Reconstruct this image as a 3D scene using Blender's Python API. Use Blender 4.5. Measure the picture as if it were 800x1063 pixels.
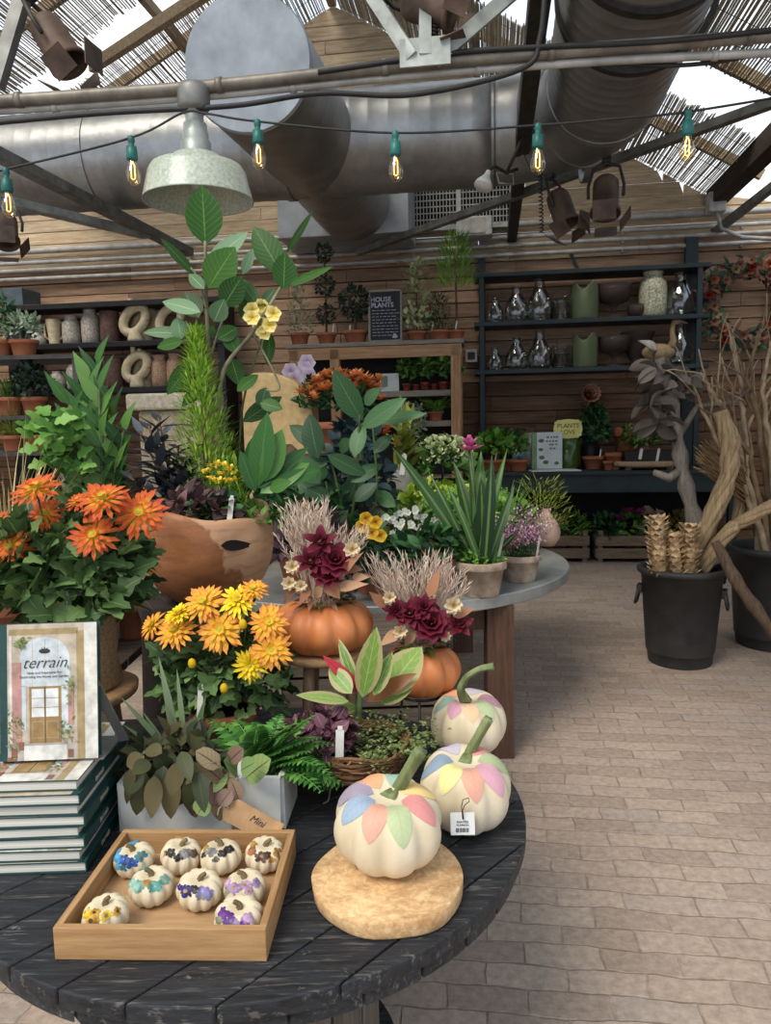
import bpy, math, random
from math import sin, cos, pi, radians, sqrt, atan2
from mathutils import Vector as V, Matrix, noise
R = random.Random(11)
for o in list(bpy.data.objects): bpy.data.objects.remove(o)
SC = bpy.context.scene
COL = SC.collection
# ---------------------------------------------------------------- camera
F = 780.0; H = 1.5; PITCH = 6.7; ROLL = -1.2
cam_d = bpy.data.cameras.new('camera'); cam = bpy.data.objects.new('camera', cam_d); COL.objects.link(cam)
cam_d.sensor_fit = 'HORIZONTAL'; cam_d.sensor_width = 36; cam_d.lens = 36*F/800
cam_d.clip_start = .05; cam_d.clip_end = 200
MC = Matrix.Rotation(radians(90-PITCH), 3, 'X') @ Matrix.Rotation(radians(ROLL), 3, 'Z')
cam.matrix_world = Matrix.Translation((0, 0, H)) @ MC.to_4x4()
SC.camera = cam
# ---------------------------------------------------------------- world, sun, exposure
SC.view_settings.view_transform = 'Standard'; SC.view_settings.look = 'None'
SC.view_settings.gamma = 1; SC.view_settings.use_curve_mapping = False
SC.view_settings.exposure = EXPO = 0.0
W = bpy.data.worlds.new('sky'); SC.world = W; W.use_nodes = True
nt = W.node_tree; nt.nodes.clear()
wo = nt.nodes.new('ShaderNodeOutputWorld'); bg = nt.nodes.new('ShaderNodeBackground')
tc = nt.nodes.new('ShaderNodeTexCoord'); nz = nt.nodes.new('ShaderNodeTexNoise'); cr = nt.nodes.new('ShaderNodeValToRGB')
nz.inputs['Scale'].default_value = 2.2; nz.inputs['Detail'].default_value = 6
cr.color_ramp.elements[0].position = .40; cr.color_ramp.elements[0].color = (.50, .68, .93, 1)
cr.color_ramp.elements[1].position = .58; cr.color_ramp.elements[1].color = (.93, .96, 1, 1)
nt.links.new(tc.outputs['Generated'], nz.inputs['Vector']); nt.links.new(nz.outputs['Fac'], cr.inputs['Fac'])
nt.links.new(cr.outputs['Color'], bg.inputs['Color']); nt.links.new(bg.outputs['Background'], wo.inputs['Surface'])
bg.inputs['Strength'].default_value = 1.42
sun_d = bpy.data.lights.new('sun', 'SUN'); sun = bpy.data.objects.new('sun', sun_d); COL.objects.link(sun)
sun_d.energy = 3.2; sun_d.angle = radians(28); sun_d.color = (1, .94, .84)
sun.rotation_euler = (V((.42, .55, -.85))).to_track_quat('-Z', 'Y').to_euler()
# ---------------------------------------------------------------- picture rays -> places
def ray(px, py): return (MC @ V(((px-400)/F, -(py-531.5)/F, -1))).normalized()
CAM = V((0, 0, H))
def at(px, py, Y):
    d = ray(px, py); return CAM + d*(Y/d.y)
def atz(px, py, z):
    d = ray(px, py); return CAM + d*((z-H)/d.z)
TH = radians(8.0); UX = V((cos(TH), -sin(TH), 0)); VX = V((sin(TH), cos(TH), 0)); BRZ = -TH
def B(u, v, z): return UX*u + VX*v + V((0, 0, z))
def pw(px, py, v):
    d = ray(px, py); P = CAM + d*(v/d.dot(VX)); return P.dot(UX), P.z
# ---------------------------------------------------------------- mesh building
class MB:
    def __init__(s): s.v=[]; s.f=[]; s.m=[]; s.sm=[]; s.uv={}
    def add(s, vs, fs, m=0, sm=True, uvs=None):
        b=len(s.v); s.v += [tuple(p) for p in vs]
        for f in fs: s.f.append(tuple(i+b for i in f)); s.m.append(m); s.sm.append(sm)
        if uvs:
            for i,u in enumerate(uvs): s.uv[b+i]=u
        return s
    def box(s, c, size, rot=None, m=0, taper=1.0):
        hx,hy,hz=[q/2 for q in size]; c=V(c); vs=[]
        for z in (-hz,hz):
            k = taper if z<0 else 1
            for x,y in ((-hx,-hy),(hx,-hy),(hx,hy),(-hx,hy)):
                p=V((x*k,y*k,z))
                if rot is not None: p = rot @ p
                vs.append(c+p)
        return s.add(vs,[(3,2,1,0),(4,5,6,7),(0,1,5,4),(1,2,6,5),(2,3,7,6),(3,0,4,7)],m,False)
    def tube(s, pts, r, n=8, m=0, cap=True, sm=True, squash=1.0, up=None):
        pts=[V(p) for p in pts]; k=len(pts)
        rs = r if isinstance(r,(list,tuple)) else [r]*k
        t0=(pts[1]-pts[0]).normalized()
        a=up if up is not None else (V((0,0,1)) if abs(t0.z)<.9 else V((1,0,0)))
        a=(a-t0*a.dot(t0)).normalized(); vs=[]
        for i,p in enumerate(pts):
            t=(pts[min(i+1,k-1)]-pts[max(i-1,0)]).normalized()
            a=(a-t*a.dot(t))
            a=a.normalized() if a.length>1e-6 else t.orthogonal().normalized()
            b=t.cross(a)
            for j in range(n):
                g=2*pi*j/n; vs.append(p+a*(cos(g)*rs[i]*squash)+b*(sin(g)*rs[i]))
        fs=[(i*n+j,i*n+(j+1)%n,(i+1)*n+(j+1)%n,(i+1)*n+j) for i in range(k-1) for j in range(n)]
        if cap: fs += [tuple(range(n-1,-1,-1)), tuple(range((k-1)*n,k*n))]
        return s.add(vs,fs,m,sm)
    def bar(s, p, q, w, h, m=0, up=None):
        p=V(p); q=V(q); t=(q-p).normalized(); a=V(up) if up is not None else (V((0,0,1)) if abs(t.z)<.9 else V((0,1,0)))
        a=(a-t*a.dot(t)).normalized(); b=t.cross(a); vs=[]
        for c in (p,q):
            for x,y in ((-1,-1),(1,-1),(1,1),(-1,1)): vs.append(c+b*(x*w/2)+a*(y*h/2))
        return s.add(vs,[(3,2,1,0),(4,5,6,7),(0,1,5,4),(1,2,6,5),(2,3,7,6),(3,0,4,7)],m,False)
    def lathe(s, prof, n=32, c=(0,0,0), m=0, sm=True, rib=0, ribn=0, sx=1, sy=1, wob=0):
        c=V(c); vs=[]
        for (r,z) in prof:
            for j in range(n):
                g=2*pi*j/n; rr=r*(1+(rib*cos(ribn*g) if ribn else 0))
                if wob: rr*=1+wob*noise.noise(V((cos(g)*1.5,sin(g)*1.5,z*9)))
                vs.append(c+V((cos(g)*rr*sx,sin(g)*rr*sy,z)))
        k=len(prof)
        fs=[(i*n+j,i*n+(j+1)%n,(i+1)*n+(j+1)%n,(i+1)*n+j) for i in range(k-1) for j in range(n)]
        return s.add(vs,fs,m,sm)
    def blob(s, c, rad, n=10, k=7, m=0, wob=0, rot=None, seed=0):
        c=V(c); rx,ry,rz=rad if isinstance(rad,(tuple,list)) else (rad,)*3; vs=[]
        for i in range(k+1):
            a=pi*i/k
            for j in range(n):
                g=2*pi*j/n; d=V((sin(a)*cos(g),sin(a)*sin(g),-cos(a)))
                q=1+(wob*noise.noise(d*2+V((seed,seed*.7,0))) if wob else 0)
                p=V((d.x*rx,d.y*ry,d.z*rz))*q
                if rot is not None: p=rot@p
                vs.append(c+p)
        fs=[(i*n+j,i*n+(j+1)%n,(i+1)*n+(j+1)%n,(i+1)*n+j) for i in range(k) for j in range(n)]
        return s.add(vs,fs,m)
    def leaf(s, p, d, n, L, W, shape='ov', droop=.3, fold=.2, m=0, nl=6, wave=0):
        p=V(p); d=V(d).normalized(); n=V(n); n=n-d*n.dot(d)
        n = n.normalized() if n.length>1e-4 else d.orthogonal().normalized()
        sd=d.cross(n); vs=[]; uv=[]; q=p.copy(); dt=L/nl
        for i in range(nl+1):
            t=i/nl; w=W/2*SHAPES[shape](t)
            ang=droop*t; dd=d*cos(ang)-n*sin(ang); nn=n*cos(ang)+d*sin(ang)
            wv=nn*(wave*W*sin(t*14+len(s.v)))
            vs += [q-sd*w+nn*(fold*w)+wv, q, q+sd*w+nn*(fold*w)-wv]; uv += [(0,t),(.5,t),(1,t)]
            q=q+dd*dt
        fs=[]
        for i in range(nl):
            b=i*3; fs += [(b,b+1,b+4,b+3),(b+1,b+2,b+5,b+4)]
        return s.add(vs,fs,m,True,uv)
    def build(s, name, mats, parent=None, loc=None, rz=None, bevel=0, subd=0, solid=0):
        me=bpy.data.meshes.new(name); me.from_pydata(s.v,[],s.f)
        for q in (mats if isinstance(mats,(list,tuple)) else [mats]): me.materials.append(q)
        me.polygons.foreach_set('material_index',s.m); me.polygons.foreach_set('use_smooth',s.sm)
        if s.uv:
            ul=me.uv_layers.new(name='UVMap'); vi=[0]*len(me.loops); me.loops.foreach_get('vertex_index',vi)
            fl=[]
            for i in vi: fl += s.uv.get(i,(.5,.5))
            ul.data.foreach_set('uv',fl)
        me.update()
        o=bpy.data.objects.new(name,me); COL.objects.link(o)
        if parent: o.parent=parent
        if loc is not None: o.location=loc
        if rz is not None: o.rotation_euler=(0,0,rz)
        if solid: md=o.modifiers.new('s','SOLIDIFY'); md.thickness=solid; md.offset=0
        if bevel: md=o.modifiers.new('b','BEVEL'); md.width=bevel; md.segments=2; md.limit_method='ANGLE'
        if subd: md=o.modifiers.new('u','SUBSURF'); md.levels=subd; md.render_levels=subd
        return o
SHAPES = {
 'ov': lambda t: max(.02, sin(pi*min(1,t**.85))**.8) if t<1 else .0,
 'lance': lambda t: max(.03, sin(pi*t**.6)**1.1) if t<1 else 0,
 'strap': lambda t: (.75+.25*min(1,t*4))*min(1,(1-t)*2.6)**.8,
 'petal': lambda t: (.35+.65*min(1,t*1.5))*(1 if t<.75 else sqrt(max(0,1-((t-.75)/.25)**2))),
 'heart': lambda t: (min(1,.45+2.6*t) if t<.22 else 1)*(1-max(0,(t-.22)/.78)**1.6) ,
 'obov': lambda t: max(.05, (t**.8)*1.25)*(1 if t<.7 else sqrt(max(0,1-((t-.7)/.3)**2))),
 'oak': lambda t: max(.05,sin(pi*min(1,t**.8)))*(1+.35*sin(t*16)) if t<1 else 0,
 'rnd': lambda t: max(.05, sqrt(max(0,1-(2*t-1)**2))),
}
def tag(o,label,cat,group=None):
    o['label']=label; o['category']=cat
    if group: o['group']=group
    return o
def thing(name,label,cat,loc=(0,0,0),rz=0,group=None):
    o=bpy.data.objects.new(name,None); COL.objects.link(o); o.location=loc; o.rotation_euler=(0,0,rz); o.empty_display_size=.05
    return tag(o,label,cat,group)
def struct(o): o['kind']='structure'; return o
def dup(root,loc,rz=None,label=None,group=None,scale=None):
    r=root.copy(); COL.objects.link(r); r.location=loc
    if rz is not None: r.rotation_euler=(r.rotation_euler[0],r.rotation_euler[1],rz)
    if label: r['label']=label
    if group: r['group']=group
    if scale: r.scale=(scale,)*3 if not isinstance(scale,tuple) else scale
    for ch in list(root.children):
        c=ch.copy(); COL.objects.link(c); c.parent=r
        for g in ch.children:
            d=g.copy(); COL.objects.link(d); d.parent=c
    return r
# ---------------------------------------------------------------- materials
MATS={}
def lin(c): return tuple(((x/12.92) if x<=.04045 else ((x+.055)/1.055)**2.4) for x in c[:3])+(1,)
def hx(h): return tuple(int(h[i:i+2],16)/255 for i in (0,2,4))
class NT:
    def __init__(s,name):
        s.mat=bpy.data.materials.new(name); s.mat.use_nodes=True; s.t=s.mat.node_tree; s.t.nodes.clear()
        s.out=s.n('OutputMaterial'); s.p=s.n('BsdfPrincipled'); s.l(s.p.outputs[0],s.out.inputs['Surface'])
    def n(s,t,**k):
        q=s.t.nodes.new('ShaderNode'+t)
        for a,b in k.items(): setattr(q,a,b)
        return q
    def l(s,a,b): s.t.links.new(a,b)
    def ramp(s,src,stops,interp='LINEAR'):
        c=s.n('ValToRGB'); c.color_ramp.interpolation=interp; e=c.color_ramp.elements
        while len(e)<len(stops): e.new(.5)
        for i,(p,col) in enumerate(stops): e[i].position=p; e[i].color=lin(col)
        s.l(src,c.inputs[0]); return c.outputs[0]
    def noise(s,scale,detail=4,coord='Object',stretch=None,rough=.55,rot=None):
        tc=s.n('TexCoord'); z=s.n('TexNoise'); z.inputs['Scale'].default_value=scale; z.inputs['Detail'].default_value=detail; z.inputs['Roughness'].default_value=rough
        if stretch or rot:
            mp=s.n('Mapping'); mp.inputs['Scale'].default_value=stretch or (1,1,1)
            if rot: mp.inputs['Rotation'].default_value=rot
            s.l(tc.outputs[coord],mp.inputs[0]); s.l(mp.outputs[0],z.inputs['Vector'])
        else: s.l(tc.outputs[coord],z.inputs['Vector'])
        return z.outputs['Fac']
    def mix(s,fac,a,b,mode='MIX'):
        q=s.n('Mix',data_type='RGBA',blend_type=mode)
        if isinstance(fac,(int,float)): q.inputs[0].default_value=fac
        else: s.l(fac,q.inputs[0])
        for i,x in ((6,a),(7,b)):
            if isinstance(x,tuple): q.inputs[i].default_value=lin(x)
            else: s.l(x,q.inputs[i])
        return q.outputs[2]
    def math(s,op,a,b=0.,c=0.):
        q=s.n('Math',operation=op)
        for i,x in enumerate((a,b,c)):
            if isinstance(x,(int,float)): q.inputs[i].default_value=x
            else: s.l(x,q.inputs[i])
        return q.outputs[0]
    def col(s,c):
        if isinstance(c,tuple): s.p.inputs['Base Color'].default_value=lin(c)
        else: s.l(c,s.p.inputs['Base Color'])
    def bump(s,src,st=.3,dist=.01):
        b=s.n('Bump'); b.inputs['Strength'].default_value=st; b.inputs['Distance'].default_value=dist
        s.l(src,b.inputs['Height']); s.l(b.outputs[0],s.p.inputs['Normal'])
    def isl(s): return s.n('NewGeometry').outputs['Random Per Island']
    def set(s,rough=.5,metal=0,spec=.5):
        s.p.inputs['Roughness'].default_value=rough; s.p.inputs['Metallic'].default_value=metal; s.p.inputs['Specular IOR Level'].default_value=spec
        return s.mat
def plain(name,c,rough=.5,metal=0,var=.12,scale=12,bump=0,spec=.4,c2=None,stretch=None,detail=4):
    """painted, ceramic or metal surface whose colour wanders a little"""
    if name in MATS: return MATS[name]
    t=NT(name); f=t.noise(scale,detail,stretch=stretch)
    d=c2 or tuple(max(0,x*(1-2.2*var)) for x in c)
    t.col(t.ramp(f,[(.3,d),(.7,c)]))
    if bump: t.bump(f,bump)
    MATS[name]=t.set(rough,metal,spec); return MATS[name]
def wood(name,c1,c2,axis=0,rough=.65,scale=6,isl=.6,bump=.25,dark=None):
    """grain stretched along an axis, with a tone of its own for each board"""
    if name in MATS: return MATS[name]
    t=NT(name); st=[9,9,9]; st[axis]=.7
    f=t.noise(scale,6,stretch=tuple(st),rough=.7)
    base=t.ramp(f,[(.32,c1),(.68,c2)])
    if isl:
        v=t.ramp(t.isl(),[(0,tuple([.5]*3)),(1,tuple([1.]*3))]); base=t.mix(isl,base,v,'MULTIPLY')
    g=t.noise(1.7,3); base=t.mix(t.math('MULTIPLY',g,.35),base,dark or tuple(x*.5 for x in c1))
    t.col(base); t.bump(f,bump,.004); MATS[name]=t.set(rough,0,.25); return MATS[name]
def leafm(name,c1,c2,c3=None,rough=.45,vein=None,vw=.05,trans=.14,side=0,spec=.22,edge=None,vs=.55):
    """leaf colours vary from leaf to leaf; optional midrib and side veins along the leaf's own length"""
    if name in MATS: return MATS[name]
    t=NT(name); stops=[(0,c1),(1,c2)] if c3 is None else [(0,c1),(.55,c2),(1,c3)]
    c=t.ramp(t.isl(),stops)
    if vein or edge:
        tc=t.n('TexCoord'); sp=t.n('SeparateXYZ'); t.l(tc.outputs['UV'],sp.inputs[0])
        a=t.math('ABSOLUTE',t.math('SUBTRACT',sp.outputs[0],.5))
        if vein:
            m=t.math('LESS_THAN',a,vw)
            if side:
                w=t.math('FRACT',t.math('MULTIPLY',t.math('SUBTRACT',sp.outputs[1],t.math('MULTIPLY',a,.5)),side))
                m=t.math('MAXIMUM',m,t.math('MULTIPLY',t.math('LESS_THAN',w,.13),.45))
            c=t.mix(t.math('MULTIPLY',m,vs),c,vein)
        if edge:
            c=t.mix(t.math('GREATER_THAN',t.math('ADD',a,t.math('MULTIPLY',t.noise(30,2),.32)),.455),c,edge)
    t.col(c); t.set(rough,0,spec)
    if trans:
        tr=t.n('BsdfTranslucent'); mx=t.n('MixShader'); mx.inputs[0].default_value=trans
        if isinstance(c,tuple): tr.inputs[0].default_value=lin(c)
        else: t.l(c,tr.inputs[0])
        t.l(t.p.outputs[0],mx.inputs[1]); t.l(tr.outputs[0],mx.inputs[2]); t.l(mx.outputs[0],t.out.inputs['Surface'])
    MATS[name]=t.mat; return t.mat
def petalm(name,stops,rough=.6,trans=.2):
    """petal colours run from base to tip"""
    if name in MATS: return MATS[name]
    t=NT(name); tc=t.n('TexCoord'); sp=t.n('SeparateXYZ'); t.l(tc.outputs['UV'],sp.inputs[0])
    f=t.math('ADD',sp.outputs[1],t.math('MULTIPLY',t.math('SUBTRACT',t.isl(),.5),.18))
    c=t.ramp(f,stops); t.col(c); t.set(rough,0,.2)
    tr=t.n('BsdfTranslucent'); mx=t.n('MixShader'); mx.inputs[0].default_value=trans; t.l(c,tr.inputs[0])
    t.l(t.p.outputs[0],mx.inputs[1]); t.l(tr.outputs[0],mx.inputs[2]); t.l(mx.outputs[0],t.out.inputs['Surface'])
    MATS[name]=t.mat; return t.mat
def frosted(name,c,alpha):
    t=NT(name); t.col(c); t.set(.15,0,.6); tr=t.n('BsdfTransparent'); tr.inputs[0].default_value=lin(tuple(.4+.6*x for x in c)); mx=t.n('MixShader'); mx.inputs[0].default_value=alpha
    t.l(tr.outputs[0],mx.inputs[1]); t.l(t.p.outputs[0],mx.inputs[2]); t.l(mx.outputs[0],t.out.inputs['Surface']); return t.mat
def glassm(name,c=(1,1,1),rough=.02,alpha=.75):
    if name in MATS: return MATS[name]
    t=NT(name); tr=t.n('BsdfTransparent'); tr.inputs[0].default_value=lin(c); gl=t.n('BsdfGlossy'); gl.inputs['Roughness'].default_value=rough
    fr=t.n('LayerWeight'); fr.inputs[0].default_value=.35; mx=t.n('MixShader')
    t.l(t.math('MINIMUM',t.math('ADD',t.math('MULTIPLY',fr.outputs['Facing'],.5),.06),1),mx.inputs[0])
    t.l(tr.outputs[0],mx.inputs[1]); t.l(gl.outputs[0],mx.inputs[2]); t.l(mx.outputs[0],t.out.inputs['Surface'])
    MATS[name]=t.mat; return t.mat
def text_mesh(txt,size,depth=.0006,shear=0,align='CENTER',bold=0):
    cu=bpy.data.curves.new('lettering','FONT'); cu.body=txt; cu.size=size; cu.extrude=depth; cu.shear=shear; cu.align_x=align; cu.align_y='CENTER'; cu.offset=bold; cu.resolution_u=3
    o=bpy.data.objects.new('lettering',cu); COL.objects.link(o); bpy.context.view_layer.update()
    dg=bpy.context.evaluated_depsgraph_get(); me=bpy.data.meshes.new_from_object(o.evaluated_get(dg))
    vs=[v.co.copy() for v in me.vertices]; fs=[tuple(p.vertices) for p in me.polygons]
    bpy.data.objects.remove(o); bpy.data.meshes.remove(me); bpy.data.curves.remove(cu)
    return vs,fs
def add_text(mb,txt,size,M,m=0,**k):
    vs,fs=text_mesh(txt,size,**k); mb.add([M@v for v in vs],fs,m,False)
def rnd(a,b): return R.uniform(a,b)
def dirv(az,el): return V((cos(az)*cos(el),sin(az)*cos(el),sin(el)))
UP=V((0,0,1))
def lerp(a,b,t): return a+(b-a)*t
# ================================================================ the building
WV=8.59                                                       # depth of the planked gable wall
apu,apz=pw(345,5,WV); eru,erz=pw(738,205,WV)
elu,elz=apu-4.9,erz-.25
# floor -----------------------------------------------------------
t=NT('brick_paving'); tc=t.n('TexCoord'); br=t.n('TexBrick'); nzv=t.n('TexNoise'); nzv.inputs['Scale'].default_value=6.5; nzv.inputs['Detail'].default_value=3
ad=t.n('VectorMath',operation='MULTIPLY_ADD'); t.l(tc.outputs['Object'],nzv.inputs['Vector']); t.l(nzv.outputs['Color'],ad.inputs[0]); ad.inputs[1].default_value=(.035,.045,0); t.l(tc.outputs['Object'],ad.inputs[2])
t.l(ad.outputs[0],br.inputs['Vector'])
br.inputs['Scale'].default_value=1; br.inputs['Brick Width'].default_value=.215; br.inputs['Row Height'].default_value=.09; br.inputs['Mortar Size'].default_value=.0045; br.inputs['Mortar Smooth'].default_value=.6; br.inputs['Bias'].default_value=-.1
br.inputs['Color1'].default_value=(0,0,0,1); br.inputs['Color2'].default_value=(1,1,1,1); br.inputs['Mortar'].default_value=(.5,.5,.5,1)
base=t.ramp(br.outputs['Color'],[(0,hx('a59384')),(.3,hx('b09d8d')),(.65,hx('b8a594')),(.92,hx('ab9d92')),(1,hx('cbb196'))])
n1=t.noise(2.2,4); n2=t.noise(38,5,rough=.7)
base=t.mix(t.math('MULTIPLY',n1,.3),base,hx('8d7a69')); base=t.mix(.55,base,t.ramp(n2,[(.3,(.62,.6,.58)),(.65,(1,1,1))]),'MULTIPLY')
st=t.noise(6,3,stretch=(1,2.2,1)); base=t.mix(t.ramp(st,[(.60,(0,0,0)),(.72,(.55,)*3)]),base,hx('6f6257'))
base=t.mix(t.math('MULTIPLY',br.outputs['Fac'],t.math('MULTIPLY',t.ramp(t.noise(7,4,rough=.7),[(.35,(.15,)*3),(.65,(1,)*3)]),.8)),base,hx('6d6054')); base=t.mix(t.ramp(t.noise(13,5,rough=.75),[(.58,(0,0,0)),(.72,(.45,)*3)]),base,hx('d0bfab')); t.col(base)
hgt=t.math('SUBTRACT',t.math('MULTIPLY',n2,.35),br.outputs['Fac']); t.bump(hgt,.55,.006)
FLOOR=t.set(.85,0,.2)
fm=MB(); fm.add([(-9,-5,0),(7,-5,0),(7,WV+.1,0),(-9,WV+.1,0)],[(0,1,2,3)],0,False)
struct(fm.build('floor',FLOOR,rz=BRZ))
# planked gable wall ------------------------------------------------
WOODHI=wood('daylit_weathered_plank',hx('bd9c76'),hx('f4deba'),0,.75,5,.5)  # weathered upper planks, lightened further for the daylight high on the wall
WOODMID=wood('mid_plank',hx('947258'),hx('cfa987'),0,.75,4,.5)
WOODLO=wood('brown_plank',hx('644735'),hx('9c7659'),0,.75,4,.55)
def roofz(u): return apz+(u-apu)*(erz-apz)/(eru-apu) if u>apu else apz+(apu-u)*(elz-apz)/(apu-elu)
wm=MB(); z=0.0
def ulim(zc):
    b=apu+(apz-zc)/(apz-erz)*(eru-apu) if zc>erz else 9
    a=apu-(apz-zc)/(apz-elz)*(apu-elu) if zc>elz else -9
    return a,b
while z<apz-.02:
    h=rnd(.125,.165); u=-6.2; z1=min(z+h-.013,apz-.005)
    while u<5.2:
        w=rnd(1.1,2.6); u1=min(5.2,u+w)
        (a0,b0),(a1,b1)=ulim(z),ulim(z1); dv=rnd(-.008,.008)
        q=[(max(u,a0),z),(min(u1-.006,b0),z),(min(u1-.006,b1),z1),(max(u,a1),z1)]
        if q[1][0]-q[0][0]>.03:
            if q[2][0]<q[3][0]:
                xx=max(q[0][0],min(q[1][0],(q[2][0] if q[0][0]>apu else q[3][0]))); q[2]=q[3]=(xx,min(z1,roofz(xx)))
            vs=[(x,WV+.005+dv,y) for x,y in q]+[(x,WV+.055,y) for x,y in q]
            mi=0 if z>3.3+rnd(-.1,.1) else 1 if z>2.0+rnd(-.2,.2) else 2  # tone by height: partly the boards' own colour, partly painted daylight
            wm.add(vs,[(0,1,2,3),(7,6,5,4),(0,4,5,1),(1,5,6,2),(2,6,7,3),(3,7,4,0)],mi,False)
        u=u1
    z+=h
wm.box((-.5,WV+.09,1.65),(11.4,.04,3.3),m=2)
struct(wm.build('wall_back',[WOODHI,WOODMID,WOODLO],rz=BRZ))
DKWALL=wood('light_blocking_board',hx('3d2f26'),hx('5c4738'),1,.8,3,.5)
for nm,u in (('wall_right_added',eru+1.35),('wall_left_added',elu-.4)):  # unseen side walls, added dark to keep out light from the sides
    m_=MB()
    for k in range(24): m_.box((u,WV/2+1.2,.075+k*.15),(.05,WV-2.4,.143))
    struct(m_.build(nm,DKWALL,rz=BRZ))
# roof ---------------------------------------------------------------
RAFT=wood('roof_timber',hx('8a7359'),hx('b9a282'),1,.8,5,.3)
DARKM=plain('dark_steel',hx('4a453f'),.55,.4,.25,14,.1,c2=hx('2f2b27'))
def slope_pt(side,s,v,off=0):
    e=(eru,erz) if side>0 else (elu,elz)
    return V((lerp(apu,e[0],s),v,lerp(apz,e[1],s)+off))
n_t=1
def trim(mb,mat,bevel=0):
    global n_t
    o=struct(mb.build('trim_%d'%n_t,mat,rz=BRZ,bevel=bevel)); n_t+=1; return o
for side in (1,-1):
    for v in (2.2,3.6,5.0,6.4,7.8):
        trim(MB().bar(slope_pt(side,0,v,.10),slope_pt(side,1.06,v,.10),.05,.09),RAFT)
trim(MB().bar((apu,.5,apz+.06),(apu,WV,apz+.06),.09,.16),RAFT)
trim(MB().bar((eru+.03,2.0,erz-.02),(eru+.03,WV,erz-.02),.16,.18),wood('eave_timber',hx('3a2f27'),hx('5a4a3c'),1,.8))
trim(MB().bar((elu,2.0,elz),(elu,WV,elz),.14,.16),RAFT)
REED=NT('split_reed'); REED.col(REED.ramp(REED.isl(),[(0,hx('5a5247')),(.5,hx('857c6e')),(1,hx('b0a898'))])); REED.set(.8,0,.1); _tr=REED.n('BsdfTranslucent'); _mx=REED.n('MixShader'); _mx.inputs[0].default_value=.5; _tr.inputs[0].default_value=lin(hx('b5aa98')); REED.l(REED.p.outputs[0],_mx.inputs[1]); REED.l(_tr.outputs[0],_mx.inputs[2]); REED.l(_mx.outputs[0],REED.out.inputs['Surface']); REED=REED.mat
def mat_strip(side,v0,v1,label,s0=.02,s1=1.0,step=.0038):
    m_=MB(); s=s0; rr=random.Random(int(v0*100)+side)
    while s<s1:
        a=v0+rr.uniform(-.05,.05); b=v1+rr.uniform(-.05,.05); off=.03+.02*sin(s*9)+rr.uniform(-.006,.006)
        p=slope_pt(side,s,a,off); q=slope_pt(side,s+rr.uniform(-.001,.001),b,off)
        m_.tube([p,(p+q)/2+V((0,0,rr.uniform(-.02,0))),q],rr.uniform(.006,.0105),4,cap=False,sm=False); s+=step*rr.uniform(.8,1.25)
    for k in range(5):
        v=lerp(v0,v1,(k+.5)/5); m_.tube([slope_pt(side,s0,v,.01),slope_pt(side,s1,v,.01)],.003,4,sm=False)
    tag(m_.build('reed_mat',REED,rz=BRZ),label,'roof matting')
for side,nm in ((-1,'lamp side'),(1,'bin side')):
    for k,(a,b,l) in enumerate(((2.0,3.25,'nearest the entrance'),(3.4,4.7,'over the painted pumpkins'),(4.95,6.9 if side<0 else 6.4,'above the metal duct'),(7.35 if side<0 else 7.1,WV+.12,'touching the planked gable'))):
        mat_strip(side,a,b,'split reed shade mat on the %s roof slope, %s'%(nm,l),s1=.64 if side<0 and k==3 else 1.0)  # last lamp-side mat stops short, out of view, to let daylight onto the wall
# ================================================================ tables
def clip_boards(mb,r,w,ang,z0,z1,gap=.004,m=0,c=(0,0)):
    k=int(r/w)+2
    for i in range(-k,k):
        a=max(-r+1e-4,i*w+gap/2); b=min(r-1e-4,(i+1)*w-gap/2)
        if b-a<.006: continue
        top=[]
        for j in range(9):
            y=lerp(a,b,j/8); top.append((sqrt(max(0,r*r-y*y)),y))
        pts=top+[(-x,y) for x,y in reversed(top)]
        ca,sa=cos(ang),sin(ang); pts=[(c[0]+x*ca-y*sa,c[1]+x*sa+y*ca) for x,y in pts]
        n=len(pts); vs=[(x,y,z0) for x,y in pts]+[(x,y,z1) for x,y in pts]
        mb.add(vs,[tuple(range(n-1,-1,-1)),tuple(range(n,2*n))]+[(i2,(i2+1)%n,n+(i2+1)%n,n+i2) for i2 in range(n)],m,False)
SPZ=.66; SPC=(-.295,1.59); SPR=.585
t=NT('black_stained_board'); A=radians(47)
f=t.noise(7,6,stretch=(1,14,8),rot=(0,0,-A),rough=.7); fine=t.noise(60,4,rough=.7)
c=t.ramp(f,[(.35,hx('191a1c')),(.62,hx('34363a')),(.78,hx('5a5b5c'))])
sc=t.noise(9,3,stretch=(1,16,5),rot=(0,0,-A),rough=.8); c=t.mix(t.ramp(sc,[(.575,(0,0,0)),(.66,(.6,)*3)]),c,hx('9d978c'))
ch=t.noise(26,5,rough=.75); c=t.mix(t.ramp(ch,[(.655,(0,0,0)),(.70,(.7,)*3)]),c,hx('a59c8d'))
c=t.mix(.5,c,t.ramp(t.isl(),[(0,(.55,)*3),(1,(1,)*3)]),'MULTIPLY'); t.col(c); t.bump(f,.4,.004)
BLACKW=t.set(.55,0,.35)
sp=thing('spool_table','round black-stained cable spool table with scuffed plank top','table',(SPC[0],SPC[1],0))
m_=MB(); clip_boards(m_,SPR,.105,A,SPZ-.03,SPZ); m_.build('tabletop',BLACKW,sp,bevel=.003)
m_=MB(); clip_boards(m_,SPR-.012,.105,A+pi/2,SPZ-.062,SPZ-.031); m_.build('under_layer',BLACKW,sp,bevel=.003)
GREYW=wood('grey_timber',hx('5f574d'),hx('8c8274'),2,.8,5,.5)
m_=MB()
for k in range(18):
    a=2*pi*k/18; m_.box((cos(a)*.24,sin(a)*.24,(SPZ-.06+.05)/2),(.03,.082,SPZ-.11),Matrix.Rotation(a,3,'Z'))
m_.build('drum',GREYW,sp)
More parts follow.
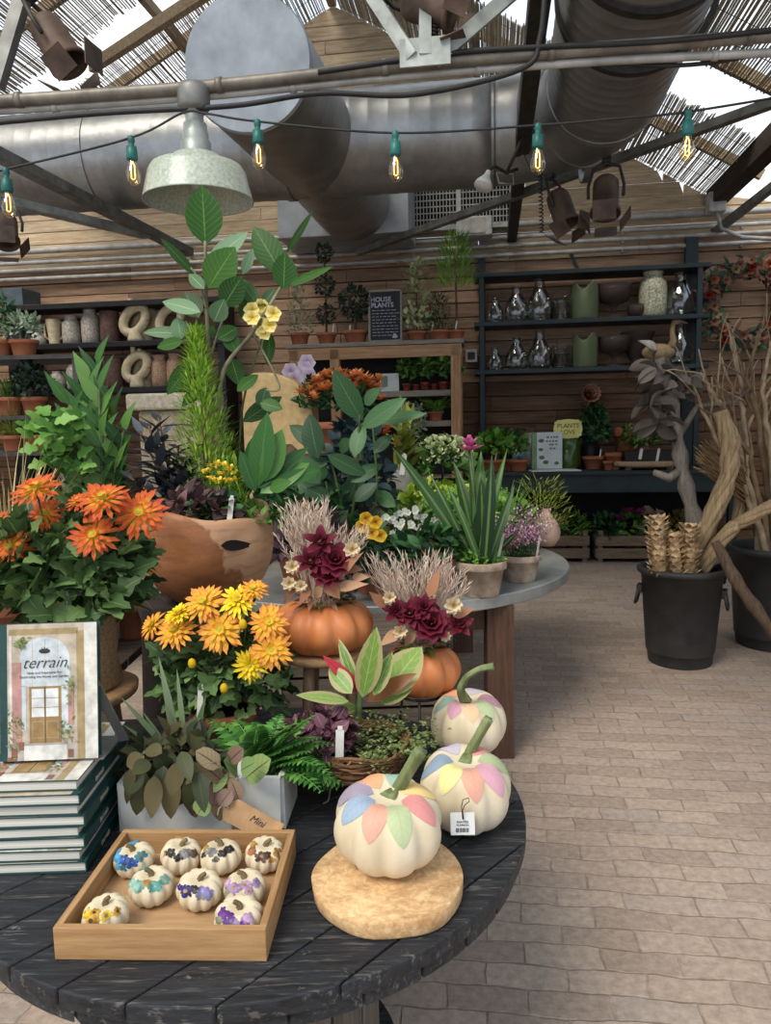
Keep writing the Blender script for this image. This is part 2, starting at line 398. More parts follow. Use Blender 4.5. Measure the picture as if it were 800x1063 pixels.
m_=MB(); clip_boards(m_,.3,.105,A,0,.05); m_.build('base_disc',BLACKW,sp)
# zinc table ----------------------------------------------------------
ZZ=.755; ZC=(-.06,4.05); ZR=1.03
t=NT('zinc_sheet'); f=t.noise(5,6,rough=.7); g=t.noise(40,4)
t.col(t.mix(t.math('MULTIPLY',g,.3),t.ramp(f,[(.3,hx('7d817f')),(.7,hx('b3b5b1'))]),hx('63635f'))); t.bump(g,.1,.002); ZINC=t.set(.5,.55,.5)
zt=thing('zinc_table','large round zinc-topped table on square brown timber legs','table',(ZC[0],ZC[1],0))
m_=MB(); m_.lathe([(0,ZZ-.055),(ZR-.006,ZZ-.055),(ZR,ZZ-.05),(ZR,ZZ-.005),(ZR-.005,ZZ),(0,ZZ)],72,sm=False); m_.build('tabletop',ZINC,zt)
LEGW=wood('leg_timber',hx('4b3529'),hx('745544'),2,.75,5,.4)
fl=atz(520,788,0); lx=fl.x-ZC[0]; ly=fl.y+.06-ZC[1]
for (x,y) in ((lx,ly),(-lx-.1,ly),(lx,-ly),(-lx-.1,-ly)):
    m_=MB(); m_.box((x,y,(ZZ-.055)/2),(.12,.12,ZZ-.055)); m_.build('leg',LEGW,zt,bevel=.004)
for sg in (1,-1): MB().box((-.05,sg*ly,ZZ-.12),(2*abs(lx)-.03,.05,.1)).build('apron',LEGW,zt)
# ================================================================ ducts
t=NT('galvanised_duct'); f=t.noise(3,5,rough=.7); g=t.noise(1.2,3,stretch=(.5,1,3))
t.col(t.mix(t.math('MULTIPLY',g,.5),t.ramp(f,[(.3,hx('8f8e8b')),(.7,hx('bdbcb8'))]),hx('77746f'))); t.bump(f,.05,.004); GALV=t.set(.40,.75,.5)
GALVL=plain('pale_sheet_metal',hx('b9bcbd'),.5,.35,.08,6,.05,c2=hx('9a9da0'))
DV=6.2; DR=.385
du,dz=pw(450,143,DV); ur=pw(668,150,DV)[0]-DR
duct=thing('ventilation_duct','big round galvanised ventilation duct hanging under the ridge','duct',(0,0,0),BRZ)
def ribbed(path,r,step=.115,amp=.0035):
    pts=[];rs=[]; L=0; acc=0
    for i in range(len(path)-1):
        p,q=V(path[i]),V(path[i+1]); n=max(1,int((q-p).length/step))
        for k in range(n):
            a=p.lerp(q,k/n); d=(q-p)/n
            pts += [a,a+d*.10,a+d*.18]; rs += [r+amp,r+amp,r]
    pts.append(V(path[-1])); rs.append(r)
    return pts,rs
m_=MB(); p,rs=ribbed([(-6.3,DV,dz+.02),(-.9,DV,dz),(ur-.75,DV,dz)],DR,.14); m_.tube(p,rs,48); m_.build('cross_duct',GALV,duct)
m_=MB(); arc=[(ur-.75+.75*sin(a),DV-.75+.75*cos(a),dz-.0) for a in [radians(q) for q in range(0,91,9)]]
m_.tube(arc,DR-.004,48); m_.build('elbow',GALV,duct)
m_=MB(); p,rs=ribbed([(ur,DV-.75,dz),(ur-.06,3.2,dz-.05),(ur-.1,.8,dz-.1)],DR,.11); m_.tube(p,rs,48); m_.build('long_run',GALV,duct)
def ring(c,axis,r,w,t_,mat,name,par,n=48):
    axis=V(axis).normalized(); a=axis.orthogonal().normalized(); b=axis.cross(a); vs=[]; c=V(c)
    for (rr,q) in ((r,-w/2),(r+t_,-w/2),(r+t_,w/2),(r,w/2)):
        for j in range(n):
            g=2*pi*j/n; vs.append(c+axis*q+(a*cos(g)+b*sin(g))*rr)
    fs=[((i%4)*n+j,(i%4)*n+(j+1)%n,((i+1)%4)*n+(j+1)%n,((i+1)%4)*n+j) for i in range(4) for j in range(n)]
    return MB().add(vs,fs,0,False).build(name,mat,par)
for i,k in enumerate((0,3,6,10)):
    a=radians(k*9); ring(arc[k],(cos(a),-sin(a),0),DR-.004,.02,.012,GALV,'seam_band',duct)
ring((ur-.02,4.3,dz-.03),(0,1,0),DR,.05,.03,DARKM,'flange',duct); ring((ur-.04,3.7,dz-.04),(0,1,0),DR,.05,.03,DARKM,'flange',duct)
ring((-1.6,DV,dz),(1,0,0),DR,.05,.014,GALV,'seam_band',duct); ring((.75,DV,dz),(1,0,0),DR,.07,.014,GALV,'seam_band',duct); ring((-3.2,DV,dz),(1,0,0),DR,.05,.014,GALV,'seam_band',duct)
bu,bz=pw(257,66,4.62)
m_=MB(); p,rs=ribbed([(bu,4.62,bz),(bu+.03,6.2,dz),(bu+.06,7.75,dz)],.383,.2,.004); m_.tube(p,rs,48); m_.build('branch_duct',GALV,duct)
m_=MB(); m_.tube([(bu,4.60,bz-.002),(bu,4.625,bz)],[.383,.392],64,sm=False); m_.build('end_cap',GALVL,duct)
abx0,abz1=pw(286,182,7.8); abx1,abz0=pw(424,240,7.8)
m_=MB(); m_.box(((abx0+abx1)/2,8.19,(abz0+abz1)/2+.15),(abx1-abx0,.76,abz1-abz0+.3)); m_.build('plenum_box',GALVL,duct,bevel=.01)
# louvred grille on the wall ------------------------------------------------
gu0,gz1=pw(427,186,8.5); gu1,gz0=pw(531,233,8.5)
gv=thing('wall_grille','white metal lattice vent grille beside the grey plenum box','grille',B((gu0+gu1)/2,8.5,gz0),BRZ)
w=gu1-gu0; h=gz1-gz0; WMET=plain('white_metal',hx('c9c7c0'),.5,.1,.1)
m_=MB()
for x,z,a,b in ((-w/2,h/2,.05,h),(w/2,h/2,.05,h),(0,0,w,.05),(0,h,w,.05),(-.03,h/2,.05,h)): m_.box((x,0,z),(a,.06,b))
m_.build('grille_frame',WMET,gv)
m_=MB()
for k in range(30): m_.box((lerp(-w/2,w/2,(k+.5)/30),.01,h/2),(.009,.02,h))
for k in range(8): m_.box((0,.01,h*(k+.5)/8),(w,.016,.009))
m_.build('lattice',WMET,gv)
m_=MB(); m_.box((0,.045,h/2),(w,.01,h)); m_.build('dark_backing',plain('black_void',hx('1c1b1a'),.9),gv)
# conduits on the wall -----------------------------------------------------------
PIPE=plain('grey_conduit',hx('c2bdb4'),.5,.25,.15,8,c2=hx('96918a'))
for y,r,l in ((258,.034,'topmost grey conduit of the run along the plank wall'),(270,.024,'second grey conduit of the run along the plank wall'),(278,.024,'third grey conduit of the run along the plank wall'),(287,.024,'lowest grey conduit of the run along the plank wall')):
    z=pw(100,y,8.52)[1]; m_=MB(); m_.tube([(-6.1,8.52,z+.01),(-2,8.52,z),(1.3,8.52,z+.01),(5.1,8.52,z)],r,10)
    for u in (-3.4,-2.2,-1,.2,1.4,2.6,3.6): m_.box((u,8.545,z),(.02,.06,r*2.4))
    tag(m_.build('wall_conduit',PIPE,rz=BRZ),l,'pipe','conduits along the plank wall')
eb=thing('junction_box','pale grey electrical box above the wall conduits beside the grille','electrical box',B(*[pw(492,241,8.4)[0],8.4,pw(492,247,8.4)[1]]),BRZ)
MB().box((0,0,.1),(.38,.22,.2)).build('housing',WMET,eb,bevel=.012); MB().box((-.01,-.115,.1),(.26,.012,.15)).build('cover_plate',PIPE,eb)
eb=thing('junction_box','small grey socket box where the eave meets the plank wall','electrical box',B(pw(743,213,8.40)[0],8.40,pw(743,217,8.40)[1]),BRZ)
MB().box((0,0,.06),(.17,.14,.2)).build('housing',WMET,eb,bevel=.01); MB().tube([(0,-.02,-.04),(.05,-.03,-.2),(.25,-.03,-.3),(.8,-.03,-.36)],.022,8).build('flex_pipe',PIPE,eb)
# timber and steel bars --------------------------------------------------------------------
STEEL=plain('grey_steel',hx('8b8a83'),.5,.4,.2,9,.1,c2=hx('5d5b55'))
PALES=plain('pale_steel',hx('b4b7ae'),.5,.3,.15,9)
trus=3.0
cz=pw(200,92,trus)[1]; 
bmu=pw(531,245,8.55); trim(MB().bar((bmu[0],1.5,bmu[1]+.02),(bmu[0],8.58,bmu[1]),.10,.12),DARKM)
def wbar(a,b,w,h,mat):
    global n_t
    o=struct(MB().bar(at(*a),at(*b),w,h).build('trim_%d'%n_t,mat)); n_t+=1
wbar((-30,146,4.9),(196,262,7.6),.10,.07,STEEL); wbar((-30,200,5.6),(152,244,6.9),.10,.06,PALES)
wbar((372,262,8.3),(840,93,5.2),.075,.06,STEEL)
wbar((376,-20,3.1),(428,60,3.0),.035,.05,PALES); wbar((441,-20,3.0),(441,58,3.0),.045,.04,PALES); wbar((542,-16,3.05),(452,62,3.0),.035,.05,PALES)
wbar((30,-25,3.3),(-4,90,3.25),.05,.05,STEEL); wbar((140,-12,7.2),(200,58,8.2),.06,.09,RAFT); wbar((230,-18,6),(95,70,7.0),.06,.09,RAFT)
wbar((830,172,6.8),(735,246,8.3),.07,.07,STEEL)
gp=struct(MB().box((0,0,0),(.19,.012,.10)).build('trim_%d'%n_t,PALES,loc=at(441,54,2.99),rz=BRZ)); n_t+=1
# near conduits and cables ------------------------------------------------------------------
TPIPE=plain('tan_conduit',hx('8f877a'),.5,.35,.2,10,c2=hx('5d564c'))
CABLE=plain('dark_cable',hx('2c2926'),.6,0,.2)
def line_px(pts,Y0,n=10):
    """smooth curve through points given at their own distance"""
    P=[at(x,y,Y) for x,y,Y in pts]; out=[]
    for i in range(len(P)-1):
        p0=P[max(0,i-1)];p1=P[i];p2=P[i+1];p3=P[min(len(P)-1,i+2)]
        for k in range(n):
            t=k/n; out.append(.5*((2*p1)+(p2-p0)*t+(2*p0-5*p1+4*p2-p3)*t*t+(3*p1-p0-3*p2+p3)*t*t*t))
    out.append(P[-1]); return out
def pipe_thing(name,pts,r,mat,label,cat,n=8,clips=0):
    P=line_px(pts,0,n); m_=MB().tube(P,r,10)
    for k in range(clips):
        q=P[int((k+.5)/clips*len(P))]; m_.tube([q-UX*.012,q+UX*.012],r*1.25,10)
    return tag(m_.build(name,mat),label,cat)
yb=lambda x:3.13-.17*x/800
pipe_thing('overhead_conduit',[(x,y,yb(x)) for x,y in ((-60,109),(200,91),(400,70),(600,52),(860,33))],.024,TPIPE,'thick tan overhead conduit that the enamel lamp hangs from','pipe',clips=5)
pipe_thing('overhead_conduit',[(x,y,yb(x)+.03) for x,y in ((-60,119),(200,101),(400,81),(600,65),(860,52))],.016,PIPE,'thin grey overhead conduit just below the thick tan one','pipe',clips=4)
pipe_thing('power_cable',[(x,y,yb(x)-.03) for x,y in ((-60,133),(100,118),(240,110),(330,97),(430,98),(540,72),(560,40),(566,-20))],.010,CABLE,'black cable sagging below the overhead conduits and rising by the dark beam','cable')
pipe_thing('power_cable',[(x,y,yb(x)-.03) for x,y in ((330,75),(470,55),(560,49),(700,42),(860,24))],.010,CABLE,'dark cable strapped along the top of the thick tan conduit','cable')
pipe_thing('power_cable',[(x,y,yb(x)+.05) for x,y in ((560,56),(640,66),(730,66),(860,42))],.008,CABLE,'thin dark cable drooping in front of the bent duct','cable')
# enamel lamp ------------------------------------------------------------------------------------
ENAM=plain('speckled_enamel',hx('b9bfae'),.35,.0,.05,90,.05,spec=.5,c2=hx('8f9585'),detail=3)
L0=at(201,103,3.08)
lamp=thing('pendant_lamp','pale green enamel barn pendant lamp with wide shade','lamp',L0,0)
m_=MB(); m_.lathe([(0,.05),(.055,.05),(.062,.03),(.062,-.03),(.05,-.045),(0,-.045)],24); m_.build('ceiling_box',STEEL,lamp)
m_=MB(); m_.lathe([(.035,-.045),(.035,-.09),(.045,-.092),(.045,-.12),(.05,-.125),(.05,-.155),(.058,-.16),(.058,-.21),(.06,-.22)],24); m_.build('stem',plain('grey_enamel',hx('a4a9a3'),.4,.2,.08),lamp)
m_=MB(); m_.lathe([(.05,-.205),(.09,-.212),(.10,-.23),(.175,-.255),(.188,-.275),(.212,-.375),(.215,-.382),(.209,-.380),(.184,-.28),(.17,-.262),(.09,-.235),(.02,-.23)],56); m_.build('shade',ENAM,lamp)
m_=MB(); m_.blob((0,0,-.285),(.035,.035,.05)); m_.build('bulb',plain('frosted_glass',hx('cfd0c4'),.3),lamp)
# string of bulbs -----------------------------------------------------------------------------------
SOCK=plain('green_socket',hx('1f6a60'),.45,0,.15)
BG=glassm('bulb_glass',(1,.95,.86),.03)
def emis(name,c,st):
    t=NT(name); t.col(c); t.p.inputs['Emission Color'].default_value=lin(c); t.p.inputs['Emission Strength'].default_value=st; MATS[name]=t.mat; return t.mat
FIL=emis('warm_filament',(1,.74,.42),3)
S0=at(260,140,2.95)
sl=thing('string_light','black cable of green-socketed clear bulbs strung below the conduits','string lights',S0)
wire=line_px([(-40,186,2.9),(5,176,2.9),(136,143,2.95),(190,117,3.02),(215,118,3.02),(267,126,2.95),(410,138,2.9),(558,130,2.88),(640,123,2.85),(714,116,2.82),(860,92,2.75)],0,8)
m_=MB(); m_.tube([p-S0 for p in wire],.0045,6); m_.build('wire',CABLE,sl)
for x,y,Y in ((6,176,2.9),(136,143,2.95),(267,126,2.95),(410,138,2.9),(558,130,2.88),(714,116,2.82)):
    b=at(x,y,Y)-S0
    so=MB().lathe([(.004,.008),(.012,.004),(.013,-.012),(.010,-.02),(.010,-.03),(.019,-.033),(.021,-.075),(.017,-.082),(0,-.082)],16,c=b).build('bulb_socket',SOCK,sl)
    bm=MB().lathe([(.013,-.080),(.016,-.095),(.025,-.118),(.0285,-.138),(.024,-.158),(.010,-.170),(0,-.172)],18,c=b)
    bm.tube([b+V((0,0,-.085)),b+V((-.007,0,-.10)),b+V((-.007,0,-.145)),b+V((0,0,-.15)),b+V((.007,0,-.145)),b+V((.007,0,-.10)),b+V((.001,0,-.085))],.0022,5,1)
    bm.build('bulb',[BG,FIL],so)
# stage lanterns -------------------------------------------------------------------------------------
RUST=plain('brown_lantern_paint',hx('6b5546'),.6,.3,.25,10,.1,c2=hx('43352c')); 
def lantern():
    t=thing('stage_lantern','x','stage light',(0,0,0))
    m_=MB(); m_.lathe([(0,.0),(.05,.0),(.066,.02),(.070,.05),(.070,.19),(.082,.195),(.082,.215),(.074,.217),(.064,.19),(.05,.06),(0,.05)],28); m_.build('can',RUST,t)
    m_=MB()
    m_.tube([(-.092,0,.11),(-.095,0,.04),(-.07,0,-.07),(0,0,-.10),(.07,0,-.07),(.095,0,.04),(.092,0,.11)],.009,6,squash=1); m_.build('yoke',DARKM,t)
    m_=MB(); m_.box((0,0,-.13),(.05,.05,.07)); m_.build('clamp',DARKM,t,bevel=.006)
    for k in range(4):
        a=pi/2*k; q=Matrix.Rotation(a,3,'Z')@Matrix.Rotation(radians(-32),3,'Y')
        c=Matrix.Rotation(a,3,'Z')@V((.105,0,.255)); MB().box(c,(.004,.12 if k%2 else .10,.10),q).build('barn_door',RUST,t)
    return t
lan=lantern(); first=True
for px,py,Y,dirn,sc,l in ((44,22,3.3,(.45,-.1,-.75),1.0,'brown stage lantern with open flaps aimed down below the reed roof, highest of all'),
   (6,226,5.0,(.2,-.5,-.8),1.0,'brown stage lantern low under the pale diagonal brace'),
   (577,200,5.9,(.25,-.25,-.9),1.25,'brown stage lantern on the grey brace nearer the dark beam'),
   (629,186,5.6,(-.1,-.3,-.9),1.3,'brown stage lantern on the grey brace farther from the dark beam'),
   (420,2,3.05,(.7,-.2,-.25),.9,'brown stage lantern cut off by the top edge between the pale struts')):
    if first: o=lan; first=False
    else: o=dup(lan,(0,0,0))
    o['label']=l; o['group']='stage lanterns'; o.location=at(px,py,Y); o.rotation_euler=V(dirn).to_track_quat('Z','Y').to_euler(); o.scale=(sc,)*3
fb=thing('flood_bulb','white reflector spot bulb on a bracket clipped to the dark beam','spotlight',at(507,178,5.4)); _fbl=fb.location.copy()
m_=MB(); q=V((-.35,-.3,-.85)).to_track_quat('Z','Y').to_matrix(); 
m2=MB().lathe([(.018,0),(.022,.03),(.03,.05),(.06,.10),(.064,.125),(.058,.13),(0,.137)],24); m2.v=[tuple(q@V(p)) for p in m2.v]; m2.build('reflector_bulb',plain('white_bulb',hx('d9d6cc'),.25,0,.05),fb)
m2=MB().tube([(0,0,.01),(.05,.05,.05),(.14,.1,.02),(.22,.12,.05)],.012,8).tube([(.14,.1,.02),B(bmu[0],5.5,bmu[1]-.04)-_fbl],.012,8); m2.build('bracket',DARKM,fb)
MB().tube([(.08,.06,-.06),(.19,.1,-.06),(.19,.14,.02),(.07,.1,.02),(.08,.06,-.06)],.006,6).build('wire_hook',PALES,fb)
for a,b,l in (((452,-12,3.02),(449,56,3.0),'tight black coiled cord hanging between the pale struts'),((560,168,5.6),(562,242,5.9),'long black coiled cord hanging beside the dark beam')):
    p,q=at(*a),at(*b); n=90; tag(MB().tube([p.lerp(q,k/n)+V((cos(k*1.25),sin(k*1.25),0))*.016 for k in range(n+1)],.0045,5).build('coiled_cord',CABLE),l,'cord')
# ================================================================ plant and pot kits
TERRA=plain('terracotta',hx('b06a48'),.8,0,.16,9,.15,c2=hx('8a5138'))
TERRAG=plain('limed_terracotta',hx('b9a894'),.9,0,.2,16,.3,c2=hx('7d6653'),detail=7)
CEMENT=plain('cement',hx('a9a59c'),.85,0,.15,10,.2,c2=hx('88837a'))
REDPOT=plain('red_nursery_pot',hx('8f3a28'),.6,0,.15)
SOIL=plain('soil',hx('35271d'),.95,0,.3,60,.5)
TAGW=plain('white_plant_tag',hx('d8d6cc'),.5,0,.05)
STEMG=plain('green_stem',hx('55682f'),.6,0,.25,20)
STEMB=plain('brown_stem',hx('6a5138'),.8,0,.25,20)
def pot_prof(r,h,rim=True):
    b=r*.72
    p=[(0,0),(b,0),(b+.002,.003),(lerp(b,r,.8),h*.78)]
    p += [(r*1.04,h*.78),(r*1.06,h*.8),(r*1.06,h-.003),(r*1.04,h)] if rim else [(r,h-.003),(r*.99,h)]
    return p+[(r*.93,h),(r*.90,h*.86),(0,h*.86)]
def add_pot(root,r,h,mat=None,rim=True,rib=0,c=(0,0,0),wob=0):
    MB().lathe(pot_prof(r,h,rim),28,c=c,rib=rib,ribn=14,wob=wob).build('pot',mat or TERRA,root)
    MB().lathe([(r*.91,h*.87),(r*.5,h*.9),(0,h*.92)],16,c=c).build('soil',SOIL,root)
def add_tag(root,p,h=.07,w=.014,tilt=.15,mat=None,name='plant_tag'):
    q=Matrix.Rotation(tilt,3,'Y'); m_=MB(); m_.box(V(p)+q@V((0,0,h/2)),(w,.0016,h),q); m_.box(V(p)+q@V((0,0,h+.004)),(w*.6,.0016,.01),q); return m_.build(name,mat or TAGW,root)
def bush(mb,c,rad,n,L,W,shape='ov',m=0,out=.5,droop=.5,hemi=-.25,nl=4,fold=.25,fill=.35):
    """leaves over an ellipsoid, facing outward and up"""
    rx,ry,rz=rad if isinstance(rad,tuple) else (rad,)*3
    for i in range(n):
        z=rnd(hemi,1); a=rnd(0,2*pi); s=sqrt(max(0,1-z*z)); k=rnd(fill,1)**.5
        d=V((s*cos(a),s*sin(a),z)); p=V(c)+V((d.x*rx,d.y*ry,d.z*rz))*k
        dd=(d*out+V((rnd(-1,1),rnd(-1,1),rnd(-.4,1)))*.6); nn=(d+UP*.7+V((rnd(-.4,.4),rnd(-.4,.4),0)))
        sc=rnd(.7,1.25); mb.leaf(p,dd,nn,L*sc,W*sc,shape,droop*rnd(.3,1.3),fold,m if isinstance(m,int) else R.choice(m),nl)
    return mb
def sprig_cone(mb,c,h,r,n,L,W,m=0,top=.0,shape='lance',el=(.2,1.1)):
    for i in range(n):
        t=R.random()**1.3; rr=r*((1-t)**.8*(1-top)+top)*rnd(.35,1); a=rnd(0,2*pi)
        mb.leaf(V(c)+V((cos(a)*rr,sin(a)*rr,t*h)),dirv(a+rnd(-.4,.4),rnd(*el)),dirv(a,1.2),L*rnd(.6,1.2),W,shape,rnd(-.2,.5),.2,m,3)
def tuft(mb,c,n,L,W,spread,m=0,droop=.9,nl=6,base=.02,elmin=.5,elmax=1.5,shape='lance'):
    for i in range(n):
        a=rnd(0,2*pi); el=rnd(elmin,elmax)
        p=V(c)+V((cos(a)*base*R.random(),sin(a)*base*R.random(),0)); d=dirv(a,el)
        mb.leaf(p,d,UP if el<1.35 else dirv(a+pi,.3),L*rnd(.6,1.1),W*rnd(.7,1.2),shape,droop*rnd(.3,1.2)*spread,.2,m,nl)
def frond(mb,p,d,L,W,n=14,m=0,droop=.9):
    d=V(d).normalized(); sd=d.cross(UP).normalized(); n_=sd.cross(d); q=V(p); pts=[q.copy()]
    for i in range(n):
        t=i/n; ang=droop*t; dd=d*cos(ang)-n_*sin(ang); nn=n_*cos(ang)+d*sin(ang); q=q+dd*(L/n); pts.append(q.copy())
        l=W*(sin(pi*(.12+.88*t)**.8)*.9+.06)
        if t>.12:
            for s in (1,-1): mb.leaf(q,sd*s+dd*.45,nn,l,l*.42,'lance',.35,.15,m,3)
    mb.tube(pts,[lerp(.0022,.0008,i/n) for i in range(n+1)],4,m)
def branchy(mb,p,d,L,r,depth,m=0,spread=.5,bend=.25,tips=None,nk=(2,3)):
    p=V(p); d=V(d).normalized(); pts=[p]; rs=[r]; q=p
    for i in range(4):
        d=(d+V((rnd(-1,1),rnd(-1,1),rnd(-1,1)))*bend).normalized(); q=q+d*(L/4); pts.append(q); rs.append(r*(1-.12*(i+1)))
    mb.tube(pts,rs,7 if r>.008 else 5,m)
    if depth>0:
        for k in range(R.randint(*nk)):
            i=R.randint(2,4); dd=(d+V((rnd(-1,1),rnd(-1,1),rnd(-.5,1)))*spread*1.5).normalized()
            branchy(mb,pts[i],dd,L*rnd(.55,.8),rs[i]*.72,depth-1,m,spread,bend,tips,nk)
    elif tips is not None: tips.append((pts[-1],d))
    return mb
G1=leafm('mid_green_leaf',hx('2c4a20'),hx('547a35'),hx('769848'),.45)
G2=leafm('dark_green_leaf',hx('17301c'),hx('2e5230'),hx('466e3c'),.35)
G3=leafm('lime_leaf',hx('6f8d22'),hx('9cb83a'),hx('c1cf5c'),.45)
G4=leafm('grey_green_leaf',hx('66785c'),hx('93a486'),hx('b7c2a4'),.5)
G5=leafm('black_green_leaf',hx('1c2820'),hx('2c3d30'),hx('47584a'),.35)
G6=leafm('fresh_green_leaf',hx('3f6f26'),hx('6a9a38'),hx('8db64f'),.45)
VARI=leafm('variegated_leaf',hx('6f8a4e'),hx('b9c08c'),hx('e0dcb6'),.5)
# ================================================================ dark green display shelves
GRNP=plain('dark_green_paint',hx('1f2e30'),.5,0,.15,5,.03,c2=hx('151f20'))
SV0,SV1=8.13,8.55
z_s=[pw(610,y,SV0)[1] for y in (278,330,381)]
su0=pw(492,335,SV0)[0]; su1=pw(737,324,SV0)[0]; czz=pw(600,489,7.72)[1]; cu0=pw(500,490,7.72)[0]; cu1=su1+.25
sh=thing('display_shelf','dark green painted shelf unit of glass vases on the long counter','shelf',B(0,0,0),BRZ)
names=[]
for z in z_s: MB().box(((su0+su1)/2,(SV0+SV1)/2,z-.022),(su1-su0,SV1-SV0,.044)).build('shelf_board',GRNP,sh,bevel=.004)
for u,w,hh in ((su0+.08,.07,z_s[0]+.22),(su1-.10,.13,z_s[0]+.33)):
    zt=hh; m_=MB(); m_.box((u,SV1-.03,(czz+zt)/2),(w,.05,zt-czz)); m_.build('upright',GRNP,sh,bevel=.004)
for u in (su0+.08,su1-.1):
    m_=MB(); m_.box((u,SV0+.035,(czz+z_s[0])/2),(.05,.05,z_s[0]-czz-.05)); m_.build('front_post',GRNP,sh,bevel=.003)
for z in z_s[:2]:
    m_=MB(); m_.bar(((su0+su1)/2-.15,SV1-.02,z+.22),((su0+su1)/2-.1,SV0+.1,z-.02),.03,.02); m_.build('bracket',GRNP,sh)
ct=thing('counter','long dark green counter below the vase shelves','counter',B(0,0,0),BRZ)
MB().box(((cu0+cu1)/2,(7.70+8.56)/2,czz-.02),(cu1-cu0,.86,.04)).build('countertop',GRNP,ct,bevel=.004)
MB().box(((cu0+cu1)/2,7.76,czz-.13),(cu1-cu0-.06,.03,.18)).build('apron',GRNP,ct)
for u in (cu0+.08,cu1-.08):
    for v in (7.8,8.48): MB().box((u,v,(czz-.04)/2),(.08,.08,czz-.04)).build('leg',GRNP,ct)
MB().box(((cu0+cu1)/2,8.52,czz/2),(cu1-cu0-.1,.02,czz-.05)).build('back_panel',plain('undercounter_shade',hx('1d1a18'),.8),ct)  # black sheet standing in for the deep shade under the counter
def on(px,y_ignored,v,z):
    """place on a level z at depth v, straight under picture column px"""
    lo,hi=-8,8
    u,_=pw(px,y_ignored,v); return B(u,v,z)
PX=8.55/780
CLEAR=glassm('clear_glass',(.97,.98,.98),.04); GRNG=frosted('green_glass',hx('8f9c76'),.5); DKGL=frosted('dark_green_glass',hx('3f5a22'),.7); SMOK=frosted('smoky_glass',hx('8d7d74'),.18)
def glass_vase(loc,r,h,mat,label,group,kind='pear'):
    P={'pear':[(0,0),(.72,0),(.95,.10),(1,.28),(.85,.52),(.48,.76),(.36,.88),(.40,.97),(.46,1),(.42,1),(.32,.88),(.44,.76),(.8,.52),(.94,.28),(.88,.1),(.6,.04),(0,.03)],
       'cyl':[(0,0),(.9,0),(1,.05),(.98,.95),(1.02,1),(.96,1),(.93,.1),(.8,.06),(0,.05)],
       'comp':[(0,0),(.6,0),(.55,.06),(.16,.14),(.14,.32),(.3,.42),(.85,.52),(1,.75),(1.05,1),(1,1),(.94,.75),(.8,.56),(0,.48)],
       'urn':[(0,0),(.55,0),(.5,.05),(.3,.12),(.6,.3),(.75,.6),(1,.92),(1.1,1),(1.02,1),(.7,.6),(.5,.3),(0,.25)],
       'bowl':[(0,0),(.5,0),(.9,.3),(1,.7),(.9,1),(.84,1),(.92,.7),(.8,.32),(0,.1)]}[kind]
    m_=MB(); m_.lathe([(a*r,b*h) for a,b in P],28,rib=.04 if kind in('comp','urn','bowl') else 0,ribn=14)
    if kind=='cyl':
        m_.v=[(x,y,z+(h*.13*sin(4*atan2(y,x)) if z>h*.9 else 0)) for x,y,z in m_.v]
    o=m_.build('glass_vase' if kind!='comp' else 'footed_glass_bowl',mat,loc=loc); return tag(o,label,'vase' if kind!='comp' else 'bowl',group)
row=[(514,17,24,CLEAR,'pear','small clear glass vase at the end'),(536,24,34,CLEAR,'pear','middle-sized clear glass vase second from the end'),(560,26,40,CLEAR,'pear','tall clear glass vase beside the wavy clear one'),
     (583,22,21,CLEAR,'cyl','low clear glass vase with wavy rim'),(607,26,31,GRNG,'cyl','green glass cylinder vase with wavy rim'),(637,30,31,SMOK,'comp','ribbed smoky glass footed bowl'),(705,27,40,CLEAR,'pear','clear glass bottle vase by the wide upright')]
for zi,nm in ((1,'upper vase shelf'),(2,'lower vase shelf')):
    for px,w,h,mt,k,l in row:
        sc=1 if zi==1 else .93
        glass_vase(on(px,(330,381)[zi-1],8.30,z_s[zi]+.001),w/2*PX*sc,h*PX*sc,mt,'%s of the %s'%(l,nm),'glassware on the dark green shelves',k)
glass_vase(on(660,330,8.26,z_s[1]+.001),.09,.13,SMOK,'small ribbed smoky glass bowl beside the speckled cream vase','glassware on the dark green shelves','bowl')
glass_vase(on(661,381,8.38,z_s[2]+.001),.16,.36,SMOK,'ribbed smoky glass urn behind the wooden bird','glassware on the dark green shelves','urn')
SPECK=plain('speckled_cream_glaze',hx('d9d3ba'),.45,0,.1,55,.1,c2=hx('6f7453'),detail=2)
def vase_lathe(name,loc,prof,r,h,mat,label,group,n=28):
    m_=MB().lathe([(a*r,b*h) for a,b in prof],n,wob=.02); return tag(m_.build(name,mat,loc=loc),label,'vase',group)
JAR=[(0,0),(.8,0),(.95,.05),(1,.25),(1,.62),(.92,.76),(.7,.84),(.66,.9),(.74,.97),(.74,1),(.64,1),(.58,.9),(.0,.85)]
vase_lathe('ceramic_vase',on(677,330,8.3,z_s[1]+.001),JAR,.14,.47,SPECK,'tall speckled cream and green ceramic vase on the upper vase shelf','x').pop('group',0)
